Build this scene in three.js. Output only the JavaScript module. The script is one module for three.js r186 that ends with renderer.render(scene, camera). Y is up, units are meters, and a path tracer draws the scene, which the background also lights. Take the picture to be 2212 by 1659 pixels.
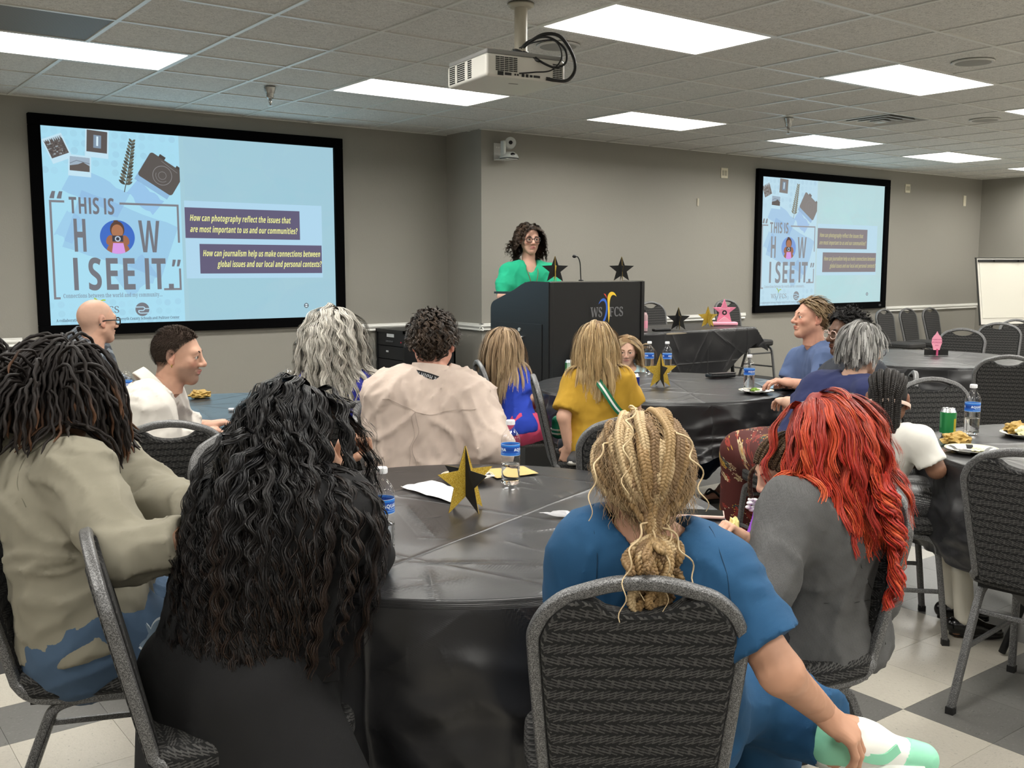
import * as THREE from 'three';
import { RoundedBoxGeometry } from 'three/addons/geometries/RoundedBoxGeometry.js';
import { mergeGeometries, mergeVertices } from 'three/addons/utils/BufferGeometryUtils.js';
import { RectAreaLightUniformsLib } from 'three/addons/lights/RectAreaLightUniformsLib.js';
import { ImprovedNoise } from 'three/addons/math/ImprovedNoise.js';

// ---------------------------------------------------------------- camera, light, exposure
const scene = new THREE.Scene();
scene.background = new THREE.Color(0x000000);
const camera = new THREE.PerspectiveCamera(42.04, 2212 / 1659, 0.05, 60);
camera.position.set(0, 1.47, 0);
camera.rotation.order = 'YXZ';
camera.rotation.set(THREE.MathUtils.degToRad(-6.70), THREE.MathUtils.degToRad(-36.97), 0);
const renderer = new THREE.WebGLRenderer({ antialias: true });
renderer.toneMapping = THREE.LinearToneMapping;
renderer.toneMappingExposure = 1.0;
renderer.shadowMap.enabled = true;
RectAreaLightUniformsLib.init();
const TROFFER_LIGHT = 20, TROFFER_GLOW = 11, SCREEN_LIGHT = 0.8, SCREEN_GLOW = 1.0;
const LAMP_COLOR = new THREE.Color(1, 0.975, 0.92);

// ---------------------------------------------------------------- helpers
const PI = Math.PI, V3 = (x, y, z) => new THREE.Vector3(x, y, z);
let seedState = 1234567;
const reseed = n => { seedState = (n * 2654435761) >>> 0 || 1; };
const rnd = () => { seedState ^= seedState << 13; seedState >>>= 0; seedState ^= seedState >>> 17; seedState ^= seedState << 5; seedState >>>= 0; return seedState / 4294967296; };
const rr = (a, b) => a + (b - a) * rnd();
const clamp = (x, a, b) => Math.min(b, Math.max(a, x)), mixn = (a, b, t) => a + (b - a) * t;
const sstep = (a, b, x) => { const t = clamp((x - a) / (b - a), 0, 1); return t * t * (3 - 2 * t); };
const perlin = new ImprovedNoise(), pn = (x, y, z) => perlin.noise(x + 71.3, y + 37.7, z + 13.1);
const lin = hex => new THREE.Color(hex);
function mat(color, rough = 0.8, extra = {}) {
  const phys = ['transmission', 'sheen', 'clearcoat', 'ior', 'thickness', 'specularIntensity', 'anisotropy'].some(k => k in extra);
  return new (phys ? THREE.MeshPhysicalMaterial : THREE.MeshStandardMaterial)({ color, roughness: rough, ...extra });
}
const taken = {};
function uniqueName(n) { if (!(n in taken)) { taken[n] = 0; return n; } taken[n]++; return n + '_' + String(taken[n]).padStart(3, '0'); }
function thing(name, label, category, group, pos, turn) {
  const o = new THREE.Group(); o.name = uniqueName(name); o.userData = { label, category };
  if (group) o.userData.group = group;
  if (pos) o.position.set(...pos);
  if (turn) o.rotation.y = turn;
  scene.add(o); return o;
}
function struct(name) { const o = new THREE.Group(); o.name = uniqueName(name); o.userData = { kind: 'structure' }; scene.add(o); return o; }
function part(name, geo, m, parent, label) {
  const o = new THREE.Mesh(geo, m); o.name = name; o.castShadow = o.receiveShadow = true;
  if (label) o.userData.label = label;
  (parent || scene).add(o); return o;
}
function copyOf(src, label, pos, turn) {
  const c = src.clone(); c.userData = { ...src.userData }; c.name = uniqueName(src.name.replace(/_\d{3}$/, ''));
  if (label) c.userData.label = label;
  if (pos) c.position.set(...pos);
  c.rotation.set(0, turn || 0, 0); scene.add(c); return c;
}
function clean(g) { // position + normal + uv only, indexed
  const o = new THREE.BufferGeometry();
  if (!g.attributes.normal) g.computeVertexNormals();
  for (const k of ['position', 'normal', 'uv']) if (g.attributes[k]) o.setAttribute(k, g.attributes[k]);
  if (!o.attributes.uv) o.setAttribute('uv', new THREE.BufferAttribute(new Float32Array(o.attributes.position.count * 2), 2));
  if (g.index) o.setIndex(g.index); else o.setIndex([...Array(o.attributes.position.count).keys()]);
  return o;
}
const merge = list => mergeGeometries(list.map(clean), false);
const bx = (w, h, d, x = 0, y = 0, z = 0) => new THREE.BoxGeometry(w, h, d).translate(x, y, z);
const rbx = (w, h, d, r, x = 0, y = 0, z = 0, s = 2) => new RoundedBoxGeometry(w, h, d, s, r).translate(x, y, z);
const cyl = (r1, r2, h, x = 0, y = 0, z = 0, n = 24) => new THREE.CylinderGeometry(r1, r2, h, n).translate(x, y, z);
const lathe = (pts, n = 32) => new THREE.LatheGeometry(pts.map(p => new THREE.Vector2(p[0], p[1])), n);
const ball = (r, x, y, z, n = 16) => new THREE.SphereGeometry(r, n, Math.ceil(n * 0.7)).translate(x, y, z);
// sweep: a profile (list of [a,b], closed) along points; uv in metres
function sweep(pts, profile, closed = false, up = null, scaleAt = null) {
  const P = pts.map(p => p.isVector3 ? p : V3(...p)), n = P.length, m = profile.length, pos = [], uv = [], idx = [];
  let nrm = null, len = 0; const plen = [0];
  for (let k = 0; k < m; k++) { const a = profile[k], b = profile[(k + 1) % m]; plen.push(plen[k] + Math.hypot(a[0] - b[0], a[1] - b[1])); }
  const rings = closed ? n + 1 : n;
  for (let i = 0; i < rings; i++) {
    const p = P[i % n], a = P[closed ? (i - 1 + n) % n : Math.max(0, i - 1)], b = P[closed ? (i + 1) % n : Math.min(n - 1, i + 1)];
    const t = b.clone().sub(a).normalize();
    if (up) nrm = up.clone(); else if (!nrm) nrm = Math.abs(t.y) < 0.9 ? V3(0, 1, 0) : V3(1, 0, 0);
    nrm = nrm.clone().addScaledVector(t, -nrm.dot(t)).normalize();
    const bi = t.clone().cross(nrm), s = scaleAt ? scaleAt(i / (rings - 1)) : 1;
    if (i) len += p.distanceTo(P[(i - 1) % n]);
    for (let k = 0; k <= m; k++) { const q = profile[k % m]; pos.push(p.x + (nrm.x * q[0] + bi.x * q[1]) * s, p.y + (nrm.y * q[0] + bi.y * q[1]) * s, p.z + (nrm.z * q[0] + bi.z * q[1]) * s); uv.push(len, plen[k]); }
  }
  for (let i = 0; i < rings - 1; i++) for (let k = 0; k < m; k++) { const a = i * (m + 1) + k, b = a + m + 1; idx.push(a, a + 1, b, a + 1, b + 1, b); }
  if (!closed) for (const [e, f] of [[0, 0], [rings - 1, 1]]) {
    const c = pos.length / 3; const p = P[e]; pos.push(p.x, p.y, p.z); uv.push(0, 0);
    for (let k = 0; k < m; k++) { const a = e * (m + 1) + k; f ? idx.push(c, a, a + 1) : idx.push(c, a + 1, a); }
  }
  const g = new THREE.BufferGeometry(); g.setAttribute('position', new THREE.Float32BufferAttribute(pos, 3)); g.setAttribute('uv', new THREE.Float32BufferAttribute(uv, 2)); g.setIndex(idx); g.computeVertexNormals(); return g;
}
const circleProfile = (r, n = 8, r2 = r) => [...Array(n).keys()].map(i => [r * Math.cos(i / n * 2 * PI), r2 * Math.sin(i / n * 2 * PI)]);
const rectProfile = (a, b, c = 0.004) => [[a, b - c], [a - c, b], [-a + c, b], [-a, b - c], [-a, -b + c], [-a + c, -b], [a - c, -b], [a, -b + c]];
const curvePts = (pts, n, closed = false, tension = 0.5) => new THREE.CatmullRomCurve3(pts.map(p => p.isVector3 ? p : V3(...p)), closed, 'catmullrom', tension).getPoints(n);
const tubeG = (pts, r, n = 16, sides = 8) => sweep(n ? curvePts(pts, n) : pts, circleProfile(r, sides));
function extr(shape, depth, bevel = 0, seg = 2, curve = 12) {
  return new THREE.ExtrudeGeometry(shape, { depth, bevelEnabled: bevel > 0, bevelThickness: bevel, bevelSize: bevel, bevelOffset: -bevel, bevelSegments: seg, curveSegments: curve });
}
const poly = pts => new THREE.Shape(pts.map(p => new THREE.Vector2(p[0], p[1])));
// ---------------------------------------------------------------- textures
function canvasTex(w, h, draw, repeat, srgb = true) {
  const c = document.createElement('canvas'); c.width = w; c.height = h; draw(c.getContext('2d'), w, h);
  const t = new THREE.CanvasTexture(c); if (srgb) t.colorSpace = THREE.SRGBColorSpace;
  if (repeat) { t.wrapS = t.wrapT = THREE.RepeatWrapping; t.repeat.set(repeat[0], repeat[1]); }
  return t;
}
function dataTex(n, fn, repeat, srgb = true) { // fn(u,v) -> [r,g,b] 0..255, tile-able if fn is
  const d = new Uint8Array(n * n * 4);
  for (let y = 0; y < n; y++) for (let x = 0; x < n; x++) { const c = fn(x / n, y / n, x, y), k = (y * n + x) * 4; d[k] = c[0]; d[k + 1] = c[1]; d[k + 2] = c[2]; d[k + 3] = 255; }
  const t = new THREE.DataTexture(d, n, n); t.magFilter = THREE.LinearFilter; t.minFilter = THREE.LinearFilter; if (srgb) t.colorSpace = THREE.SRGBColorSpace;
  t.wrapS = t.wrapT = THREE.RepeatWrapping; if (repeat) t.repeat.set(repeat[0], repeat[1]); t.needsUpdate = true; return t;
}
// value noise that tiles
function tileNoise(cells, seed) {
  reseed(seed); const g = new Float32Array(cells * cells).map(() => rnd());
  return (u, v) => { const x = ((u % 1) + 1) % 1 * cells, y = ((v % 1) + 1) % 1 * cells, i = Math.floor(x), j = Math.floor(y), s = t => t * t * (3 - 2 * t), fx = s(x - i), fy = s(y - j), at = (a, b) => g[((b + cells) % cells) * cells + ((a + cells) % cells)];
    return mixn(mixn(at(i, j), at(i + 1, j), fx), mixn(at(i, j + 1), at(i + 1, j + 1), fx), fy); };
}
const grey = v => { const k = clamp(v, 0, 255); return [k, k, k]; };
// ---------------------------------------------------------------- the room
const T = 0.6096, HC = 2.744, GX = i => (i + 5.63) * T, GZ = j => -(j + 6.103) * T;
const X0 = -3.2, X1 = 14.55, ZL = -8.39, ZR = -7.80, ZB = 4.2, XC = 5.51, STAGE = 0.2;
const plasterN = [tileNoise(64, 3), tileNoise(16, 4)];
const wallBump = dataTex(256, (u, v) => grey(128 + 70 * (plasterN[0](u, v) - 0.5) + 40 * (plasterN[1](u, v) - 0.5)), [2, 2], false);
const wallMat = mat(0xffffff, 0.62, { bumpMap: wallBump, bumpScale: 0.0012 }); wallMat.color.setRGB(0.275, 0.262, 0.23);
const whitePaint = mat(0xe9e8e2, 0.35);
const blackFrame = mat(0x030304, 0.95, { specularIntensity: 0.15 });
function wall(name, w, h, x, y, z, ry = 0) { const g = new THREE.BoxGeometry(w, h, 0.12); const p = g.attributes.position, u = g.attributes.uv; for (let i = 0; i < p.count; i++) u.setXY(i, p.getX(i), p.getY(i)); g.translate(0, 0, -0.06);
  const o = part(uniqueName(name), g, wallMat); o.position.set(x, y, z); o.rotation.y = ry; o.userData.kind = 'structure'; return o; }
const HW = HC + 0.1;
wall('wall_back_left', XC - X0, HW, (XC + X0) / 2, HW / 2, ZL);
wall('wall_back_right', X1 - XC - 0.12, HW, (X1 + XC + 0.12) / 2, HW / 2, ZR);
wall('wall_return', ZR - ZL, HW, XC, HW / 2, (ZL + ZR) / 2, -PI / 2);
wall('wall_right', ZB - ZR + 0.2, HW, X1, HW / 2, (ZB + ZR) / 2, -PI / 2);
wall('wall_left', ZB - ZL + 0.2, HW, X0, HW / 2, (ZB + ZL) / 2, PI / 2);
wall('wall_front', X1 - X0, HW, (X1 + X0) / 2, HW / 2, ZB, PI);
// floor: 12-inch vinyl tiles on a slab
{
  const fl = struct('floor'), F = 0.3048, ox = 2.965, oz = -1.764;
  part('slab', bx(X1 - X0 + 0.3, 0.1, ZB - ZL + 0.3, (X1 + X0) / 2, -0.0545, (ZB + ZL) / 2), mat(0x55524c, 0.9), fl);
  const n1 = tileNoise(48, 5), n2 = tileNoise(7, 6);
  const vinyl = (base, fleck, amt, seed) => { reseed(seed); const flecks = [...Array(90).keys()].map(() => [rnd(), rnd(), rr(0.004, 0.03), rr(-0.5, 0.5), rnd()]);
    return canvasTex(256, 256, (c, w, h) => {
      c.fillStyle = `rgb(${base})`; c.fillRect(0, 0, w, h);
      for (let i = 0; i < 2600; i++) { const k = rnd() < 0.5 ? 255 : 0; c.fillStyle = `rgba(${k},${k},${k},${rr(0.01, 0.05)})`; c.fillRect(rnd() * w, rnd() * h, rr(2, 9), rr(1, 3)); }
      for (const [u, v, l, a, b] of flecks) { c.strokeStyle = `rgba(${b < 0.7 ? fleck : '40,40,36'},${amt * (0.4 + b * 0.6)})`; c.lineWidth = 0.6 + b * 1.8; c.beginPath(); c.moveTo(u * w, v * h); c.lineTo((u + l * Math.cos(a)) * w, (v + l * Math.sin(a)) * h); c.stroke(); }
    }); };
  const kinds = [[vinyl('98,97,94', '180,179,173', 0.55, 21), 0], [vinyl('102,101,98', '180,179,173', 0.55, 22), 0], [vinyl('170,165,154', '120,112,98', 0.35, 23), 1], [vinyl('175,170,158', '120,112,98', 0.35, 24), 1], [vinyl('32,32,33', '110,110,110', 0.4, 25), 2]];
  const mats = kinds.map(k => mat(0xffffff, 0.3, { map: k[0] }));
  const colourAt = (i, j) => { // i along x, j along z from the corner seen by the right-hand chair leg
    const X = ox + (i + 0.5) * F, Z = oz + (j + 0.5) * F;
    if (X < 1.7 && Z < -3.4) { const q = Math.floor((-3.55 - Z) / F + 0.02) ; return Z > -3.55 ? 0 : q % 3 === 0 ? 2 : q % 3 === 1 ? 4 : 2; }
    return ((Math.floor(i / 3) + Math.floor(j / 3)) & 1) ? 2 : 0; };
  const tg = new THREE.BoxGeometry(F - 0.0012, 0.004, F - 0.0012).translate(0, -0.002, 0);
  const cells = [], rest = [[], [], [], [], []];
  const fwd = [0.6014, -0.7989];
  for (let i = Math.ceil((X0 - ox) / F); ox + (i + 1) * F < X1; i++) for (let j = Math.ceil((ZL - oz) / F); oz + (j + 1) * F < ZB; j++) {
    const X = ox + (i + 0.5) * F, Z = oz + (j + 0.5) * F; if (Z < ZR && X > XC - 0.15) continue;
    const d = X * fwd[0] + Z * fwd[1], lat = X * 0.7989 + Z * 0.6014, k = colourAt(i, j);
    const inView = d > 1.2 && Math.abs(lat) < d * 0.56 + 0.3;
    cells.push({ X, Z, k: k === 4 ? 4 : k + ((i * 7 + j * 13) & 1), d, r: ((i * 5 + j * 3) & 3), score: inView ? d : 100 + d * d });
  }
  cells.sort((a, b) => a.score - b.score);
  cells.forEach((c, n) => {
    if (n < 300) { const o = part('tile', tg, mats[c.k], fl); o.position.set(c.X, 0, c.Z); o.rotation.y = c.r * PI / 2; }
    else rest[c.k].push(tg.clone().rotateY(c.r * PI / 2).translate(c.X, 0, c.Z));
  });
  rest.forEach((l, k) => { if (l.length) { const o = part('far_tiles', merge(l), mats[k], fl); o.userData.kind = 'stuff'; } });
}
// stage behind the lectern
{
  const st = struct('floor_stage');
  part('platform', bx(9.35 - 4.35, STAGE, 7.79 - 5.62, (9.35 + 4.35) / 2, STAGE / 2, -(7.79 + 5.62) / 2), mat(0x2e2d2b, 0.9), st);
}
// ceiling
const troffers = [];
{
  const ce = struct('ceiling');
  part('deck', bx(X1 - X0 + 0.3, 0.08, ZB - ZL + 0.3, (X1 + X0) / 2, HC + 0.34, (ZB + ZL) / 2), mat(0x8a8a88, 0.9), ce);
  for (const [w, d, x, z] of [[X1 - X0, 0.1, (X1 + X0) / 2, ZL - 0.05], [X1 - X0, 0.1, (X1 + X0) / 2, ZB + 0.05], [0.1, ZB - ZL, X0 - 0.05, (ZB + ZL) / 2], [0.1, ZB - ZL, X1 + 0.05, (ZB + ZL) / 2]]) part('plenum_side', bx(w, 0.34, d, x, HC + 0.2, z), mat(0x8a8a88, 0.9), ce);
  const ca = tileNoise(96, 31), cb = tileNoise(33, 32), cc2 = tileNoise(140, 33);
  const tileTex = [0, 1].map(s => dataTex(512, (u, v) => { let k = 212 + 22 * (ca(u, v + s * 0.37) - 0.5) + 10 * (cb(u, v) - 0.5); const w = ca(u * 1 + 0.3 * cb(u, v), v * 1 + s * 0.51), p = cc2(u + s * 0.3, v); if (w > 0.62 && p > 0.56) k -= 44 * Math.min(1, (p - 0.56) * 7); return [k, k * 0.992, k * 0.965]; }));
  const tileMats = tileTex.map(t => mat(0xffffff, 0.95, { map: t, bumpMap: t, bumpScale: 0.0015 }));
  const barMat = mat(0xd8d8d2, 0.38);
  const tg = bx(T - 0.006, 0.016, T - 0.006, 0, 0.013, 0);
  { const u = tg.attributes.uv, p = tg.attributes.position; for (let i = 0; i < p.count; i++) u.setXY(i, p.getX(i) / T + 0.5, p.getZ(i) / T + 0.5); }
  const I0 = Math.floor(X0 / T - 5.63), I1 = Math.ceil(X1 / T - 5.63), J0 = Math.floor(-ZB / T - 6.103), J1 = 7;
  const isLight = (i, j) => ((i % 4) + 4) % 4 < 2 && ((j % 4) + 4) % 4 === 0 && i >= I0 + 1 && j >= -12;
  const taken = new Set(['7,2', '-4,3']);
  const list = [];
  for (let i = I0; i < I1; i++) for (let j = J0; j <= J1; j++) {
    if (isLight(i, j)) { if (((i % 4) + 4) % 4 === 0 && GX(i + 2) < X1) troffers.push([i, j]); if (!(((i % 4) + 4) % 4 === 1 && i - 1 < I0 + 1)) continue; }
    if (taken.has(i + ',' + j)) continue;
    const xa = Math.max(GX(i), X0), xb = Math.min(GX(i + 1), X1), zlim = (GX(i) > XC ? ZR : ZL), za = Math.min(GZ(j), ZB), zb = Math.max(GZ(j + 1), zlim);
    if (xb - xa < 0.02 || za - zb < 0.02) continue;
    const X = (xa + xb) / 2, Z = (za + zb) / 2, d = X * 0.6014 - Z * 0.7989, lat = X * 0.7989 + Z * 0.6014;
    const vis = d > 1 && Math.abs(lat) < d * 0.55 && (HC - 1.47) / d < 0.51 + 0.12;
    list.push({ X, Z, sx: (xb - xa) / T, sz: (za - zb) / T, i, j, score: vis ? d : 100 + d * d });
  }
  list.sort((a, b) => a.score - b.score);
  const rest = [[], []];
  list.forEach((c, n) => { const k = (c.i * 3 + c.j * 5) & 1;
    if (n < 300) { const o = part('ceiling_tile', tg, tileMats[k], ce); o.position.set(c.X, HC, c.Z); o.scale.set(c.sx, 1, c.sz); }
    else rest[k].push(tg.clone().scale(c.sx, 1, c.sz).translate(c.X, HC, c.Z)); });
  rest.forEach((l, k) => { if (l.length) { const o = part('far_tiles', merge(l), tileMats[k], ce); o.userData.kind = 'stuff'; } });
  for (let i = I0 + 1; i < I1; i++) { const x = GX(i), zl = x > XC ? ZR : ZL; if (x < X0 + 0.05 || x > X1 - 0.05) continue; let z1 = ZB; const cutAt = ((i % 4) + 4) % 4 === 1 ? troffers.filter(t => t[0] === i - 1).map(t => t[1]).sort((p, q) => p - q) : []; for (const j of [...cutAt, null]) { const z0 = j === null ? zl : GZ(j) + 0.002; if (z1 - z0 > 0.03) part('grid_bar', bx(0.024, 0.012, z1 - z0, x, HC + 0.004, (z1 + z0) / 2), barMat, ce); if (j !== null) z1 = GZ(j + 1) - 0.002; } }
  for (let j = J0 + 1; j <= J1 + 1; j++) { const z = GZ(j), xr = z < ZR ? XC : X1; if (z > ZB || z < ZL) continue; part('grid_bar', bx(xr - X0, 0.0118, 0.024, (xr + X0) / 2, HC + 0.0041, z), barMat, ce); }
  // wall angle along the visible walls
  const ang = (x1, z1, x2, z2) => part('wall_angle', bx(Math.abs(x2 - x1) + 0.02, 0.012, Math.abs(z2 - z1) + 0.02, (x1 + x2) / 2, HC + 0.003, (z1 + z2) / 2), barMat, ce);
  ang(X0, ZL, XC, ZL); ang(XC, ZR, X1, ZR); ang(X1, ZR, X1, ZB);
}
// recessed lights
{
  const pan = mat(0xf4f3ee, 0.45), frameM = mat(0xe4e3dd, 0.4);
  const glow = mat(0xffffff, 0.6, { emissive: LAMP_COLOR.clone(), emissiveIntensity: TROFFER_GLOW });
  const W = 2 * T - 0.03, D = T - 0.03, w = W - 0.1, d = D - 0.17, H = 0.085;
  const quad = (a, b, c, e) => { const g = new THREE.BufferGeometry(); g.setAttribute('position', new THREE.Float32BufferAttribute([...a, ...b, ...c, ...e], 3)); g.setAttribute('uv', new THREE.Float32BufferAttribute([0, 0, 1, 0, 1, 1, 0, 1], 2)); g.setIndex([0, 1, 2, 0, 2, 3, 2, 1, 0, 3, 2, 0]); g.computeVertexNormals(); return g; };
  const slope = (o1, o2, i1, i2) => { const th = 0.004, up = p => [p[0], p[1] + th, p[2]]; const g = merge([quad(o1, o2, i2, i1), quad(up(o1), up(o2), up(i2), up(i1))].map(q => { q.setIndex([0, 1, 2, 0, 2, 3]); q.computeVertexNormals(); return q; })); return g; };
  const O = [[-W / 2, 0, D / 2], [W / 2, 0, D / 2], [W / 2, 0, -D / 2], [-W / 2, 0, -D / 2]], I = [[-w / 2, H, d / 2], [w / 2, H, d / 2], [w / 2, H, -d / 2], [-w / 2, H, -d / 2]];
  const sides = [0, 1, 2, 3].map(k => slope(O[k], O[(k + 1) % 4], I[k], I[(k + 1) % 4]));
  const frameG = merge([bx(W + 0.02, 0.012, 0.014, 0, 0.004, D / 2), bx(W + 0.02, 0.012, 0.014, 0, 0.004, -D / 2), bx(0.014, 0.012, D, W / 2, 0.004, 0), bx(0.014, 0.012, D, -W / 2, 0.004, 0)]);
  const diffG = bx(w, 0.01, d, 0, H + 0.006, 0), backG = bx(W, 0.01, D, 0, H + 0.03, 0);
  const labels = { '0,0': 'largest bright recessed ceiling light, just right of the hanging projector', '0,4': 'recessed ceiling light below and left of the hanging projector', '4,4': 'recessed ceiling light over the lectern', '4,0': 'recessed ceiling light between the large light and the round speaker at the right', '8,4': 'recessed ceiling light just above the smaller projection screen', '12,4': 'recessed ceiling light near the right end of the back wall', '-4,4': 'recessed ceiling light above the larger projection screen at the left edge', '8,0': 'recessed ceiling light cut off by the right edge, above the far round speaker', '16,4': 'farthest recessed ceiling light, at the right edge by the room corner' };
  for (const [i, j] of troffers) {
    const key = i + ',' + j, o = thing('ceiling_light', labels[key] || 'recessed ceiling light over the part of the room outside the picture', 'light', 'recessed ceiling lights', [GX(i + 1), HC, GZ(j + 0.5)]);
    part('frame', frameG, frameM, o); sides.forEach(s => part('reflector', s, pan, o)); part('diffuser', diffG, glow, o); part('housing', backG, pan, o);
    const L = new THREE.RectAreaLight(LAMP_COLOR, TROFFER_LIGHT, w * 0.99, d * 0.99); L.name = 'lamp'; L.position.set(0, H - 0.004, 0); L.rotation.x = -PI / 2; L.castShadow = true; o.add(L);
  }
}
// chair rail
{
  const prof = [[0, 0], [0, 0.022], [0.012, 0.026], [0.016, 0.02], [0.028, 0.018], [0.034, 0.03], [0.05, 0.034], [0.058, 0.026], [0.062, 0.03], [0.07, 0.03], [0.07, 0]];
  const rail = (n, pts) => { const g = sweep(pts.map(p => V3(p[0], 0.86, p[1])), prof.map(p => [p[0], p[1]]), false, V3(0, 1, 0)); const o = part(uniqueName(n), g, whitePaint); o.userData.kind = 'structure'; };
  rail('trim_1', [[X0, ZL], [1.6, ZL]]);
  rail('trim_2', [[4.42, ZL], [XC, ZL]]);
  rail('trim_3', [[XC, ZL + 0.03], [XC, ZR + 0.03]]);
  rail('trim_4', [[XC - 0.03, ZR], [9.3, ZR]]);
  rail('trim_5', [[12.2, ZR], [X1, ZR]]);
}
// ---------------------------------------------------------------- projection screens
function slideTexture(soft) {
  return canvasTex(2048, 1280, (c, W, H) => {
    const bg = soft ? ['#bcd8dc', '#c6e0e0', '#b0ccd6'] : ['#a4cbd8', '#aed4da', '#9cc2d2'];
    c.fillStyle = bg[0]; c.fillRect(0, 0, W, H);
    reseed(77); for (let i = 0; i < 60; i++) { c.fillStyle = rnd() < 0.5 ? bg[1] : bg[2]; c.globalAlpha = 0.05; c.beginPath(); c.ellipse(rr(850, W), rr(0, H), rr(150, 420), rr(80, 260), 0, 0, 7); c.fill(); } c.globalAlpha = 1;
    const LW = 880; c.fillStyle = soft ? '#bfdfee' : '#a8dcf0'; c.fillRect(0, 0, LW, H);
    // pale dotted ground
    for (let y = 30; y < H; y += 62) for (let x = 20; x < LW - 20; x += 62) { const e = (y < 330 || y > 1120) ? 0.22 : 0; if (!e) continue; c.fillStyle = `rgba(140,175,200,${e * rnd()})`; c.beginPath(); c.arc(x + rr(-9, 9), y + rr(-9, 9), 22, 0, 7); c.fill(); }
    // blue brush shapes
    const blob = (x, y, w, h, a, col) => { c.save(); c.translate(x, y); c.rotate(a); c.fillStyle = col; c.beginPath(); c.moveTo(-w, -h); for (let i = 1; i < 9; i++) c.lineTo(-w + w * 2 * i / 8, -h + rr(-9, 9)); c.lineTo(w, h); for (let i = 7; i >= 0; i--) c.lineTo(-w + w * 2 * i / 8, h + rr(-16, 16)); c.closePath(); c.fill(); c.restore(); };
    blob(330, 400, 190, 90, 0.5, 'rgba(134,172,220,.4)'); blob(480, 690, 330, 190, 0.35, 'rgba(128,164,214,.33)'); blob(560, 960, 120, 90, -0.6, 'rgba(128,164,214,.3)'); blob(640, 430, 110, 60, 0.7, 'rgba(128,160,222,.4)'); blob(150, 640, 60, 90, 0.5, 'rgba(134,172,220,.3)');
    const dark = soft ? '#8d8f94' : '#73757d', line = soft ? '#9b9da2' : '#7f8087';
    // instant photos
    const shot = (x, y, a, w, h, fn) => { c.save(); c.translate(x, y); c.rotate(a); c.fillStyle = '#c3e3f2'; c.fillRect(-w / 2 - 9, -h / 2 - 12, w + 18, h + 46); c.fillStyle = soft ? '#85807d' : '#5d5755'; c.fillRect(-w / 2, -h / 2, w, h); fn(w, h); c.restore(); };
    shot(95, 130, -0.4, 112, 118, (w, h) => { for (let i = 0; i < 60; i++) { c.fillStyle = ['#7b7470', '#4b4644', '#9aa6ab'][i % 3]; c.fillRect(rr(-w / 2, w / 2 - 12), rr(-h / 3, h / 2 - 12), rr(3, 12), rr(3, 10)); } c.fillStyle = '#b7cfdc'; for (let i = 0; i < 9; i++) { c.beginPath(); c.moveTo(-w / 2 + i * 13, -h / 2); c.lineTo(-w / 2 + i * 13 + 6, -h / 2 + rr(10, 34)); c.lineTo(-w / 2 + i * 13 + 13, -h / 2); c.fill(); } });
    shot(345, 80, 0.06, 128, 140, (w, h) => { c.fillStyle = '#8295a9'; c.fillRect(-22, -42, 48, 84); c.fillStyle = '#d8eef8'; c.fillRect(-4, -34, 12, 62); });
    shot(232, 232, 0.05, 122, 90, (w, h) => { c.fillStyle = '#9fb1c1'; c.fillRect(-w / 2, -h / 2, w, h); c.fillStyle = '#625b58'; c.beginPath(); c.moveTo(-w / 2, 14); c.lineTo(-10, 2); c.lineTo(20, -14); c.lineTo(w / 2, 8); c.lineTo(w / 2, h / 2); c.lineTo(-w / 2, h / 2); c.fill(); c.strokeStyle = '#77808c'; c.lineWidth = 4; c.beginPath(); c.moveTo(-w / 2, 0); c.lineTo(-20, -22); c.lineTo(w / 2, -8); c.stroke(); });
    // leaf sprig
    c.strokeStyle = soft ? '#81837a' : '#4d4d45'; c.lineWidth = 5; c.beginPath(); c.moveTo(505, 400); c.quadraticCurveTo(545, 240, 570, 60); c.stroke();
    for (let i = 0; i < 14; i++) { const t = i / 13, x = 514 + t * 54, y = 350 - t * 280; for (const q of [-1, 1]) { c.save(); c.translate(x, y); c.rotate(-PI / 2 + 0.12 + q * (1.05 - t * 0.35)); c.fillStyle = soft ? '#86887c' : ['#4b4a42', '#5c5b50', '#6f7064'][(i + (q > 0 ? 1 : 0)) % 3]; const L = 52 - t * 20, Wd = 13 - t * 3; c.beginPath(); c.moveTo(0, 0); c.quadraticCurveTo(L * 0.5, -Wd * 1.6, L, 0); c.quadraticCurveTo(L * 0.5, Wd * 1.6, 0, 0); c.fill(); c.restore(); } }
    // camera
    c.save(); c.translate(752, 265); c.rotate(0.55); c.fillStyle = 'rgba(120,150,200,.5)'; c.fillRect(-130, -60, 250, 190); c.fillStyle = soft ? '#888380' : '#5c5754'; c.beginPath(); c.roundRect(-128, -92, 262, 186, 20); c.fill(); c.fillStyle = soft ? '#7b7673' : '#4d4845'; c.fillRect(-70, -112, 44, 22); c.fillRect(62, -108, 30, 18); c.strokeStyle = '#8c8a8b'; c.lineWidth = 4; c.beginPath(); c.arc(14, 6, 64, 0, 7); c.stroke(); c.lineWidth = 3; c.beginPath(); c.arc(14, 6, 44, 0.4, 3); c.stroke(); c.beginPath(); c.arc(14, 6, 26, 0, 7); c.stroke(); c.beginPath(); c.moveTo(-40, -76); c.lineTo(90, -66); c.stroke(); c.restore();
    c.fillStyle = bg[0]; c.fillRect(LW, 0, 30, H);
    // frame of the title
    c.fillStyle = line; c.fillRect(34, 470, 92, 14); c.fillRect(34, 470, 14, 640); c.fillRect(34, 1096, 40, 14); c.fillRect(470, 470, 394, 14); c.fillRect(850, 470, 14, 262); c.fillRect(850, 910, 14, 140); c.fillRect(742, 1046, 122, 14);
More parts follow.
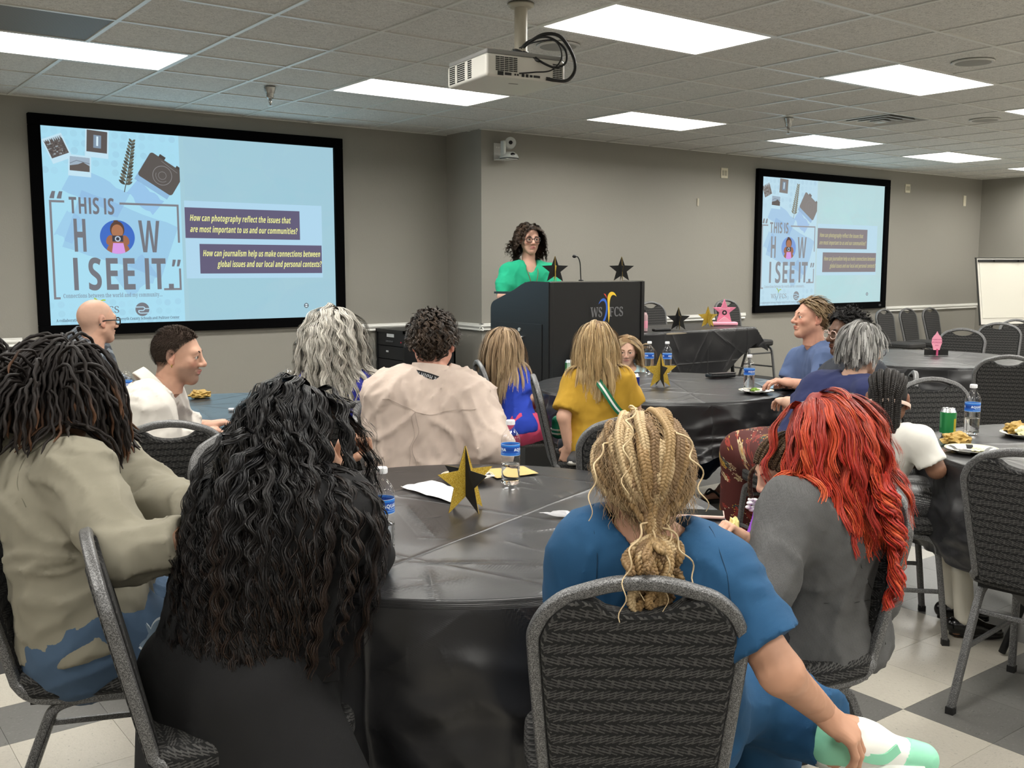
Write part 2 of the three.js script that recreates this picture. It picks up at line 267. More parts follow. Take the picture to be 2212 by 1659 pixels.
    const cond = (t, x, y, size, wx, align = 'left', font = 'sans-serif', style = 'bold', col = dark) => { c.save(); c.translate(x, y); c.font = `${style} ${size}px ${font}`; const m = c.measureText(t).width; const s = wx ? wx / m : 1; c.scale(s, 1); c.textAlign = align; c.fillStyle = col; c.fillText(t, 0, 0); c.restore(); };
    // block capitals: I is drawn as a plain bar
    const caps = (t, x, y, hgt, w) => { const size = hgt / 0.714; c.font = `bold ${size}px sans-serif`; const ws = [...t].map(ch => ch === 'I' ? size * 0.24 : ch === ' ' ? size * 0.2 : c.measureText(ch).width * 0.86 + size * 0.05), k = w / ws.reduce((a, b) => a + b, 0); let X = x; [...t].forEach((ch, n) => { const W1 = ws[n] * k; c.fillStyle = dark; if (ch === 'I') c.fillRect(X + W1 * 0.22, y - hgt, W1 * 0.56, hgt); else if (ch !== ' ') { c.save(); c.translate(X + W1 / 2, y); c.scale(W1 * 0.94 / c.measureText(ch).width, 1); c.textAlign = 'center'; c.fillText(ch, 0, 0); c.restore(); } X += W1; }); };
    cond('“', 36, 548, 190, 84); caps('THIS IS', 150, 552, 106, 290); caps('H', 160, 800, 214, 104); caps('W', 582, 800, 214, 150); caps('I SEE IT', 150, 1052, 212, 616); c.fillStyle = dark; c.fillRect(776, 1016, 34, 36); cond('”', 800, 985, 190, 66);
    // round portrait: a child with a camera
    c.save(); c.beginPath(); c.arc(448, 700, 112, 0, 7); c.fillStyle = soft ? '#7d9fdc' : '#3f6cc4'; c.fill(); c.clip();
    c.fillStyle = '#a0694d'; c.beginPath(); c.ellipse(450, 812, 78, 90, 0, 0, 7); c.fill(); c.fillStyle = '#d69be4'; c.beginPath(); c.moveTo(418, 740); c.lineTo(484, 740); c.lineTo(500, 830); c.lineTo(404, 830); c.fill(); c.fillStyle = '#5b4238'; c.beginPath(); c.ellipse(448, 650, 46, 56, 0, 0, 7); c.fill(); c.beginPath(); c.ellipse(440, 592, 14, 18, 0, 0, 7); c.fill(); c.fillStyle = '#ad7656'; c.beginPath(); c.ellipse(448, 662, 38, 46, 0, 0, 7); c.fill(); c.fillStyle = '#a0694d'; c.beginPath(); c.ellipse(398, 720, 22, 34, 0.4, 0, 7); c.ellipse(500, 720, 22, 34, -0.4, 0, 7); c.fill(); c.fillStyle = '#3b3d48'; c.fillRect(414, 690, 70, 40); c.fillStyle = '#b9c6d8'; c.beginPath(); c.arc(449, 712, 19, 0, 7); c.fill(); c.fillStyle = '#3b3d48'; c.beginPath(); c.arc(449, 712, 11, 0, 7); c.fill(); c.restore();
    cond('Connections between the world and my community...', 90, 1102, 38, 640, 'left', 'serif', 'bold', soft ? '#a5b3bd' : '#8599aa');
    // logos
    cond('WS', 196, 1208, 62, 84, 'left', 'serif', 'normal', dark); cond('FCS', 322, 1208, 62, 118, 'left', 'serif', 'normal', dark);
    c.strokeStyle = '#7a93a6'; c.lineWidth = 7; c.beginPath(); c.moveTo(276, 1230); c.quadraticCurveTo(318, 1180, 306, 1120); c.stroke(); c.strokeStyle = '#a6c64e'; c.lineWidth = 9; c.beginPath(); c.moveTo(308, 1150); c.quadraticCurveTo(322, 1112, 352, 1122); c.stroke(); c.beginPath(); c.moveTo(304, 1132); c.quadraticCurveTo(296, 1110, 280, 1108); c.stroke();
    c.fillStyle = dark; c.beginPath(); c.arc(590, 1188, 46, 0, 7); c.fill(); c.strokeStyle = '#b4d8ea'; c.lineWidth = 7; c.beginPath(); c.moveTo(540, 1172); c.lineTo(596, 1172); c.quadraticCurveTo(616, 1180, 596, 1196); c.lineTo(566, 1196); c.quadraticCurveTo(560, 1216, 590, 1214); c.lineTo(640, 1214); c.moveTo(604, 1184); c.lineTo(640, 1184); c.stroke();
    cond('A collaboration between Winston-Salem/Forsyth County Schools and Pulitzer Center', 40, 1258, 26, 800, 'left', 'serif', 'bold', soft ? '#93a5b2' : '#5f7284');
    // right-hand box with the questions
    c.fillStyle = soft ? '#bcdcec' : '#b0d6ec'; c.fillRect(902, 440, 1040, 540);
    c.fillStyle = soft ? '#888084' : '#625c78'; c.fillRect(904, 486, 858, 212); c.fillRect(1000, 738, 936, 208);
    const q = soft ? '#c3bd8e' : '#efef9a', it = (t, x, y, w, al) => cond(t, x, y, 60, w, al, 'sans-serif', 'italic bold', q);
    it('How can photography reflect the issues that', 936, 578, 752); it('are most important to us and our communities?', 936, 656, 804); it('How can journalism help us make connections between', 1020, 824, 902); it('global issues and our local and personal contexts?', 1124, 900, 806);
    c.fillStyle = '#5f6a74'; c.beginPath(); c.arc(1800, 1190, 19, 0, 7); c.fill(); c.fillStyle = '#d8e8ee'; c.beginPath(); c.roundRect(1791, 1178, 18, 10, 3); c.roundRect(1791, 1192, 18, 10, 3); c.fill();
  });
}
function projScreen(x0, x1, y0, y1, z, soft, label) {
  const o = thing('projection_screen', label, 'screen', null, [(x0 + x1) / 2, (y0 + y1) / 2, z]), w = x1 - x0, h = y1 - y0, b = 0.085, d = 0.05;
  const f = (ww, hh, x, y) => part('frame_bar', rbx(ww, hh, d, 0.006, x, y, d / 2 + 0.002), blackFrame, o);
  f(w, b, 0, h / 2 - b / 2); f(w, b, 0, -h / 2 + b / 2); f(b, h - 2 * b, -w / 2 + b / 2, 0); f(b, h - 2 * b, w / 2 - b / 2, 0);
  const t = slideTexture(soft), iw = w - 2 * b, ih = h - 2 * b;
  const m = mat(0x000000, 0.9, { emissive: 0xffffff, emissiveIntensity: soft ? SCREEN_GLOW * 0.97 : SCREEN_GLOW, emissiveMap: t });
  part('screen_surface', bx(iw + 0.004, ih + 0.004, 0.01, 0, 0, 0.012), m, o);
  const L = new THREE.RectAreaLight(0xb4dcec, SCREEN_LIGHT, iw * 0.98, ih * 0.98); L.name = 'lamp'; L.position.set(0, 0, 0.022); L.rotation.y = PI; L.castShadow = true; o.add(L);
  if (soft) part('maker_badge', bx(0.05, 0.025, 0.004, w / 2 - 0.14, -h / 2 + 0.04, d + 0.003), mat(0x3a3a3c, 0.5), o);
}
projScreen(1.72, 4.352, 0.93, 2.624, ZL, false, 'larger black-framed projection screen on the left, showing a clear slide');
projScreen(9.44, 12.13, 0.92, 2.61, ZR, true, 'smaller-looking projection screen on the right, its slide washed out and blurred');
// ---------------------------------------------------------------- things on walls and ceiling
{
  const ivory = mat(0xd8d2bd, 0.5), grey2 = mat(0x6d6b64, 0.5);
  const plate = (x, y, w, h, label, n) => { const o = thing('wall_plate', label, 'wall plate', null, [x, y, ZR]); part('plate', rbx(w, h, 0.008, 0.003, 0, 0, 0.005), ivory, o);
    if (n === 2) for (const s of [-1, 1]) part('socket', rbx(w * 0.28, h * 0.5, 0.004, 0.0015, s * w * 0.2, 0, 0.0105), mat(0xa8a290, 0.5), o); return o; };
  plate(8.893, 2.527, 0.115, 0.115, 'square ivory double outlet high on the wall between lectern and right screen', 2);
  plate(12.603, 2.526, 0.115, 0.115, 'square ivory outlet on the wall just right of the smaller screen', 2);
  plate(14.079, 2.416, 0.07, 0.15, 'narrow tall ivory blank plate near the room corner', 0);
  const p = plate(8.467, 2.184, 0.03, 0.085, 'tiny pale strip stuck on the wall right of the speaker', 0); p.children[0].material = mat(0xb4ad9a, 0.6);
}
{ // pan-tilt camera on a wall bracket
  const o = thing('conference_camera', 'white swivelling camera on a wall bracket above the speaker', 'camera', null, [5.72, 2.52, ZR]), w = mat(0xcfd2ce, 0.35), k = mat(0x08080c, 0.15);
  part('bracket', merge([bx(0.13, 0.16, 0.004, 0, 0.03, 0.003), bx(0.13, 0.004, 0.2, 0, -0.05, 0.1)]), mat(0xd6d6d2, 0.4), o);
  part('base', lathe([[0, 0.065], [0.05, 0.062], [0.075, 0.045], [0.088, 0.02], [0.09, 0], [0, 0]]).translate(0.02, -0.045, 0.13), w, o);
  part('base_ring', lathe([[0.085, 0], [0.091, 0.001], [0.091, 0.006], [0.085, 0.007]]).translate(0.02, -0.047, 0.13), k, o);
  part('arm', rbx(0.03, 0.13, 0.06, 0.012, -0.05, 0.055, 0.13), w, o);
  const hd = part('camera_head', lathe([[0, 0.06], [0.03, 0.062], [0.05, 0.058], [0.054, 0.045], [0.054, -0.045], [0.045, -0.058], [0, -0.06]]).rotateX(PI / 2).rotateY(-0.55).translate(0.03, 0.1, 0.13), w, o);
  const lens = part('lens', cyl(0.018, 0.018, 0.012, 0, 0, 0, 20).rotateX(PI / 2).translate(0, 0, 0.062).rotateY(-0.55).translate(0.03, 0.1, 0.13), k, o);
  part('sensor_window', ball(0.022, 0, 0, 0).scale(1.3, 1, 0.6).translate(0.01, -0.015, 0.2), k, o);
  for (const x of [-0.035, -0.01]) part('screw', cyl(0.007, 0.007, 0.006, 0, 0, 0, 10).rotateX(PI / 2).translate(x, 0.07, 0.007), mat(0xf2f2f0, 0.3), o);
}
for (const [x, z, l] of [[3.03, -6.9, 'chrome pendent sprinkler in the ceiling above the larger screen'], [7.224, -5.623, 'chrome pendent sprinkler in the ceiling left of the square air vent']]) {
  const o = thing('sprinkler', l, 'sprinkler', 'ceiling sprinklers', [x, HC, z]), m = mat(0xb9b9b6, 0.22, { metalness: 0.9 });
  part('cup', lathe([[0.04, 0], [0.042, -0.006], [0.03, -0.045], [0.026, -0.05], [0.026, -0.07], [0.018, -0.085], [0, -0.085]]), m, o);
  part('nozzle', lathe([[0, -0.08], [0.012, -0.085], [0.012, -0.11], [0.007, -0.115], [0.007, -0.13], [0, -0.13]], 14), m, o);
  part('deflector', lathe([[0, -0.128], [0.016, -0.129], [0.017, -0.132], [0, -0.133]], 18), m, o);
}
for (const [x, z, l] of [[6.19, -3.42, 'round ceiling loudspeaker nearest the top right corner'], [8.68, -4.66, 'smaller-looking round ceiling loudspeaker behind the square air vent'], [3.82, -4.63, 'round ceiling loudspeaker half hidden behind the projector cables']]) {
  const o = thing('ceiling_speaker', l, 'loudspeaker', 'round ceiling loudspeakers', [x, HC, z]);
  part('rim', lathe([[0.105, 0], [0.107, -0.008], [0.12, -0.009], [0.128, -0.004], [0.128, 0.002], [0.105, 0.002]]), mat(0xc9c8c2, 0.4), o);
  part('grille', lathe([[0, -0.011], [0.08, -0.01], [0.107, -0.006], [0.107, 0], [0, 0]]), mat(0x96958f, 0.7), o);
}
{ // four-way air diffuser
  const o = thing('air_vent', 'square louvred air vent in the ceiling above the right screen', 'vent', null, [GX(7.5), HC, GZ(2.5)]), m = mat(0xd2d1cb, 0.4);
  part('backing', bx(T - 0.02, 0.01, T - 0.02, 0, 0.13, 0), mat(0x1b1b1b, 0.9), o);
  for (let k = 0; k < 4; k++) { const s = T / 2 - 0.012 - k * 0.072; const pr = [V3(-s, 0, -s), V3(s, 0, -s), V3(s, 0, s), V3(-s, 0, s)];
    part('louvre', sweep(pr, [[0.002 - k * 0.004, 0], [0.0 - k * 0.004, 0.018], [0.05 - k * 0.004, 0.052], [0.052 - k * 0.004, 0.05], [0.004 - k * 0.004, 0.016], [0.004 - k * 0.004, 0]], true, V3(0, 1, 0)), m, o); }
  part('centre_plate', bx(0.08, 0.008, 0.08, 0, -0.012, 0), m, o);
}
{ // perforated return grille
  const o = thing('air_return_grille', 'dark perforated air return panel beside the light at the top left edge', 'vent', null, [GX(-3.5), HC, GZ(3.5)]);
  const holes = canvasTex(512, 512, (c, w, h) => { c.fillStyle = '#8b8b87'; c.fillRect(0, 0, w, h); c.fillStyle = '#1d1d1d'; for (let y = 0; y < 64; y++) for (let x = 0; x < 64; x++) { c.beginPath(); c.arc(x * 8 + (y % 2 ? 6 : 2), y * 8 + 4, 2.5, 0, 7); c.fill(); } });
  part('panel', bx(T - 0.03, 0.006, T - 0.03, 0, 0.006, 0), mat(0xffffff, 0.6, { map: holes }), o);
}
{ // projector on a ceiling pole
  const o = thing('projector', 'white ceiling-mounted projector with black cables looping at its back', 'projector', null, [3.02, HC, -4.0], 0);
  const wM = mat(0xdcdad2, 0.4), gM = mat(0x8f8f8d, 0.5), kM = mat(0x141414, 0.5), chrome = mat(0xcfcfcb, 0.25, { metalness: 0.8 }), tanM = mat(0xb9b3a2, 0.5);
  part('ceiling_flange', lathe([[0, -0.02], [0.05, -0.02], [0.062, -0.012], [0.066, 0], [0, 0]]).translate(0.06, 0, -0.02), tanM, o);
  part('pole', cyl(0.032, 0.032, 0.22, 0.06, -0.12, -0.02), tanM, o);
  const b = new THREE.Group(); b.name = 'projector_body'; b.position.set(-0.02, -0.345, -0.04); b.rotation.y = -0.14; o.add(b);
  // body: back panel with sockets faces +z, its lens faces the wall (-z); long side grille at -x
  const W = 0.43, D = 0.42, H = 0.105;
  part('case', rbx(W, H, D, 0.016, 0, 0, 0, 3), wM, b); part('base_cover', rbx(W - 0.012, 0.022, D - 0.012, 0.008, 0, H / 2 + 0.01, 0), gM, b);
  const slots = (n, m, x0, y0, sx, sy, w, h, face) => { const l = []; for (let i = 0; i < n; i++) for (let j = 0; j < m; j++) l.push(face === 'z' ? bx(w, h, 0.003, x0 + i * sx, y0 + j * sy, D / 2 + 0.0008) : bx(0.003, h, w, -W / 2 - 0.0008, y0 + j * sy, x0 + i * sx)); return merge(l); };
  part('rear_grille', slots(5, 8, -0.155, -0.022, 0.0235, 0.0085, 0.02, 0.0048, 'z'), kM, b); part('rear_grille', slots(3, 8, 0.152, -0.03, 0.018, 0.0085, 0.0155, 0.0048, 'z'), kM, b);
  part('side_grille', slots(3, 9, -0.17, -0.036, 0.021, 0.0095, 0.017, 0.0055, 'x'), kM, b); part('side_grille', slots(4, 9, -0.085, -0.036, 0.021, 0.0095, 0.017, 0.0055, 'x'), kM, b); part('side_grille', slots(2, 9, 0.03, -0.036, 0.021, 0.0095, 0.017, 0.0055, 'x'), kM, b);
  for (const [x, w, h] of [[-0.14, 0.03, 0.018], [-0.1, 0.034, 0.012], [-0.062, 0.008, 0.008], [-0.048, 0.008, 0.008], [-0.02, 0.014, 0.014], [0.002, 0.013, 0.014], [0.024, 0.013, 0.01], [0.055, 0.034, 0.01], [0.12, 0.014, 0.008]]) part('socket', bx(w, h, 0.004, x, -0.036, D / 2 + 0.001), kM, b);
  part('lens', cyl(0.04, 0.042, 0.03, 0, 0, 0).rotateX(PI / 2).translate(0.09, 0, -D / 2 - 0.01), kM, b);
  part('underside_mark', bx(0.05, 0.001, 0.012, 0, -H / 2 - 0.0004, 0.08), mat(0x77756f, 0.5), b);
  const mt = new THREE.Group(); mt.name = 'mount'; mt.position.set(0, -0.25, 0); o.add(mt);
  part('mount_plate', rbx(0.2, 0.008, 0.1, 0.003, 0.04, -0.012, -0.02), chrome, mt); part('knuckle', merge([rbx(0.06, 0.03, 0.05, 0.006, 0.06, 0.012, -0.02), cyl(0.012, 0.012, 0.12, 0, 0, 0).rotateZ(PI / 2).translate(0.05, 0.01, 0)]), chrome, mt);
  for (const s of [-1, 1]) part('mount_arm', merge([bx(0.02, 0.012, 0.3, 0.04 + s * 0.09, -0.022, -0.02), cyl(0.006, 0.006, 0.04, 0.04 + s * 0.09, -0.03, 0.1, 8)]), chrome, mt);
  const cab = new THREE.Group(); cab.name = 'cables'; o.add(cab);
  const cb = (pts, r) => part('cable', tubeG(pts, r, 60, 8), kM, cab);
  cb([[0.06, -0.21, 0.0], [0.05, -0.2, 0.05], [0.09, -0.165, 0.12], [0.15, -0.175, 0.17], [0.2, -0.25, 0.2], [0.205, -0.33, 0.22], [0.16, -0.385, 0.22], [0.1, -0.39, 0.2], [0.055, -0.385, 0.185]], 0.0085);
  cb([[0.03, -0.22, 0.02], [0.05, -0.19, 0.06], [0.1, -0.18, 0.14], [0.16, -0.23, 0.19], [0.15, -0.3, 0.22], [0.09, -0.335, 0.22], [0.03, -0.32, 0.2], [0.0, -0.28, 0.15], [0.0, -0.25, 0.08]], 0.0055);
  cb([[0.02, -0.22, 0.02], [0.06, -0.2, 0.09], [0.12, -0.2, 0.17], [0.13, -0.28, 0.21], [0.06, -0.35, 0.22], [-0.04, -0.37, 0.21], [-0.11, -0.38, 0.19]], 0.0035);
  cb([[0.0, -0.23, 0.0], [-0.03, -0.25, 0.08], [0.0, -0.3, 0.17], [0.01, -0.31, 0.19]], 0.007);
}
// ---------------------------------------------------------------- banquet chairs
const fabricTex = canvasTex(256, 256, (c, w, h) => { // zigzag weave: 0.1 m x 0.1 m
  c.fillStyle = '#0d0d0d'; c.fillRect(0, 0, w, h); reseed(9);
  const rows = 4, rh = h / rows; c.lineCap = 'round';
  for (let r = -1; r <= rows; r++) { const s = ((r % 2) + 2) % 2 ? 1 : -1;
    for (let x = -2; x < 12; x++) for (let k = 0; k < 3; k++) { const cx = x * 64 / 2 * 1 + k * 3 + (s > 0 ? 16 : 0), cy = r * rh + 14 + k * 15 + ((x & 1) ? 6 : 0);
      c.strokeStyle = ['#4c4b49', '#3b3a39', '#444342'][(x + k + r + 9) % 3]; c.lineWidth = 7; c.beginPath(); c.moveTo(cx - 19, cy - s * 8); c.lineTo(cx + 19, cy + s * 8); c.stroke(); } }
  for (let i = 0; i < 5000; i++) { c.fillStyle = `rgba(0,0,0,${rr(0, 0.35)})`; c.fillRect(rnd() * w, rnd() * h, 2, 1.5); }
}, [10, 10]);
const fabricMat = mat(0xffffff, 0.92, { map: fabricTex, bumpMap: fabricTex, bumpScale: 0.0012 });
const hammer = (() => { const a = tileNoise(96, 41), b = tileNoise(61, 42); const t = dataTex(256, (u, v) => { const k = a(u, v) * 0.65 + b(u, v) * 0.35; const e = sstep(0.42, 0.6, k); return grey(66 + 62 * e); }, [12, 12]); return mat(0xffffff, 0.42, { map: t, bumpMap: t, bumpScale: 0.0006, metalness: 0.35 }); })();
const footMat = mat(0x0c0c0c, 0.6);
function chairOutline(inset) { // half outline of the back, then mirrored; v measured up the back
  const w = 0.205 - inset, pts = [[0.182 - inset, 0.0], [0.193 - inset, 0.14], [w, 0.31], [w - 0.004, 0.345], [w - 0.022, 0.38], [w - 0.055, 0.41], [0.096, 0.434 - inset * 0.6], [0.05, 0.451 - inset * 0.9], [0, 0.457 - inset]];
  const c = curvePts(pts.map(p => [p[0], p[1], 0]), 36, false, 0.4); return c;
}
function buildChair() {
  const o = new THREE.Group(); const tilt = 0.23, base = V3(0, 0.475, -0.2); // back plane
  const place = g => g.rotateX(-tilt).translate(base.x, base.y, base.z);
  // frame: continuous tube around the back, curving under the seat
  const half = chairOutline(0.013), loop = [];
  const toW = p => V3(p.x, p.y, 0).applyAxisAngle(V3(1, 0, 0), -tilt).add(base);
  const low = s => curvePts([[s * 0.186, 0.432, 0.12], [s * 0.186, 0.432, 0], [s * 0.186, 0.432, -0.09], [s * 0.184, 0.437, -0.145], [s * 0.1825, 0.452, -0.176], [s * 0.182, 0.475, -0.194]], 14, false, 0.5);
  const L = low(-1), Rr = low(1).reverse();
  loop.push(...L.slice(0, -1)); for (const p of half) loop.push(toW(V3(-p.x, p.y, 0))); for (const p of half.slice(0, -1).reverse()) loop.push(toW(p)); loop.push(...Rr.slice(1));
  const backN = V3(0, Math.sin(tilt) * 0, 1);
  part('frame', (() => { // profile: wide face outward; use a per-point frame lying across x and the back normal
    const prof = rectProfile(0.0125, 0.0125, 0.005); return sweep(loop, prof); })(), hammer, o);
  // padded panel with a hand hole
  const inn = chairOutline(0.026), sh = new THREE.Shape(); sh.moveTo(-inn[0].x, inn[0].y - 0.02); for (const p of inn) if (p.y < 0.414) sh.lineTo(-p.x, p.y);
  const tops = [[-0.094, 0.411], [-0.08, 0.407], [-0.06, 0.392], [-0.03, 0.384], [0, 0.382], [0.03, 0.384], [0.06, 0.392], [0.08, 0.407], [0.094, 0.411]];
  for (const t of tops) sh.lineTo(t[0], t[1]); for (const p of inn.slice().reverse()) if (p.y < 0.414) sh.lineTo(p.x, p.y); sh.lineTo(inn[0].x, inn[0].y - 0.02);
  part('back_panel', place(extr(sh, 0.022, 0.006, 2).translate(0, 0, -0.011)), fabricMat, o);
  // seat
  const ss = new THREE.Shape(); const q = [[-0.185, -0.19], [0.185, -0.19], [0.21, 0.1], [0.2, 0.19], [0.15, 0.225], [-0.15, 0.225], [-0.2, 0.19], [-0.21, 0.1]]; const cs = curvePts(q.map(p => [p[0], p[1], 0]), 48, true, 0.3); ss.setFromPoints(cs.slice(0, -1).map(p => new THREE.Vector2(p.x, p.y)));
  part('seat', extr(ss, 0.02, 0.022, 4).rotateX(PI / 2).translate(0, 0.476, 0), (() => { return fabricMat; })(), o);
  part('seat_pan', bx(0.35, 0.012, 0.34, 0, 0.425, 0), footMat, o);
  const prof = rectProfile(0.011, 0.0125, 0.004);
  for (const s of [-1, 1]) { // legs bend out of the side rails
    part('leg', sweep(curvePts([[s * 0.175, 0.425, -0.02], [s * 0.176, 0.424, 0.12], [s * 0.178, 0.41, 0.175], [s * 0.184, 0.36, 0.2], [s * 0.2, 0.02, 0.238]], 22, false, 0.4), prof), hammer, o);
    part('leg', sweep(curvePts([[s * 0.173, 0.423, 0.05], [s * 0.174, 0.422, -0.06], [s * 0.177, 0.405, -0.115], [s * 0.184, 0.35, -0.145], [s * 0.2, 0.02, -0.268]], 22, false, 0.4), prof), hammer, o);
    for (const z of [0.239, -0.27]) part('foot_cap', bx(0.026, 0.024, 0.027, s * 0.2, 0.012, z), footMat, o);
    part('side_stretcher', sweep([V3(s * 0.191, 0.21, 0.218), V3(s * 0.191, 0.21, -0.196)], rectProfile(0.008, 0.006, 0.002)), hammer, o);
  }
  part('cross_stretcher', sweep([V3(-0.183, 0.36, 0.195), V3(0.183, 0.36, 0.195)], rectProfile(0.008, 0.006, 0.002)), hammer, o);
  part('cross_stretcher', sweep([V3(-0.184, 0.33, -0.15), V3(0.184, 0.33, -0.15)], rectProfile(0.008, 0.006, 0.002)), hammer, o);
  return o;
}
const chairProto = buildChair();
function chair(label, x, z, turn, y = 0, group) {
  const c = chairProto.clone(); c.name = uniqueName('banquet_chair'); c.userData = { label, category: 'chair', group: group || 'black patterned banquet chairs' };
  c.position.set(x, y, z); c.rotation.y = turn; scene.add(c); return c;
}
const facing = (dx, dz) => Math.atan2(dx, dz); // local +z turned to (dx,dz)
// ---------------------------------------------------------------- tables under plastic cloths
const clothBump = (() => { // packing creases and soft wrinkles of thin plastic film, 1.55 m per tile
  reseed(55); const N = 768, h = new Float32Array(N * N); const crease = (x, y, a, l, w, k) => { const dx = Math.cos(a), dy = Math.sin(a), n = Math.ceil(l); for (let q = -3 * w; q <= 3 * w; q++) { const e = Math.exp(-Math.abs(q) / w) * k; for (let t = 0; t <= n; t++) { const f = Math.min(1, t / (0.2 * l), (l - t) / (0.2 * l)), X = Math.round(x + dx * t - dy * q), Y = Math.round(y + dy * t + dx * q); const i = ((Y % N + N) % N) * N + ((X % N + N) % N); h[i] = Math.max(h[i], e * f); } } };
  for (let i = 0; i < 3; i++) { crease(i * 256 + 40, 0, PI / 2, N * 1.3, 3, 0.5); crease(0, i * 256 + 70, 0, N * 1.3, 3, 0.5); }
  for (let i = 0; i < 26; i++) crease(rnd() * N, rnd() * N, (rnd() < 0.5 ? 0.78 : 2.36) + rr(-0.35, 0.35), rr(80, 330), rr(4, 12), rr(0.25, 0.9));
  for (let i = 0; i < 40; i++) crease(rnd() * N, rnd() * N, rr(0, PI), rr(20, 80), rr(3, 7), rr(0.1, 0.3));
  const sm = new Float32Array(N * N); for (let y = 0; y < N; y++) for (let x = 0; x < N; x++) { let v = 0; for (let j = -1; j <= 1; j++) for (let i = -1; i <= 1; i++) v += h[((y + j + N) % N) * N + (x + i + N) % N]; sm[y * N + x] = v / 9; }
  const wob = tileNoise(9, 56), wob2 = tileNoise(23, 57); return dataTex(N, (u, v, x, y) => grey(60 + 130 * sm[y * N + x] + 50 * wob(u, v) + 14 * wob2(u, v)), [1 / 1.55, 1 / 1.55], false); })();
const clothMat = mat(0x222224, 0.34, { bumpMap: clothBump, bumpScale: 0.016 });
function roundCloth(R, H, drop, seed, flutes = 9) { // square sheet laid over a round top
  reseed(seed); const NA = 256, top = 22, skirt = 30, ph = [rnd() * 6, rnd() * 6, rnd() * 6, rnd() * 6], pos = [], uv = [], idx = []; const tw = rnd() * 0.6;
  const rows = top + skirt;
  for (let r = 0; r <= rows; r++) for (let a = 0; a <= NA; a++) {
    const th = (a % NA) / NA * 2 * PI, c = Math.cos(th), s = Math.sin(th); let x, y, z, u, v;
    if (r <= top) { const q = R * r / top; x = q * c; z = q * s; y = H + 0.0025 * pn(x * 5, seed, z * 5) * (r < top - 1 ? 1 : 0); if (r === top - 1) { x = (R - 0.003) * c; z = (R - 0.003) * s; } if (r === top) { y = H - 0.004; } u = x; v = z; }
    else { const t = (r - top) / skirt, sq = Math.max(Math.abs(Math.cos(th + tw)), Math.abs(Math.sin(th + tw))); const dr = drop * (1 + 0.16 * (1 / sq - 1) * 2.2 - 0.08) + 0.03 * Math.sin(th * 5 + ph[0]);
      const f = Math.sin(th * flutes + ph[1] + 0.9 * Math.sin(th * 3 + ph[2])), f2 = Math.sin(th * (flutes * 2 + 3) + ph[3]);
      const rg = v => { const q = 1 - Math.min(1, Math.abs(v) * 3); return q; }; const out = R + 0.003 + 0.016 * Math.pow(t, 0.5) + Math.pow(t, 0.8) * (0.05 * rg(pn(th * 2.2 + seed, t * 0.8, 3)) + 0.03 * f + 0.012 * f2 - 0.03) + 0.02 * t * rg(pn(th * 3.1 + t * 2.5, t * 2.2 - th, seed)) + 0.02 * t * rg(pn(th * 3.1 - t * 2.5, t * 2.2 + th, seed + 5));
      x = out * c; z = out * s; y = H - 0.006 - dr * t; u = th * R; v = R + dr * t; }
    pos.push(x, y, z); uv.push(u, v);
  }
  for (let r = 0; r < rows; r++) for (let a = 0; a < NA; a++) { const i = r * (NA + 1) + a, j = i + NA + 1; idx.push(i, i + 1, j, i + 1, j + 1, j); }
  const g = new THREE.BufferGeometry(); g.setAttribute('position', new THREE.Float32BufferAttribute(pos, 3)); g.setAttribute('uv', new THREE.Float32BufferAttribute(uv, 2)); g.setIndex(idx);
  g.computeVertexNormals(); return g;
}
const tableTopM = mat(0x9a8f7c, 0.6), tableLegM = mat(0x0d0d0e, 0.4, { metalness: 0.3 });
const TH = 0.742;
function roundTable(x, z, R, turn, drop, seed, labels) {
  const o = thing('round_table', labels[0], 'table', 'round folding tables', [x, 0, z], turn);
  part('tabletop', lathe([[0, TH - 0.024], [R - 0.004, TH - 0.024], [R, TH - 0.014], [R - 0.004, TH - 0.004], [0, TH - 0.004]], 64), tableTopM, o);
  for (const s of [-1, 1]) { const d = R * 0.62; for (const e of [-1, 1]) part('leg', sweep(curvePts([[s * (d - 0.05), TH - 0.03, e * 0.2], [s * d, 0.4, e * 0.24], [s * d, 0.25, e * 0.26], [s * (d + 0.02), 0.012, e * 0.33]], 18, false, 0.4), circleProfile(0.0135, 10)), tableLegM, o);
    part('cross_bar', sweep([V3(s * d, 0.4, -0.24), V3(s * d, 0.4, 0.24)], circleProfile(0.01, 8)), tableLegM, o); part('brace', sweep([V3(s * d, 0.42, 0), V3(s * 0.12, TH - 0.03, 0)], circleProfile(0.008, 8)), tableLegM, o); }
  const c = part(uniqueName('tablecloth'), roundCloth(R, TH, drop, seed), clothMat); c.position.set(x, 0, z); c.rotation.y = turn; c.userData = { label: labels[1], category: 'tablecloth', group: 'black plastic tablecloths' };
}
const T1 = [1.627, -2.39], T2 = [4.43, -4.33], T3 = [7.45, -4.45], T4 = [4.26, -1.58], T5 = [1.88, -4.86];
roundTable(...T1, 0.762, 0.35, 0.49, 11, ['nearest round folding table, in the middle of the foreground', 'black plastic cloth on the nearest round table, creased and hanging to knee height']);
roundTable(...T2, 0.79, -0.62, 0.33, 12, ['round folding table in front of the lectern', 'black plastic cloth on the round table in front of the lectern']);
roundTable(...T3, 0.82, 0.9, 0.36, 13, ['far round folding table below the right screen, with the pink card', 'black plastic cloth on the far round table with the pink card']);
roundTable(...T4, 0.8, 0.2, 0.42, 14, ['round folding table at the right edge, with plates and a green can', 'black plastic cloth on the right-edge table with plates and green can']);
roundTable(...T5, 0.762, 0.5, 0.4, 15, ['round folding table under the larger screen, beside the man in white', 'plastic cloth under the larger screen, mirroring its pale blue light']);
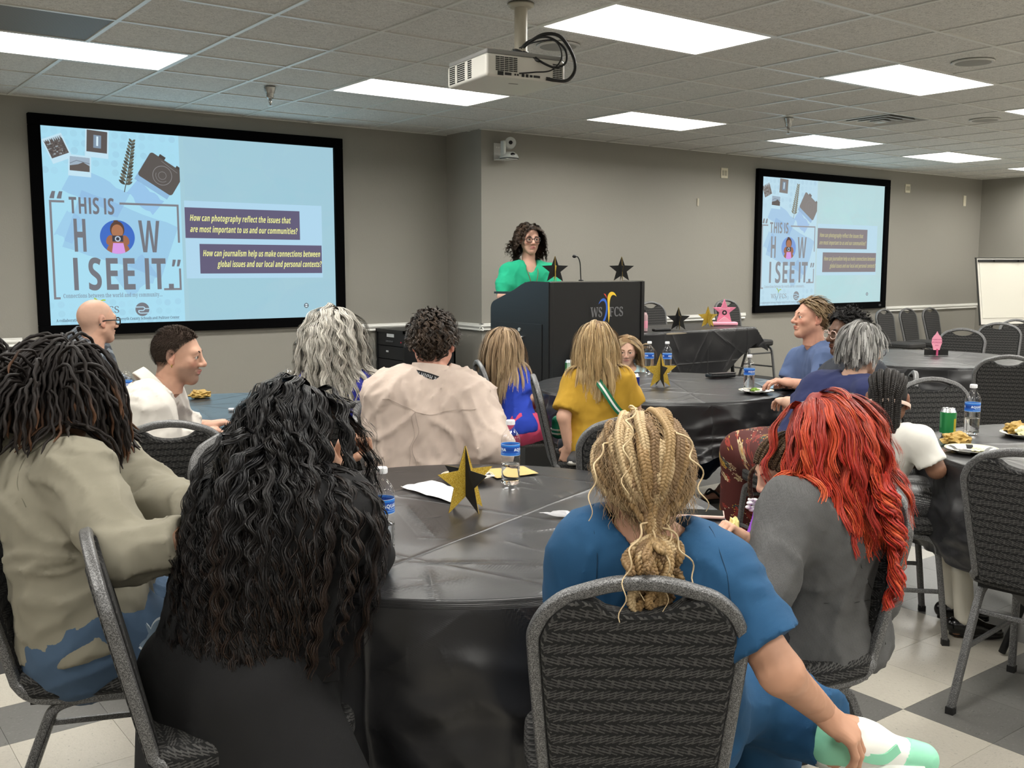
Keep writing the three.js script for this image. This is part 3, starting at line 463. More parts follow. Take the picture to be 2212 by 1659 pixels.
// ---------------------------------------------------------------- lectern on the stage
{
  const Xa = 4.63, W = 0.97, Za = -5.70, D = 0.73, H = 1.157, o = thing('lectern', 'black wooden lectern with a coloured school logo on its front', 'lectern', null, [Xa + W / 2, STAGE, Za - D / 2]);
  const front = mat(0x0e0e10, 0.38), side = front, edge = front;
  const sp = new THREE.Shape(); sp.moveTo(-D / 2, 0); sp.lineTo(D / 2, 0); sp.lineTo(D / 2, H); sp.lineTo(D / 2 - 0.2, H + 0.004); sp.bezierCurveTo(D / 2 - 0.3, H, D / 2 - 0.33, H - 0.02, D / 2 - 0.42, H - 0.06); sp.lineTo(-D / 2 + 0.05, H - 0.15); sp.quadraticCurveTo(-D / 2, H - 0.17, -D / 2, H - 0.22);
  for (const s of [-1, 1]) part('side_panel', extr(sp, 0.022, 0.003, 2).rotateY(-PI / 2).translate(s * (W / 2 - 0.011) + 0.011, 0, 0), side, o, 'black side panel with a sloping top');
  part('front_panel', bx(W - 0.06, H - 0.012, 0.018, 0, H / 2, D / 2 - 0.012), front, o);
  for (const s of [-1, 1]) part('corner_post', rbx(0.034, H, 0.034, 0.006, s * (W / 2 - 0.02), H / 2, D / 2 - 0.01), edge, o);
  part('top', bx(W - 0.05, 0.016, 0.32, 0, H - 0.012, D / 2 - 0.165), front, o); part('sloping_desk', bx(W - 0.05, 0.016, 0.42, 0, H - 0.09, -D / 2 + 0.22).rotateX(0), edge, o);
  part('inner_shelf', bx(W - 0.05, 0.016, D - 0.1, 0, 0.5, 0), edge, o);
  part('top_edge', bx(W - 0.03, 0.006, 0.012, 0, H + 0.002, D / 2 - 0.004), mat(0xa4a4a0, 0.25, { metalness: 0.8 }), o);
  const door = new THREE.Group(); door.name = 'side_door'; door.position.set(-W / 2 - 0.004, 0.64, 0); o.add(door);
  part('door_leaf', rbx(0.008, 0.42, 0.58, 0.002, 0, -0.005, 0), side, door); part('handle', rbx(0.02, 0.014, 0.1, 0.005, -0.014, 0.1, 0.02), mat(0xd0d0cc, 0.25, { metalness: 0.8 }), door); part('lock', cyl(0.014, 0.014, 0.01, 0, 0, 0, 16).rotateZ(PI / 2).translate(-0.006, 0.155, 0.02), mat(0xd8d8d4, 0.3, { metalness: 0.7 }), door);
  // logo decal: letters WS FCS and a leaping figure
  const logo = canvasTex(1024, 768, (c, w, h) => { c.fillStyle = '#0e0e10'; c.fillRect(0, 0, w, h); c.fillStyle = '#6d6d70'; c.textAlign = 'left';
    const L = (t, x, y, s, wx) => { c.save(); c.translate(x, y); c.font = `bold ${s}px serif`; c.scale(wx / c.measureText(t).width, 1); c.fillText(t, 0, 0); c.restore(); };
    L('WS', 30, 560, 300, 350); L('FCS', 570, 560, 290, 430);
    const fill = (col, pts) => { c.fillStyle = col; c.beginPath(); c.moveTo(pts[0], pts[1]); for (let i = 2; i < pts.length; i += 4) c.quadraticCurveTo(pts[i], pts[i + 1], pts[i + 2], pts[i + 3]); c.closePath(); c.fill(); };
    fill('#2f62c4', [330, 700, 440, 620, 470, 460, 505, 300, 430, 225, 350, 190, 260, 290, 330, 140, 430, 160, 530, 200, 530, 400, 510, 590, 405, 705, 370, 705, 330, 700]);
    fill('#d8442f', [408, 60, 480, 40, 505, 170, 470, 110, 408, 60]);
    fill('#ecc53a', [520, 150, 540, 30, 640, 20, 740, 20, 790, 130, 700, 60, 640, 110, 570, 180, 590, 420, 600, 560, 560, 700, 545, 500, 520, 150]); });
  part('logo', new THREE.PlaneGeometry(0.36, 0.27).translate(0.09, 0.95, D / 2 - 0.0015), mat(0xffffff, 0.38, { map: logo }), o, 'school logo in grey letters with a blue, red and yellow figure');
}
// ---------------------------------------------------------------- stage table with a hanging cloth
{
  const cx = 6.35, cz = -6.16, L = 1.42, D = 0.76, y0 = STAGE, H = 0.735;
  const o = thing('folding_table', 'long folding table on the stage behind the lectern, under a black cloth', 'table', null, [cx, y0, cz]);
  part('tabletop', rbx(L, 0.024, D, 0.01, 0, H - 0.014, 0), tableTopM, o);
  for (const s of [-1, 1]) for (const e of [-1, 1]) part('leg', sweep([V3(s * 0.52, H - 0.03, e * 0.26), V3(s * 0.54, 0.01, e * 0.3)], circleProfile(0.016, 10)), tableLegM, o);
  for (const s of [-1, 1]) part('cross_bar', sweep([V3(s * 0.53, 0.3, -0.28), V3(s * 0.53, 0.3, 0.28)], circleProfile(0.01, 8)), tableLegM, o);
  // cloth: front and ends hang, with a drooping corner at the right
  const pos = [], uv = [], idx = [], nx = 90, nz = 70; reseed(5);
  for (let j = 0; j <= nz; j++) for (let i = 0; i <= nx; i++) {
    const sx = -L / 2 - 0.02 + (L + 0.2) * i / nx, ov = 0.43 - 0.3 * sstep(0.15, L / 2 + 0.1, sx), sz = -D / 2 - 0.1 + (D + 0.1 + ov) * j / nz; const ox = Math.max(0, Math.abs(sx) - L / 2), oz = Math.max(0, sz - D / 2, -sz - D / 2);
    let x = clamp(sx, -L / 2 - 0.004, L / 2 + 0.004), z = clamp(sz, -D / 2 - 0.004, D / 2 + 0.004), y = H + 0.002 - Math.hypot(ox, oz) * (ox && oz ? 0.96 : 1);
    if (ox && oz) { const k = Math.min(ox, oz); x += Math.sign(sx) * k * 0.55; z += Math.sign(sz) * k * 0.55; }
    const hang = Math.max(ox, oz); z += Math.sign(sz) * (hang > 0 ? 0.012 * Math.sin(sx * 9) * hang / 0.5 : 0) + (hang ? 0.01 * pn(sx * 4, y * 5, sz) : 0); x += hang ? 0.008 * pn(sx * 3, y * 4, sz + 9) : 0;
    pos.push(x, y, z); uv.push(sx, sz); }
  for (let j = 0; j < nz; j++) for (let i = 0; i < nx; i++) { const a = j * (nx + 1) + i, b = a + nx + 1; idx.push(a, b, a + 1, a + 1, b, b + 1); }
  const g = new THREE.BufferGeometry(); g.setAttribute('position', new THREE.Float32BufferAttribute(pos, 3)); g.setAttribute('uv', new THREE.Float32BufferAttribute(uv, 2)); g.setIndex(idx); g.computeVertexNormals();
  const c = part(uniqueName('tablecloth'), g, clothMat); c.position.set(cx, y0, cz); c.userData = { label: 'black cloth hanging off the long stage table behind the lectern', category: 'tablecloth', group: 'black plastic tablecloths' };
}
// ---------------------------------------------------------------- equipment rack
{
  const o = thing('equipment_rack', 'low black equipment rack in the wall corner behind the seated man', 'rack', null, [4.66, 0, -8.08]), k = mat(0x0b0c0e, 0.45), pn2 = mat(0x15161a, 0.5), W = 0.52, D = 0.56, H = 0.89;
  part('cabinet', merge([bx(D, 0.03, W, D / 2, H - 0.015, 0), bx(D, 0.03, W, D / 2, 0.015, 0), bx(D, H, 0.02, D / 2, H / 2, W / 2 - 0.01), bx(D, H, 0.02, D / 2, H / 2, -W / 2 + 0.01), bx(0.02, H, W, D - 0.01, H / 2, 0)]), k, o);
  for (let i = 0; i < 6; i++) { const y = H - 0.09 - i * 0.125; const u = new THREE.Group(); u.name = 'rack_unit'; o.add(u); part('face', bx(0.02, 0.118, W - 0.05, 0.02, y, 0), pn2, u);
    if (i === 0) { part('label_strip', bx(0.004, 0.03, 0.13, 0.009, y + 0.035, 0), mat(0xd8d8d8, 0.5), u); for (let n = 0; n < 6; n++) part('knob', cyl(0.008, 0.008, 0.012, 0, 0, 0, 10).rotateZ(PI / 2).translate(0.006, y - 0.02, -0.07 + n * 0.022), mat(0x4a4a4c, 0.5), u); part('lamp', bx(0.004, 0.012, 0.012, 0.009, y - 0.02, 0.19), mat(0xc03040, 0.4), u); }
    if (i === 1) part('label_strip', bx(0.004, 0.016, 0.04, 0.009, y + 0.01, -0.06), mat(0xc9c9c9, 0.5), u);
    if (i === 3) { part('label_strip', bx(0.004, 0.02, 0.08, 0.009, y + 0.02, -0.03), mat(0x8f8f8f, 0.5), u); part('knob', cyl(0.006, 0.006, 0.01, 0, 0, 0, 10).rotateZ(PI / 2).translate(0.006, y, 0.13), mat(0x707070, 0.5), u); } }
}
// ---------------------------------------------------------------- whiteboard easel
{
  const o = thing('whiteboard_easel', 'white dry-erase easel with black tripod legs at the right edge', 'easel', null, [13.5, 0, -6.85], -0.35), k = mat(0x121213, 0.4), al = mat(0x3b3b38, 0.4);
  const b = new THREE.Group(); b.name = 'board'; b.position.set(0, 1.14, 0.05); b.rotation.x = -0.16; o.add(b); const w = 0.95, h = 0.9;
  part('panel', rbx(w, h, 0.016, 0.006), mat(0xdedbd2, 0.25), b); part('rim', merge([bx(w + 0.02, 0.012, 0.024, 0, h / 2, 0), bx(w + 0.02, 0.012, 0.024, 0, -h / 2, 0), bx(0.012, h, 0.024, w / 2, 0, 0), bx(0.012, h, 0.024, -w / 2, 0, 0)]), al, b);
  part('clamp_bar', rbx(w - 0.04, 0.035, 0.02, 0.005, 0, h / 2 - 0.04, 0.016), k, b); part('paper_pad', bx(w - 0.06, h - 0.16, 0.006, 0.01, 0.01, 0.012), mat(0xd9d6ca, 0.9), b);
  for (const s of [-1, 1]) part('clamp_knob', cyl(0.012, 0.012, 0.03, 0, 0, 0, 12).rotateX(PI / 2).translate(s * 0.2, h / 2 - 0.04, 0.03), k, b);
  for (const [x, z] of [[-0.42, 0.1], [0.42, 0.1], [0, -0.5]]) part('leg', sweep([V3(x * 0.5, 0.98, -0.02), V3(x, 0.01, z)], circleProfile(0.011, 8)), k, o);
  part('hub', merge([rbx(0.44, 0.03, 0.04, 0.008, 0, 0.97, -0.02), cyl(0.02, 0.02, 0.05, -0.22, 0.96, -0.02, 12)]), k, o);
}
// ---------------------------------------------------------------- chairs in place
const chairAt = (label, x, z, fx, fz, y) => chair(label, x, z, facing(fx, fz), y);
chairAt('nearest banquet chair, its whole patterned back turned to the viewer', 1.417, -1.488, 0.62, -0.785);
chairAt('banquet chair seen edge-on at lower left, behind the long black hair', 0.81, -2.105, 0.978, 0.207);
chairAt('banquet chair under the person in jeans at the left edge', 0.68, -2.64, 0.93, 0.37);
chairAt('banquet chair under the person in the grey blazer', 2.07, -1.63, -0.95, -0.3);
chairAt('banquet chair with an arched hand hole, behind the young man in white', 1.285, -3.865, 0.42, -0.9);
chairAt('banquet chair partly hidden behind the long black hair, left of the nearest table', 1.36, -2.97, 0.35, 0.94);
chairAt('banquet chair under the man in the pale pink shirt', 2.16, -3.4, 0.8, 0.6);
chairAt('banquet chair under the woman with long grey hair', 1.98, -3.95, 0.1, -1);
chairAt('banquet chair under the bald man by the larger screen', 1.3, -5.62, 0.75, 0.66);
chairAt('banquet chair seen edge-on between the two girls in blue and yellow', 3.42, -3.86, 0.83, 0.56);
chairAt('empty banquet chair just behind the blond braids', 2.737, -2.9, 0.6, -0.8);
chairAt('banquet chair under the girl in the blue shirt', 3.667, -4.72, 0.9, 0.43);
chairAt('banquet chair under the small child facing the viewer', 4.97, -5.29, -0.35, 0.94);
chairAt('banquet chair under the man in the blue-grey t-shirt', 5.02, -3.6, -0.8, -0.6);
chairAt('banquet chair under the person in clear-framed glasses', 4.72, -3.18, -0.6, -0.8);
chairAt('banquet chair under the woman with short grey hair', 3.9, -2.905, 0.35, -0.93);
chairAt('banquet chair under the girl with black cornrow braids', 3.6, -2.3, 0.68, 0.73);
chairAt('empty banquet chair to the right of the girl with cornrow braids', 4.536, -2.46, -0.5, 0.87);
chairAt('banquet chair cut off by the right edge, with flowered cloth on its seat', 3.35, -1.48, 0.99, -0.1);
chairAt('empty banquet chair on the far side of the table with the pink card', 8.4, -4.67, -0.95, 0.3);
chairAt('leftmost of three banquet chairs lined up along the wall below the right screen', 11.77, -7.25, 0, 1);
chairAt('middle of three banquet chairs lined up along the wall below the right screen', 12.31, -7.25, 0, 1);
chairAt('rightmost of three banquet chairs lined up along the wall below the right screen', 12.78, -7.2, 0, 1);
chairAt('banquet chair with a bright metal edge in front of the whiteboard', 9.6, -4.9, -0.9, 0.44);
chairAt('banquet chair beside the right edge, overlapping the whiteboard corner', 10.5, -5.0, -0.5, 0.87);
chairAt('banquet chair on the stage behind the pink star', 8.42, -7.02, 0, 1, STAGE);
chairAt('banquet chair on the stage half hidden by the lectern', 7.27, -7.02, 0, 1, STAGE);
chairAt('banquet chair under the far end of the right-hand tables, by the white floor', 6.5, -3.3, 0.8, -0.6);
// ---------------------------------------------------------------- small things on the tables
const capM = mat(0xe9eaec, 0.4), petM = mat(0xffffff, 0.04, { transmission: 1, thickness: 0, ior: 1.45 }), waterM = mat(0xffffff, 0.02, { transmission: 1, thickness: 0.05, ior: 1.33 });
const bottleLabel = canvasTex(512, 160, (c, w, h) => { c.fillStyle = '#1f4fa8'; c.fillRect(0, 0, w, h); const g = [['#2f7fd6', 0, 30], ['#143f8c', 60, 30], ['#2a6cc4', 118, 42]]; for (const [col, y, hh] of g) { c.fillStyle = col; c.fillRect(0, y, w, hh); } c.fillStyle = '#cfe3f5'; c.fillRect(0, 0, w, 5); c.fillRect(0, h - 5, w, 5);
  for (const x of [30, 286]) { c.save(); c.translate(x, 92); c.font = 'bold 54px sans-serif'; c.scale(186 / c.measureText('AQUAFINA').width, 1); c.fillStyle = '#f2f7fc'; c.fillText('AQUAFINA', 0, 0); c.restore(); c.fillStyle = '#a9c8ea'; c.fillRect(x + 40, 104, 110, 7); c.fillRect(x + 20, 128, 150, 4); } });
const labelM = mat(0xffffff, 0.35, { map: bottleLabel });
function makeBottle(level, cap, label) {
  const o = new THREE.Group();
  const prof = [[0.001, 0.004], [0.018, 0.0], [0.027, 0.002], [0.031, 0.008]]; for (let k = 0; k < 6; k++) { const y = 0.014 + k * 0.0135; prof.push([0.0318, y], [0.0302, y + 0.0067]); }
  prof.push([0.0318, 0.096], [0.0312, 0.1], [0.0312, 0.137], [0.0318, 0.14], [0.0318, 0.15], [0.03, 0.158], [0.025, 0.17], [0.0175, 0.18], [0.0125, 0.187], [0.0122, 0.2], [0.0118, 0.204]);
  part('shell', lathe(prof, 36), petM, o);
  if (level) { const w = prof.filter(p => p[1] < level).map(p => [Math.max(0, p[0] - 0.0012), p[1] + 0.0015]); const last = w[w.length - 1]; w.push([last[0], level], [0, level]); part('water', lathe(w, 32), waterM, o); }
  if (label) part('label', new THREE.CylinderGeometry(0.0316, 0.0316, 0.037, 36, 1, true).translate(0, 0.1185, 0), labelM, o);
  if (cap) part('cap', merge([lathe([[0, 0.215], [0.0135, 0.2145], [0.0145, 0.212], [0.0145, 0.2], [0.0138, 0.199], [0.012, 0.199]], 28), ...[...Array(20).keys()].map(i => bx(0.0012, 0.011, 0.0015, 0.0146, 0.206, 0).rotateY(i * PI / 10))]), capM, o);
  return o;
}
const bProto = makeBottle(0.12, true, true), bLow = makeBottle(0.07, true, true), bOpen = makeBottle(0.11, false, true);
function bottle(p, label, x, z, turn, y = TH) { const c = p.clone(); c.name = uniqueName('water_bottle'); c.userData = { label, category: 'bottle', group: 'plastic water bottles' }; c.position.set(x, y + 0.002, z); c.rotation.y = turn; c.scale.setScalar(1.02); scene.add(c); }
bottle(bLow, 'plastic water bottle nearest the viewer, beside the black coat sleeve', 1.24, -2.2, 2.3);
bottle(bLow, 'plastic water bottle beside the tan napkin, behind the gold star', 1.975, -2.632, 2.5);
bottle(bProto, 'left of two water bottles standing behind the gold star by the child', 4.85, -4.88, 2.6);
bottle(bProto, 'right of two water bottles standing behind the gold star by the child', 4.93, -4.79, 2.2);
bottle(bProto, 'water bottle standing before the man in the blue-grey t-shirt', 4.575, -3.785, 1.7);
bottle(bLow, 'water bottle beside the green can on the right-edge table', 4.19, -2.235, 1.5);
bottle(bOpen, 'uncapped water bottle behind the long black hair, near the grey-haired woman', 2.21, -4.9, 2);
bottle(bOpen, 'uncapped water bottle peeping out behind the young man in white', 1.5, -5.33, 2);
{ const o = thing('bottle_cap', 'loose white bottle cap on the pale blue shining table', 'bottle cap', null, [1.876, TH + 0.003, -4.853]); part('cap', lathe([[0, 0.014], [0.014, 0.0135], [0.0152, 0.011], [0.0152, 0], [0, 0]], 24), capM, o); }
function canThing(col, band, label, x, z, y = TH) {
  const t = canvasTex(256, 256, (c, w, h) => { c.fillStyle = col; c.fillRect(0, 0, w, h); for (const [cc, x0, y0, ww, hh] of band) { c.fillStyle = cc; c.fillRect(x0, y0, ww, hh); } });
  const o = thing('drink_can', label, 'can', null, [x, y + 0.002, z], 1.2), al = mat(0xc9cbcc, 0.25, { metalness: 0.85 });
  part('body', lathe([[0.026, 0.008], [0.033, 0.018], [0.0331, 0.104], [0.0328, 0.106]], 36), mat(0xffffff, 0.28, { map: t, metalness: 0.35 }), o);
  part('lid', lathe([[0, 0.118], [0.023, 0.118], [0.025, 0.122], [0.0265, 0.122], [0.0275, 0.117], [0.0328, 0.106]], 36), al, o); part('base', lathe([[0, 0.006], [0.02, 0.001], [0.024, 0], [0.026, 0.008]], 36), al, o);
  part('pull_tab', rbx(0.012, 0.0015, 0.022, 0.0006, 0, 0.1195, 0.006), al, o);
}
canThing('#2d8a4e', [['#1e6b3a', 0, 0, 60, 256], ['#c9b637', 196, 110, 22, 60], ['#e7ece6', 80, 178, 54, 70], ['#57a873', 90, 40, 40, 110], ['#c9b637', 20, 120, 24, 50]], 'green soda can on the right-edge table, beside the bottle', 4.058, -2.27);
canThing('#2a7a43', [['#d7c93f', 0, 150, 256, 12], ['#c8e0c8', 150, 60, 60, 70], ['#e0542f', 60, 100, 30, 40]], 'green soda can behind the yellow shirt, in front of the lectern', 4.2, -4.95);
canThing('#1b2f86', [['#c9cfe2', 90, 90, 60, 60], ['#0f1d5c', 0, 0, 60, 256], ['#d4d8e4', 100, 30, 40, 20]], 'dark blue soda can beside the girl in the yellow shirt', 3.945, -4.09);
// crossed card stars
const goldTex = (() => { reseed(91); return canvasTex(512, 512, (c, w, h) => { c.fillStyle = '#b8962a'; c.fillRect(0, 0, w, h); for (let i = 0; i < 26000; i++) { c.fillStyle = ['#f3dd6c', '#8d6f16', '#d9b93c', '#fff3a8', '#6f5612', '#cda92f'][Math.floor(rnd() * 6)]; const s = rr(1, 3.2); c.fillRect(rnd() * w, rnd() * h, s, s); } }, [6, 6]); })();
const goldM = mat(0xffffff, 0.45, { map: goldTex, metalness: 0.35, bumpMap: goldTex, bumpScale: 0.001 }), blackCard = mat(0x0b0b0b, 0.75);
function starShape(R, cut) { const s = []; for (let k = 0; k < 10; k++) { const a = PI / 2 + k * PI / 5, r = k % 2 ? R * 0.42 : R; s.push([r * Math.cos(a), r * Math.sin(a)]); } return poly(s); }
function halfStar(R, side) { const s = []; for (let k = 0; k <= 10; k++) { const a = PI / 2 + k * PI / 5, r = k % 2 ? R * 0.42 : R; const x = r * Math.cos(a), y = r * Math.sin(a); if (x * side > -1e-6) s.push([x, y]); } s.sort((p, q) => Math.atan2(q[1], q[0] * side) - Math.atan2(p[1], p[0] * side)); return poly(s.map(p => [Math.max(p[0] * side, 0.0012) * side, p[1]])); }
function star(label, x, y, z, turn, R, faces) { // faces: colours of the four half cards as seen turning round: [front A, back A, front B, back B]
  const o = thing('table_star', label, 'star decoration', 'crossed card stars', [x, y + R * 0.81 + 0.002, z], turn), th = 0.0012;
  const mk = m => m === 'g' ? goldM : blackCard;
  for (let c = 0; c < 2; c++) { const ang = c * PI / 2; const card = new THREE.Group(); card.name = 'star_card'; card.rotation.y = ang; o.add(card);
    for (const s of [1, -1]) { part('front_face', extr(halfStar(R, s), th).translate(0, 0, 0.0002), mk(faces[c * 2]), card); part('back_face', extr(halfStar(R, s), th).translate(0, 0, -th - 0.0002), mk(faces[c * 2 + 1]), card); } }
}
star('largest gold glitter and black star, on the nearest table', 1.655, TH, -2.43, 0.05, 0.108, ['g', 'k', 'g', 'k']);
star('gold and black star on the table in front of the lectern', 4.36, TH, -4.29, -0.38, 0.112, ['g', 'k', 'g', 'k']);
star('black star in front of the speaker, at the left end of the lectern', 4.8, 1.357, -5.84, -0.55, 0.105, ['k', 'g', 'k', 'g']);
star('black star with a gold fin at the right end of the lectern', 5.5, 1.357, -5.86, -0.6, 0.105, ['k', 'g', 'g', 'k']);
star('black star on the long stage table', 6.22, STAGE + 0.737, -5.92, -0.6, 0.105, ['k', 'g', 'g', 'k']);
star('gold star on the long stage table, beside the pink star', 6.72, STAGE + 0.737, -6.04, -0.4, 0.1, ['g', 'k', 'k', 'g']);
{ // pink star award
  const o = thing('star_award', 'pink standing star award on the stage table', 'award', null, [6.98, STAGE + 0.739, -6.08], -0.65), p = mat(0xe27f9c, 0.6), p2 = mat(0xf0a3b6, 0.6), k = mat(0x1c1216, 0.6);
  part('base', rbx(0.24, 0.034, 0.09, 0.015, 0, 0.018, 0), p2, o); part('wedge', extr(poly([[-0.07, 0], [0.07, 0], [0, 0.05]]), 0.03, 0.003).translate(0, 0.034, 0), p2, o);
  part('star', extr(starShape(0.11), 0.02, 0.004).translate(0, 0.13, -0.012), p, o); part('rosette', merge([cyl(0.022, 0.022, 0.004, 0, 0, 0, 24).rotateX(PI / 2).translate(0, 0.118, 0.012)]), k, o); part('rosette_star', extr(starShape(0.014), 0.003).translate(0, 0.118, 0.013), p2, o);
  const t = canvasTex(256, 64, (c, w, h) => { c.fillStyle = '#e27f9c'; c.fillRect(0, 0, w, h); c.fillStyle = '#f7c4cf'; c.font = 'bold 40px serif'; c.textAlign = 'center'; c.fillText('MOVIE STAR', w / 2, 46); }); part('lettering', new THREE.PlaneGeometry(0.1, 0.022).translate(0, 0.153, 0.0132), mat(0xffffff, 0.6, { map: t }), o);
}
{ // pink name card with black card foot
  const o = thing('pink_card', 'pink pointed card in a black foot on the far round table', 'card', null, [7.708, TH + 0.003, -4.444], -0.75), pk = mat(0xdd5f8c, 0.6);
  const t = canvasTex(256, 256, (c, w, h) => { c.fillStyle = '#e79ab0'; c.fillRect(0, 0, w, h); c.fillStyle = '#b64f72'; c.font = 'bold 40px sans-serif'; c.textAlign = 'center'; c.fillText('FOREVER', 128, 96); c.font = 'bold 46px sans-serif'; c.fillText('SPONSOR', 128, 150); c.font = 'bold 30px sans-serif'; c.fillText('2024', 128, 200); });
  t.repeat.set(9, 9); t.wrapS = t.wrapT = THREE.RepeatWrapping; t.offset.set(0.5, 0.5);
  part('foot_card', bx(0.19, 0.05, 0.003, 0, 0.026, 0), blackCard, o); part('foot_card', bx(0.003, 0.055, 0.09, 0.0, 0.028, 0.0), pk, o);
  const sh = poly([[-0.025, 0], [-0.032, 0.03], [-0.042, 0.06], [-0.038, 0.095], [-0.026, 0.115], [-0.012, 0.13], [0, 0.155], [0.012, 0.13], [0.026, 0.115], [0.038, 0.095], [0.042, 0.06], [0.032, 0.03], [0.025, 0]]);
  const g = extr(sh, 0.003); const u = g.attributes.uv, pp = g.attributes.position; for (let i = 0; i < u.count; i++) u.setXY(i, pp.getX(i), pp.getY(i) - 0.065); part('card_face', g.translate(0, 0.045, 0.002), mat(0xffffff, 0.6, { map: t }), o);
}
{ // gooseneck microphone
  const o = thing('microphone', 'thin black gooseneck microphone on the lectern', 'microphone', null, [5.16, 1.357, -5.98]), k = mat(0x0b0b0c, 0.45);
  part('neck', tubeG([[0.02, 0, 0], [0.015, 0.06, 0], [0, 0.14, 0.01], [-0.03, 0.185, 0.02], [-0.065, 0.192, 0.03]], 0.0045, 30, 8), k, o); part('head', ball(0.013, 0, 0, 0).scale(1.5, 1, 1).translate(-0.078, 0.192, 0.033), k, o); part('base', lathe([[0, 0.012], [0.018, 0.01], [0.022, 0.002], [0, 0]]).translate(0.02, 0, 0), k, o);
}
// paper, napkins, plates, phones
function sheet(name, label, cat, pts, m, y, curl = 0.004, extra) { // quad with a slight curl, 0.5 mm thick
  const [a, b, c, d] = pts.map(p => V3(p[0], 0, p[1])), n = 14, pos = [], idx = [], uv = []; const ctr = a.clone().add(b).add(c).add(d).multiplyScalar(0.25);
  for (const s of [0, 1]) for (let j = 0; j <= n; j++) for (let i = 0; i <= n; i++) { const u = i / n, v = j / n, p = a.clone().lerp(b, u).lerp(d.clone().lerp(c, u), v).sub(ctr); pos.push(p.x, 0.0012 + s * 0.0006 + curl * (Math.abs(pn(u * 2.3, v * 2.1, curl * 900)) + 0.6 * u * u * v), p.z); uv.push(u, v); }
  const N = (n + 1) * (n + 1); for (const s of [0, 1]) for (let j = 0; j < n; j++) for (let i = 0; i < n; i++) { const q = s * N + j * (n + 1) + i; s ? idx.push(q, q + n + 1, q + 1, q + 1, q + n + 1, q + n + 2) : idx.push(q, q + 1, q + n + 1, q + 1, q + n + 2, q + n + 1); }
  const g = new THREE.BufferGeometry(); g.setAttribute('position', new THREE.Float32BufferAttribute(pos, 3)); g.setAttribute('uv', new THREE.Float32BufferAttribute(uv, 2)); g.setIndex(idx); g.computeVertexNormals();
  const o = part(uniqueName(name), g, m); o.position.set(ctr.x, y, ctr.z); o.userData = { label, category: cat }; return o; }
sheet('paper_sheet', 'white paper sheet lying beside the gold star on the nearest table', 'paper', [[1.653, -2.809], [1.79, -2.83], [1.765, -2.6], [1.665, -2.51]], mat(0xdededb, 0.8), TH + 0.003, 0.012);
sheet('napkin', 'flat tan paper napkin under the second bottle on the nearest table', 'napkin', [[2.03, -2.88], [2.19, -2.84], [2.15, -2.7], [1.99, -2.73]], mat(0xc2a76a, 0.85), TH + 0.003, 0.003);
sheet('plastic_wrapper', 'crumpled clear cutlery wrapper on the nearest table beside the braids', 'wrapper', [[1.78, -2.235], [1.86, -2.2], [1.95, -2.09], [1.9, -2.07]], mat(0xe8e8ea, 0.15, { transmission: 0.6, thickness: 0 }), TH + 0.003, 0.03);
function plate(label, x, z, R, food) {
  const t = canvasTex(512, 512, (c, w, h) => { c.fillStyle = '#d9d7cf'; c.fillRect(0, 0, w, h); c.fillStyle = '#0d0d0d'; for (let k = 0; k < 12; k++) { c.save(); c.translate(256, 256); c.rotate(k * PI / 6); c.beginPath(); c.moveTo(60, -30); c.lineTo(235, -44 + (k % 3) * 10); c.lineTo(235, 34); c.lineTo(60, 20); if (k % 2) c.fill(); c.restore(); } c.fillStyle = '#141414'; c.beginPath(); c.arc(256, 256, 120, 0, 7); c.fill(); c.strokeStyle = '#a98b2c'; c.lineWidth = 8; c.beginPath(); c.arc(256, 256, 246, 0, 7); c.stroke(); });
  const o = thing('paper_plate', label, 'plate', null, [x, TH + 0.003, z], rnd() * 3), g = lathe([[0, 0.002], [R * 0.66, 0.002], [R * 0.78, 0.01], [R, 0.016], [R, 0.018], [R * 0.77, 0.012], [R * 0.65, 0.004], [0, 0.004]], 48); const p = g.attributes.position, u = g.attributes.uv; for (let i = 0; i < p.count; i++) u.setXY(i, p.getX(i) / R / 2 + 0.5, p.getZ(i) / R / 2 + 0.5);
  part('plate_body', g, mat(0xffffff, 0.4, { map: t }), o); return o; }
const crumple = (w, h, d, seed, n = 3) => { const g = new THREE.IcosahedronGeometry(1, n); const m = mergeVertices(new THREE.BufferGeometry().setAttribute('position', g.attributes.position)); const p = m.attributes.position; for (let i = 0; i < p.count; i++) { const x = p.getX(i), y = p.getY(i), z = p.getZ(i), r = 0.72 + 0.55 * Math.abs(pn(x * 2.1 + seed, y * 2.1, z * 2.1)) + 0.3 * pn(x * 5, y * 5 + seed, z * 5); p.setXYZ(i, x * r * w, Math.max(y * r * h, -h * 0.55), z * r * d); } const q = m.toNonIndexed(); q.computeVertexNormals(); return q; };
const goldPaper = mat(0xa98a45, 0.6), lettuce = mat(0x6d8f2c, 0.6), cream = mat(0xd8d4a4, 0.5);
{ const p = plate('black and white plate with pale scraps on the right-edge table', 3.77, -2.005, 0.1); part('food', crumple(0.035, 0.012, 0.025, 4).translate(0.01, 0.012, 0.02), cream, p); part('fork', bx(0.012, 0.002, 0.09, -0.03, 0.016, 0.0), mat(0xe2e2e0, 0.3), p); }
{ const p = plate('patterned plate with a crumpled napkin at the right edge of the picture', 4.31, -2.06, 0.1); part('leftovers', crumple(0.05, 0.03, 0.04, 8).translate(0.0, 0.022, 0), cream, p); }
{ const p = plate('small plate with a green salad scrap before the man in blue-grey', 4.575, -3.73, 0.1); part('food', crumple(0.035, 0.016, 0.02, 6).translate(0.01, 0.015, 0), lettuce, p); part('fork', bx(0.012, 0.002, 0.1, -0.03, 0.016, 0.0), mat(0xe2e2e0, 0.3), p); }
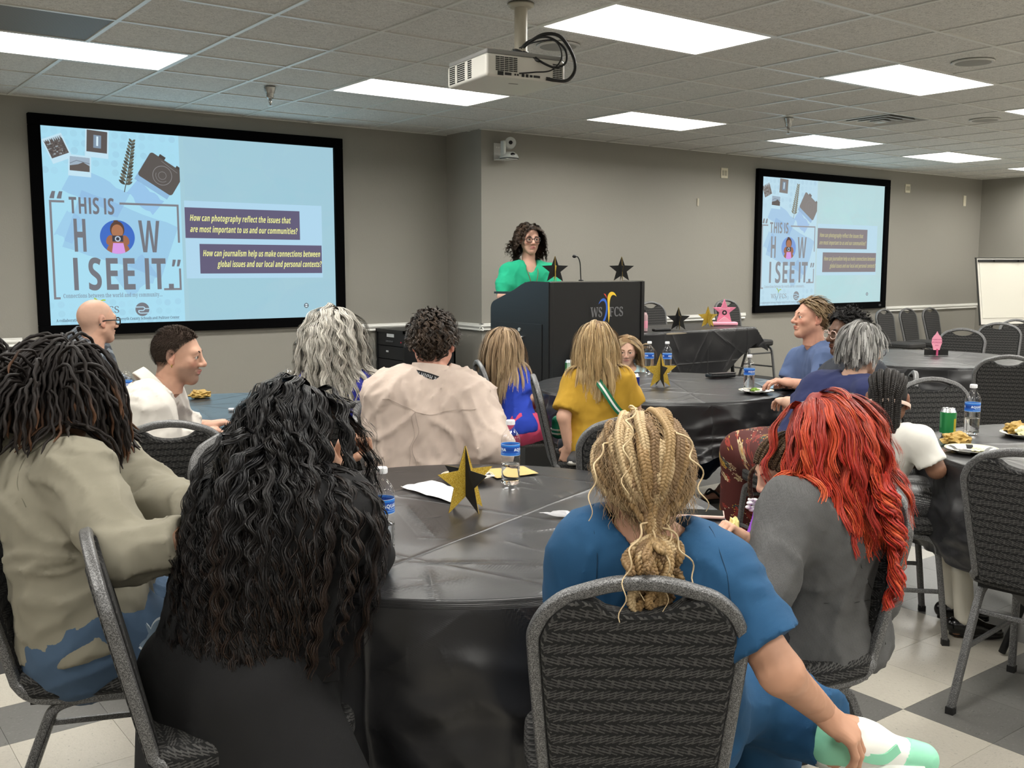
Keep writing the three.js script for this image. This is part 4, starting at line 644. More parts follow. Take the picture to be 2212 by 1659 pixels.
{ const p = plate('plate with clear cutlery and scraps behind the gold star, nearest table', 1.9, -2.78, 0.09); part('fork', bx(0.1, 0.003, 0.012, -0.05, 0.02, -0.01), mat(0xe6e6e4, 0.2), p); part('food', crumple(0.03, 0.012, 0.02, 9).translate(0.02, 0.014, 0.01), mat(0xc9ab84, 0.7), p); }
const lump = (label, x, z, w, h, d, s) => { const o = part(uniqueName('crumpled_napkin'), crumple(w, h, d, s, 4), goldPaper); o.position.set(x, TH + 0.003 + h * 0.56, z); o.userData = { label, category: 'napkin', group: 'crumpled gold napkins' }; };
lump('crumpled gold napkin beside the green can on the right-edge table', 3.9, -2.14, 0.075, 0.035, 0.06, 1); lump('crumpled gold napkin lying on the plate at the right edge', 4.36, -2.13, 0.07, 0.035, 0.05, 5); lump('crumpled gold napkin on the table behind the young man in white', 1.93, -5.45, 0.07, 0.03, 0.05, 3);
function phone(label, pts, caseM, w, l) { const o = thing('phone', label, 'phone', null, [pts[0], TH + 0.004, pts[1]], pts[2]); part('case', rbx(w, 0.01, l, 0.0045, 0, 0.005, 0, 3), caseM, o); part('screen_glass', rbx(w - 0.008, 0.001, l - 0.008, 0.0004, 0, 0.0103, 0), mat(0x0a0b0d, 0.08), o); }
phone('phone in a pale pink case lying on the nearest table right of the braids', [2.155, -1.96, 0.75], mat(0xd9b8ab, 0.4), 0.076, 0.155);
phone('dark phone or tablet lying in front of the man in blue-grey', [4.83, -3.76, 0.9], mat(0x17181a, 0.4), 0.12, 0.2);
{ const o = thing('glasses_case', 'closed black folding case lying on the table in front of the lectern', 'case', null, [5.03, TH + 0.004, -4.4], -0.25); part('case_body', rbx(0.19, 0.026, 0.085, 0.01, 0, 0.014, 0, 3), mat(0x0e0e10, 0.35), o); part('flap', rbx(0.186, 0.006, 0.05, 0.002, 0, 0.029, 0.02), mat(0x141416, 0.3), o); }
{ const o = thing('pink_bottle', 'small bottle with a pink label at the lectern edge of the stage table', 'bottle', null, [5.82, STAGE + 0.738, -5.92]); part('bottle_body', lathe([[0, 0], [0.026, 0.001], [0.028, 0.008], [0.028, 0.13], [0.02, 0.15], [0.012, 0.16], [0, 0.16]]), mat(0xc9a7ab, 0.2), o); part('label', new THREE.CylinderGeometry(0.0285, 0.0285, 0.06, 28, 1, true).translate(0, 0.06, 0), mat(0xe79bb0, 0.5), o); part('cap', cyl(0.014, 0.014, 0.02, 0, 0.17, 0, 18), mat(0x1a1a1a, 0.5), o); }
{ const o = thing('remote_control', 'black remote lying at the lectern end of the stage table', 'remote', null, [5.98, STAGE + 0.738, -5.88], 1.3); part('remote_body', rbx(0.05, 0.02, 0.16, 0.008, 0, 0.011, 0), mat(0x0c0c0d, 0.4), o); part('keypad', rbx(0.036, 0.004, 0.1, 0.001, 0, 0.021, 0.01), mat(0x2a2a2c, 0.5), o); }
{ // flowered cloth on the right-edge chair
  const t = canvasTex(256, 256, (c, w, h) => { c.fillStyle = '#1b2a78'; c.fillRect(0, 0, w, h); reseed(12); for (let i = 0; i < 34; i++) { const x = rnd() * w, y = rnd() * h; c.fillStyle = ['#e8e4da', '#d98db5', '#cfc86a'][i % 3]; for (let k = 0; k < 5; k++) { c.beginPath(); c.ellipse(x + 9 * Math.cos(k * 1.256), y + 9 * Math.sin(k * 1.256), 8, 6, k * 1.256, 0, 7); c.fill(); } } });
  const g = crumple(0.15, 0.05, 0.13, 21, 5); const p = g.attributes.position, u = new Float32Array(p.count * 2); for (let i = 0; i < p.count; i++) { u[2 * i] = p.getX(i) * 6; u[2 * i + 1] = p.getZ(i) * 6 + p.getY(i) * 4; } g.setAttribute('uv', new THREE.BufferAttribute(u, 2)); t.wrapS = t.wrapT = THREE.RepeatWrapping;
  const o = part(uniqueName('flowered_garment'), g, mat(0xffffff, 0.85, { map: t })); o.position.set(3.35, 0.53, -1.5); o.userData = { label: 'navy flowered garment heaped on the right-edge chair seat', category: 'garment' };
}
// ---------------------------------------------------------------- figures: distance fields meshed with surface nets
class Field {
  constructor(lo, hi, cell) { this.c = cell; this.lo = lo.map(v => v - cell * 3); this.n = [0, 1, 2].map(i => Math.ceil((hi[i] - lo[i]) / cell) + 7); this.f = new Float32Array(this.n[0] * this.n[1] * this.n[2]).fill(1); }
  each(bl, bh, fn) { const { n, lo, c } = this, a = [], b = []; for (let i = 0; i < 3; i++) { a[i] = Math.max(0, Math.floor((bl[i] - lo[i]) / c)); b[i] = Math.min(n[i] - 1, Math.ceil((bh[i] - lo[i]) / c)); }
    for (let z = a[2]; z <= b[2]; z++) for (let y = a[1]; y <= b[1]; y++) { let k = (z * n[1] + y) * n[0] + a[0]; for (let x = a[0]; x <= b[0]; x++, k++) fn(k, lo[0] + x * c, lo[1] + y * c, lo[2] + z * c); } }
  put(k, d, s) { const e = this.f[k]; if (s > 0) { const h = Math.max(s - Math.abs(e - d), 0) / s; this.f[k] = Math.min(e, d) - h * h * s * 0.25; } else if (d < e) this.f[k] = d; }
  cut(k, d, s) { const e = this.f[k]; const h = s > 0 ? Math.max(s - Math.abs(e - d), 0) / s : 0; this.f[k] = Math.max(e, d) + h * h * s * 0.25; }
  capsule(a, b, ra, rb, s = 0.03, o = {}) { // o.end / o.start: flat ends; o.sub: carve
    const m = Math.max(ra, rb) + 0.05 + s, ab = [b[0] - a[0], b[1] - a[1], b[2] - a[2]], L2 = ab[0] ** 2 + ab[1] ** 2 + ab[2] ** 2 || 1e-9, L = Math.sqrt(L2);
    this.each([0, 1, 2].map(i => Math.min(a[i], b[i]) - m), [0, 1, 2].map(i => Math.max(a[i], b[i]) + m), (k, x, y, z) => {
      const px = x - a[0], py = y - a[1], pz = z - a[2], tt = (px * ab[0] + py * ab[1] + pz * ab[2]) / L2, t = tt < 0 ? 0 : tt > 1 ? 1 : tt, dx = px - ab[0] * t, dy = py - ab[1] * t, dz = pz - ab[2] * t;
      let d = Math.sqrt(dx * dx + dy * dy + dz * dz) - (ra + (rb - ra) * t);
      if (o.end) d = Math.max(d, (tt - 1) * L); if (o.start) d = Math.max(d, -tt * L);
      o.sub ? this.cut(k, -d, s) : this.put(k, d, s); }); return this; }
  ellipsoid(c, r, s = 0.03, o = {}) { const m = 0.05 + s, rm = Math.min(...r); this.each(c.map((v, i) => v - r[i] - m), c.map((v, i) => v + r[i] + m), (k, x, y, z) => { const a = (x - c[0]) / r[0], b = (y - c[1]) / r[1], e = (z - c[2]) / r[2], q = Math.sqrt(a * a + b * b + e * e), g = Math.sqrt((a / r[0]) ** 2 + (b / r[1]) ** 2 + (e / r[2]) ** 2) || 1 / rm; const d = q * (q - 1) / g; o.sub ? this.cut(k, -d, s) : this.put(k, d, s); }); return this; }
  plane(p, nrm, s = 0) { this.each(this.lo, this.lo.map((v, i) => v + this.n[i] * this.c), (k, x, y, z) => { if (this.f[k] < 0.2) this.cut(k, (x - p[0]) * nrm[0] + (y - p[1]) * nrm[1] + (z - p[2]) * nrm[2], s); }); return this; }
  ruffle(fn, reach = 0.035) { this.each(this.lo, this.lo.map((v, i) => v + this.n[i] * this.c), (k, x, y, z) => { const d = this.f[k]; if (d > -reach && d < reach) this.f[k] = d + fn(x, y, z); }); return this; }
  mesh() {
    const { n, f, lo, c } = this, [nx, ny, nz] = n, vid = new Int32Array(nx * ny * nz).fill(-1), pos = [], idx = [], st = [1, nx, nx * ny];
    for (let z = 0; z < nz - 1; z++) for (let y = 0; y < ny - 1; y++) for (let x = 0; x < nx - 1; x++) {
      const k = (z * ny + y) * nx + x; let mask = 0; for (let i = 0; i < 8; i++) if (f[k + (i & 1) + ((i >> 1) & 1) * nx + (i >> 2) * nx * ny] < 0) mask |= 1 << i;
      if (mask === 0 || mask === 255) continue;
      let sx = 0, sy = 0, sz = 0, m = 0;
      for (let i = 0; i < 8; i++) for (let ax = 0; ax < 3; ax++) { if (i & (1 << ax)) continue; const j = i | (1 << ax); if (((mask >> i) & 1) === ((mask >> j) & 1)) continue;
        const va = f[k + (i & 1) + ((i >> 1) & 1) * nx + (i >> 2) * nx * ny], vb = f[k + (j & 1) + ((j >> 1) & 1) * nx + (j >> 2) * nx * ny], t = va / (va - vb);
        sx += (i & 1) + (ax === 0 ? t : 0); sy += ((i >> 1) & 1) + (ax === 1 ? t : 0); sz += (i >> 2) + (ax === 2 ? t : 0); m++; }
      vid[k] = pos.length / 3; pos.push(lo[0] + (x + sx / m) * c, lo[1] + (y + sy / m) * c, lo[2] + (z + sz / m) * c);
    }
    for (let z = 1; z < nz - 1; z++) for (let y = 1; y < ny - 1; y++) for (let x = 1; x < nx - 1; x++) { const k = (z * ny + y) * nx + x, s0 = f[k] < 0;
      for (let ax = 0; ax < 3; ax++) { if (s0 === (f[k + st[ax]] < 0)) continue; const u = st[(ax + 1) % 3], v = st[(ax + 2) % 3], a = vid[k], b = vid[k - u], d = vid[k - u - v], e = vid[k - v]; if (a < 0 || b < 0 || d < 0 || e < 0) continue; s0 ? idx.push(a, b, d, a, d, e) : idx.push(a, d, b, a, e, d); } }
    const g = new THREE.BufferGeometry(); g.setAttribute('position', new THREE.Float32BufferAttribute(pos, 3)); g.setIndex(idx); g.computeVertexNormals();
    const uv = new Float32Array(pos.length / 3 * 2); for (let i = 0; i < uv.length / 2; i++) { uv[2 * i] = pos[3 * i] * 0.8 + pos[3 * i + 2] * 0.6; uv[2 * i + 1] = pos[3 * i + 1] + (pos[3 * i + 2] * 0.8 - pos[3 * i] * 0.6) * 0.7; } g.setAttribute('uv', new THREE.BufferAttribute(uv, 2)); return g;
  }
}
const A = v => [v.x, v.y, v.z];
function tint(g, fn) { const p = g.attributes.position, c = new Float32Array(p.count * 3); for (let i = 0; i < p.count; i++) { const k = fn(p.getX(i), p.getY(i), p.getZ(i)); c[3 * i] = k[0]; c[3 * i + 1] = k[1]; c[3 * i + 2] = k[2]; } g.setAttribute('color', new THREE.BufferAttribute(c, 3)); return g; }
// ---- heads, facing +z, about 0.23 m tall, eyes at y = 0
function headField(kind) {
  const male = kind === 'm', child = kind === 'c', F = new Field([-0.1, -0.15, -0.12], [0.1, 0.13, 0.13], 0.0032);
  F.ellipsoid([0, 0.028, -0.012], [0.075, child ? 0.09 : 0.088, 0.095], 0).ellipsoid([0, -0.022, 0.034], [child ? 0.062 : 0.058, 0.076, 0.055], 0.03);
  for (const s of [-1, 1]) { F.capsule([s * 0.046, -0.045, 0.002], [s * 0.012, -0.092, 0.056], male ? 0.025 : 0.021, male ? 0.021 : 0.018, 0.03); F.ellipsoid([s * 0.041, -0.02, 0.056], child ? [0.024, 0.026, 0.022] : [0.02, 0.018, 0.02], 0.02); }
  F.ellipsoid([0, -0.096, 0.064], [male ? 0.024 : 0.019, 0.016, 0.017], 0.022).capsule([-0.034, 0.021, 0.075], [0.034, 0.021, 0.075], male ? 0.013 : 0.0105, male ? 0.013 : 0.0105, 0.022);
  for (const s of [-1, 1]) F.ellipsoid([s * 0.031, 0.001, 0.096], [0.018, 0.0125, 0.015], 0.014, { sub: 1 });
  F.capsule([0, 0.014, 0.086], [0, child ? -0.022 : -0.026, child ? 0.1 : 0.108], 0.0075, child ? 0.0095 : 0.0105, 0.014).ellipsoid([0, -0.031, child ? 0.1 : 0.107], [0.0125, 0.0105, 0.0115], 0.008);
  for (const s of [-1, 1]) F.ellipsoid([s * 0.0125, -0.034, 0.096], [0.008, 0.008, 0.01], 0.007);
  F.capsule([-0.021, -0.06, 0.082], [0, -0.0565, 0.0935], 0.0045, 0.006, 0.006).capsule([0.021, -0.06, 0.082], [0, -0.0565, 0.0935], 0.0045, 0.006, 0.006).capsule([-0.017, -0.0685, 0.083], [0.017, -0.0685, 0.083], 0.006, 0.006, 0.008).ellipsoid([0, -0.0685, 0.089], [0.012, 0.006, 0.006], 0.006);
  for (const s of [-1, 1]) F.capsule([0, -0.063, 0.101], [s * 0.024, -0.0635, 0.086], 0.0016, 0.0016, 0.004, { sub: 1 });
  for (const s of [-1, 1]) { F.capsule([s * 0.017, 0.006, 0.0835], [s * 0.031, 0.0115, 0.0875], 0.0035, 0.004, 0.004).capsule([s * 0.031, 0.0115, 0.0875], [s * 0.046, 0.004, 0.079], 0.004, 0.0035, 0.004).capsule([s * 0.019, -0.007, 0.082], [s * 0.044, -0.008, 0.079], 0.0032, 0.0032, 0.005);
    F.ellipsoid([s * 0.079, 0.002, -0.012], [0.009, 0.031, 0.018], 0.008).ellipsoid([s * 0.086, 0.006, -0.006], [0.007, 0.018, 0.009], 0.004, { sub: 1 }).ellipsoid([s * 0.077, -0.025, -0.004], [0.007, 0.009, 0.008], 0.006); }
  F.capsule([0, -0.05, -0.022], [0, -0.15, -0.035], male ? 0.056 : 0.048, male ? 0.06 : 0.05, 0.025);
  return F.mesh();
}
const HEADS = { m: headField('m'), f: headField('f'), c: headField('c') };
// ---- hands: fingers along +y, palm towards +z, thumb at +x (right hand)
function handMesh(curl, thumbIn = 0.3, spread = 0.12) {
  const F = new Field([-0.06, -0.04, -0.05], [0.09, 0.21, 0.12], 0.0034), kn = [[0.028, 0.088, 0], [0.0095, 0.094, -0.002], [-0.0095, 0.09, -0.001], [-0.027, 0.08, 0.001]], ln = [[0.043, 0.026, 0.02], [0.048, 0.03, 0.021], [0.044, 0.028, 0.02], [0.034, 0.02, 0.018]];
  kn.forEach((k, i) => F.capsule([k[0] * 0.55, 0.0, 0], k, 0.0155, 0.0118, 0.014)); F.ellipsoid([0.022, 0.035, 0.012], [0.016, 0.03, 0.014], 0.012).ellipsoid([-0.02, 0.032, 0.009], [0.014, 0.03, 0.012], 0.012).capsule([0, -0.05, 0], [0, 0.01, 0], 0.024, 0.022, 0.02);
  kn.forEach((k, i) => { let a = 0.15, p = k; const sp = (1.5 - i) * spread; for (let j = 0; j < 3; j++) { a += curl * (j ? 1 : 0.85); const q = [p[0] + ln[i][j] * Math.cos(a) * sp, p[1] + ln[i][j] * Math.cos(a), p[2] + ln[i][j] * Math.sin(a)]; F.capsule(p, q, 0.0098 - j * 0.0009, 0.009 - j * 0.001, 0.0035); p = q; } });
  const th = [[0.02, 0.018, 0.008], [0.043, 0.046, 0.016 + thumbIn * 0.02], [0.05 - thumbIn * 0.03, 0.072, 0.022 + thumbIn * 0.05], [0.046 - thumbIn * 0.055, 0.094, 0.024 + thumbIn * 0.06]]; for (let j = 0; j < 3; j++) F.capsule(th[j], th[j + 1], 0.0135 - j * 0.0018, 0.0118 - j * 0.0015, 0.006);
  return F.mesh();
}
const HANDS = { flat: handMesh(0.14, 0.15), relaxed: handMesh(0.45, 0.35), fist: handMesh(1.35, 0.9, 0.05), clasp: handMesh(0.85, 0.6, 0.08) };
// ---- skull used by hair
const SK = { c: [0, 0.029, -0.012], r: [0.0765, 0.0895, 0.0965] };
const hairLow = z => z >= 0.07 ? 0.078 : z >= 0.03 ? mixn(0.045, 0.078, (z - 0.03) / 0.04) : z >= 0 ? mixn(0.012, 0.045, z / 0.03) : z >= -0.04 ? mixn(-0.05, 0.012, (z + 0.04) / 0.04) : mixn(-0.078, -0.05, clamp((z + 0.07) / 0.03, 0, 1));
const facingY = (x, z) => Math.atan2(x, z);
// every person is a Group whose first child is one body mesh
class Person {
  constructor(o) {
    this.o = o; const s = this.s = o.s || 1, g = this.g = o.g || 1; this.cell = o.cell || 0.012;
    const J = this.J = {}; for (const k in o.J) J[k] = V3(...o.J[k]);
    this.root = thing('person', o.label, 'person', null, [J.pelvis.x, 0, J.pelvis.z]);
    this.off = V3(J.pelvis.x, 0, J.pelvis.z);
    this.hs = (o.hs || 1) * (0.85 + 0.15 * s); this.HM = new THREE.Matrix4().compose(J.head, new THREE.Quaternion().setFromEuler(new THREE.Euler(o.hp || 0, o.hy || 0, o.hr || 0, 'YXZ')), V3(this.hs, this.hs, this.hs)); this.HI = this.HM.clone().invert();
    // torso slices
    const lat0 = J.hipL.clone().sub(J.hipR).normalize(), lat1 = J.shL.clone().sub(J.shR).normalize(), mid = J.pelvis.clone().lerp(J.neck, 0.5); if (o.bend) mid.add(V3(...o.bend));
    const cur = new THREE.QuadraticBezierCurve3(J.pelvis, mid, J.neck), sw = J.shL.distanceTo(J.shR) / 2;
    const T_ = [0, 0.16, 0.33, 0.5, 0.66, 0.8, 0.9], W = [0.088, 0.085, 0.08, 0.085, 0.095, Math.max(0.09 * s, sw * 0.62) / s, 0.06], R = [0.112, 0.108, 0.1, 0.1, 0.102, 0.09, 0.07];
    const belly = o.belly || 0; const fw = V3(...(o.F || [0, 0, 1]));
    this.slices = T_.map((t, i) => { const c = cur.getPoint(t), l = lat0.clone().lerp(lat1, t).normalize(), w = W[i] * s * (i < 5 ? g : 1), r = R[i] * s * g; if (belly && i > 0 && i < 5) c.addScaledVector(fw, belly * 0.5); return { t, c, l, w, r: r - 0.02 * s + belly * (i > 0 && i < 4 ? 0.5 : 0.2) }; });
    this.cur = cur; this.lat1 = lat1; this.up = J.neck.clone().sub(J.pelvis).normalize();
  }
  folds(w, f = 1) { // cloth folds: ridged noise, long ones down the body and short ones across
    const sd = this.off.x * 7.3, l = this.lat1, dp = V3(l.z, 0, -l.x); const ridge = v => { const q = 1 - Math.min(1, Math.abs(v) * 3.4); return q * q; };
    return (x, y, z) => { const X = x - this.off.x, Z = z - this.off.z, u = X * l.x + Z * l.z, v = X * dp.x + Z * dp.z, q = pn(X * 4 + sd, y * 4, Z * 4) * 0.12; const a = ridge(pn((u + q) * 10 * f + sd, y * 2.6 + q * 9, v * 6)), b = ridge(pn(u * 5, (y + q + u * 0.5) * 9 * f + sd, v * 5)), c = ridge(pn(u * 22, y * 17 + sd, v * 20)); return -w * (a * 0.95 + b * 0.75 + c * 0.3) + w * 0.5; }; }
  seam(mesh, pts, n = 40, m = null, r = 0.0011, lift = 0.0008) { // a sewn line laid on a garment: every point snaps to the cloth
    const p = mesh.geometry.attributes.position, nr = mesh.geometry.attributes.normal, path = resample(pts, n), out = []; for (const q of path) { const X = q.x - this.off.x, Y = q.y, Z = q.z - this.off.z; let best = -1, bd = 1e9; for (let i = 0; i < p.count; i++) { const dx = p.getX(i) - X, dy = p.getY(i) - Y, dz = p.getZ(i) - Z, d = dx * dx + dy * dy + dz * dz; if (d < bd) { bd = d; best = i; } } out.push(V3(p.getX(best) + nr.getX(best) * lift, p.getY(best) + nr.getY(best) * lift, p.getZ(best) + nr.getZ(best) * lift)); }
    let sm = out; for (let k = 0; k < 6; k++) sm = sm.map((q, i) => i && i < sm.length - 1 ? q.clone().multiplyScalar(2).add(sm[i - 1]).add(sm[i + 1]).multiplyScalar(0.25) : q); const t = part('seam', sweep(sm, circleProfile(r, 5)), m || mesh.material, mesh); return t; }
  loc(g) { g.translate(-this.off.x, -this.off.y, -this.off.z); return g; }
  add(name, g, m, label, parent) { return part(name, this.loc(g), m, parent || this.root, label); }
  bounds(keys, pad) { const b = new THREE.Box3(); for (const k of keys) b.expandByPoint(this.J[k]); b.expandByScalar(pad); return [[b.min.x, b.min.y, b.min.z], [b.max.x, b.max.y, b.max.z]]; }
  torso(F, off, t0 = 0, t1 = 1, k = 0.06) { for (const q of this.slices) { if (q.t < t0 - 0.01 || q.t > t1) continue; F.capsule(A(q.c.clone().addScaledVector(q.l, q.w)), A(q.c.clone().addScaledVector(q.l, -q.w)), q.r + off, q.r + off, k * this.s); } }
  shoulders(F, off) { const { J, s, g } = this; for (const S of ['L', 'R']) F.capsule(A(J.neck.clone().lerp(J['sh' + S], 0.35).addScaledVector(this.up, -0.05 * s)), A(J['sh' + S]), 0.044 * s * g + off, 0.048 * s * g + off, 0.045 * s); }
  limbRadius() { const { s, g } = this; const a = this.o.ga || g; return { ua: [0.048 * s * a, 0.041 * s * a], fa: [0.041 * s * a, 0.029 * s * Math.sqrt(a)], th: [0.088 * s * g, 0.062 * s * g], ca: [0.06 * s * g, 0.041 * s] }; }
  arm(F, S, off, upto = 2, k = 0.03, flare = 0) { // upto 0..2 : 1 = elbow, 2 = wrist
    const { J } = this, R = this.limbRadius(), a = J['sh' + S], b = J['el' + S], c = J['wr' + S];
    if (upto <= 1) { const e = a.clone().lerp(b, upto), r = mixn(R.ua[0], R.ua[1], upto); F.capsule(A(a), A(e), R.ua[0] + off, r + off + flare, k, { end: 1 }); return; }
    F.capsule(A(a), A(b), R.ua[0] + off, R.ua[1] + off, k); const e = b.clone().lerp(c, upto - 1); F.capsule(A(b), A(e), R.fa[0] + off, mixn(R.fa[0], R.fa[1], upto - 1) + off + flare, 0.02, { end: upto < 2 || flare > 0 || this.cuffFlat }); }
  leg(F, S, off, upto = 2, flare = 0, k = 0.05) { const { J } = this, R = this.limbRadius(), a = J['hip' + S], b = J['kn' + S], c = J['an' + S];
    if (upto <= 1) { const e = a.clone().lerp(b, upto); F.capsule(A(a), A(e), R.th[0] + off, mixn(R.th[0], R.th[1], upto) + off + flare, k, { end: 1 }); return; }
    F.capsule(A(a), A(b), R.th[0] + off, R.th[1] + off, k); const e = b.clone().lerp(c, upto - 1); F.capsule(A(b), A(e), R.th[1] * 0.98 + off, mixn(R.ca[0], R.ca[1], upto - 1) + off + flare, 0.03, { end: 1 }); }
  body(opt = {}) {
    const { J, s, o } = this, R = this.limbRadius(), geos = [], all = ['pelvis', 'neck', 'head', 'shL', 'shR', 'elL', 'elR', 'wrL', 'wrR', 'knL', 'knR', 'anL', 'anR', 'hipL', 'hipR'].filter(k => J[k]);
    const [lo, hi] = this.bounds(all, 0.16), F = new Field(lo, hi, this.cell);
    this.torso(F, -0.012 * s); this.shoulders(F, -0.006 * s);
    const nb = V3(0, -0.13, -0.03).applyMatrix4(this.HM); F.capsule(A(J.neck.clone().addScaledVector(this.up, -0.03)), A(nb), 0.058 * s * (o.neckR || 1), 0.05 * this.hs * (o.neckR || 1), 0.05 * s); F.capsule(A(nb), A(V3(0, -0.03, -0.02).applyMatrix4(this.HM)), 0.05 * this.hs * (o.neckR || 1), 0.045 * this.hs, 0.02);
    for (const S of ['L', 'R']) { this.arm(F, S, 0); this.leg(F, S, -0.004);
      const an = J['an' + S], tj = J['toe' + S], flip = o.footFlip === S ? V3(...o.footUp).normalize() : V3(0, 1, 0), d = tj.clone().sub(an); d.addScaledVector(flip, -d.dot(flip)).normalize(); const toe = an.clone().addScaledVector(d, 0.125 * s).addScaledVector(flip, -0.042 * s); const heel = an.clone().addScaledVector(d, -0.035 * s).addScaledVector(flip, -0.045 * s); F.capsule(A(an), A(heel), 0.037 * s, 0.033 * s, 0.025 * s); F.capsule(A(an.clone().addScaledVector(flip, -0.02 * s)), A(toe), 0.034 * s, 0.02 * s, 0.025 * s); }
    const sk = new THREE.Color().setRGB(...o.skin), nz = 0.06; let bodyG = F.mesh(); geos.push(bodyG);
    const hg = HEADS[o.head || 'f'].clone(), lips = o.lips || [sk.r * 0.82, sk.g * 0.5, sk.b * 0.5];
    const shadow = o.stubble; tint(hg, (x, y, z) => { const n = 1 + nz * pn(x * 60, y * 60, z * 60), red = sstep(0.03, 0.0, Math.hypot(Math.abs(x) - 0.04, y + 0.025, z - 0.07)) * 0.16 + sstep(0.02, 0.0, Math.hypot(x, y + 0.03, z - 0.112)) * 0.14 + (Math.abs(x) > 0.074 ? 0.12 : 0); const L = sstep(1, 0.75, Math.hypot(x / 0.025, (y + 0.0625) / 0.0115)) * (z > 0.07 ? 1 : 0); let c = [sk.r * n * (1 + red * 0.25), sk.g * n * (1 - red), sk.b * n * (1 - red)];
      if (shadow) { const q = sstep(-0.03, -0.055, y) * sstep(-0.122, -0.1, y) * sstep(-0.005, 0.03, z) + hairShadow(x, y, z) * 1.5; const w = clamp(q * shadow[3], 0, 0.75); c = c.map((v, i) => mixn(v, shadow[i], w)); } return c.map((v, i) => mixn(v, lips[i], L * 0.8)); });
    hg.applyMatrix4(this.HM); hg.computeVertexNormals(); geos.push(hg);
    for (const S of ['L', 'R']) { const h = (o['hand' + S] || {}), k = h.kind || 'relaxed', hgm = HANDS[k].clone(); if (S === 'L') { hgm.scale(-1, 1, 1); const ix = hgm.index.array; for (let i = 0; i < ix.length; i += 3) { const t = ix[i]; ix[i] = ix[i + 1]; ix[i + 1] = t; } }
      const y = h.dir ? V3(...h.dir).normalize() : J['wr' + S].clone().sub(J['el' + S]).normalize(); let z = h.palm ? V3(...h.palm) : V3(0, -1, 0.01); z.addScaledVector(y, -z.dot(y)).normalize(); const x = y.clone().cross(z); const M = new THREE.Matrix4().makeBasis(x, y, z); const sc = s * (o.handScale || 0.95); hgm.scale(sc, sc, sc).applyMatrix4(M).translate(J['wr' + S].x, J['wr' + S].y, J['wr' + S].z); hgm.computeVertexNormals(); geos.push(hgm); }
    for (const g of geos) { if (!g.attributes.color) tint(g, (x, y, z) => { const n = 1 + nz * pn(x * 40, y * 40, z * 40) + 0.05 * pn(x * 11, y * 11, z * 11); return [sk.r * n, sk.g * n, sk.b * n]; }); }
    const G = mergeGeometries(geos.map(g => { const q = new THREE.BufferGeometry(); for (const k of ['position', 'normal', 'color', 'uv']) q.setAttribute(k, g.attributes[k] || new THREE.BufferAttribute(new Float32Array(g.attributes.position.count * 2), 2)); q.setIndex(g.index); return q; }));
    this.add('body', G, mat(0xffffff, 0.52, { vertexColors: true, specularIntensity: 0.6 }), o.bodyLabel);
    if (o.face !== false) this.face();
    return this;
  }
  headPart(name, g, m, label) { g.applyMatrix4(this.HM); return this.add(name, g, m, label); }
  face() { const o = this.o; const white = mat(0xd9d4cc, 0.25), ir = mat(o.iris || 0x3a2a1c, 0.15);
    for (const s of [-1, 1]) { const e = this.headPart('eye', ball(0.0125, s * 0.031, 0.0015, 0.0765, 16), white); const gz = o.gaze || [0, 0]; const irg = ball(0.0066, 0, 0, 0, 12).scale(1, 1, 0.45).translate(s * 0.031 + gz[0] * 0.006, 0.0015 + gz[1] * 0.005, 0.0872); irg.applyMatrix4(this.HM); part('iris', this.loc(irg), ir, e);
      if (o.brow !== false) this.headPart('eyebrow', sweep(curvePts([[s * 0.014, 0.02, 0.0925], [s * 0.03, 0.026, 0.09], [s * 0.047, 0.02, 0.0785]], 10), circleProfile(0.0028, 6, 0.0022)), mat(o.brow || 0x3a2a20, 0.9)); } }
  shirt(o) { // o: color, sleeve 0..2, off, hem (t along spine), wrinkle, neckR
    const { J, s } = this, off = (o.off ?? 0.014) * s, keys = ['pelvis', 'neck', 'shL', 'shR', 'elL', 'elR', 'wrL', 'wrR'], [lo, hi] = this.bounds(keys, 0.2 + (this.o.belly || 0)); const F = new Field(lo, hi, o.cell || this.cell * 0.85);
    this.torso(F, off, o.t0 ?? 0, o.t1 ?? 1); if (o.hem < 0) { const q = this.slices[0], c = q.c.clone().addScaledVector(this.up, o.hem * 0.5); F.capsule(A(c.clone().addScaledVector(q.l, q.w)), A(c.clone().addScaledVector(q.l, -q.w)), q.r + off + (o.flare || 0), q.r + off + (o.flare || 0), 0.06); }
    if (!o.lower) this.shoulders(F, off); this.cuffFlat = o.sleeve >= 1.85; if (!o.lower) for (const S of ['L', 'R']) this.arm(F, S, off * (o.sleeveOff || 1), o.sleeve, 0.045 * s, (o.sleeveFlare ?? 0.006) * s); this.cuffFlat = false;
    if (o.puff) for (const S of ['L', 'R']) F.ellipsoid(A(J['sh' + S].clone().lerp(J['el' + S], 0.55)), [o.puff, o.puff * 1.1, o.puff], 0.05);
    const w = o.wrinkle ?? 0.005; F.ruffle(this.folds(w));
    const hb = this.cur.getPoint(Math.max(0, o.hem)).addScaledVector(this.up, Math.min(0, o.hem)); const hn = o.hemN ? V3(...o.hemN) : this.up; F.plane(A(hb), A(hn.clone().negate()), 0.004);
    // neck opening
    const nt = V3(0, -0.05, -0.02).applyMatrix4(this.HM), nv = J.neck.clone().addScaledVector(this.up, o.neckDrop ?? 0.0); if (o.vneck) { const f = V3(0, 0, 1).transformDirection(this.HM).setY(0).normalize(); for (let i = 0; i < 4; i++) F.capsule(A(nv.clone().addScaledVector(f, 0.05 + i * 0.035).addScaledVector(this.up, -o.vneck * i / 4)), A(nv.clone().addScaledVector(f, 0.13).addScaledVector(this.up, 0.1)), (0.055 - i * 0.012) * s, 0.06 * s, 0.005, { sub: 1 }); }
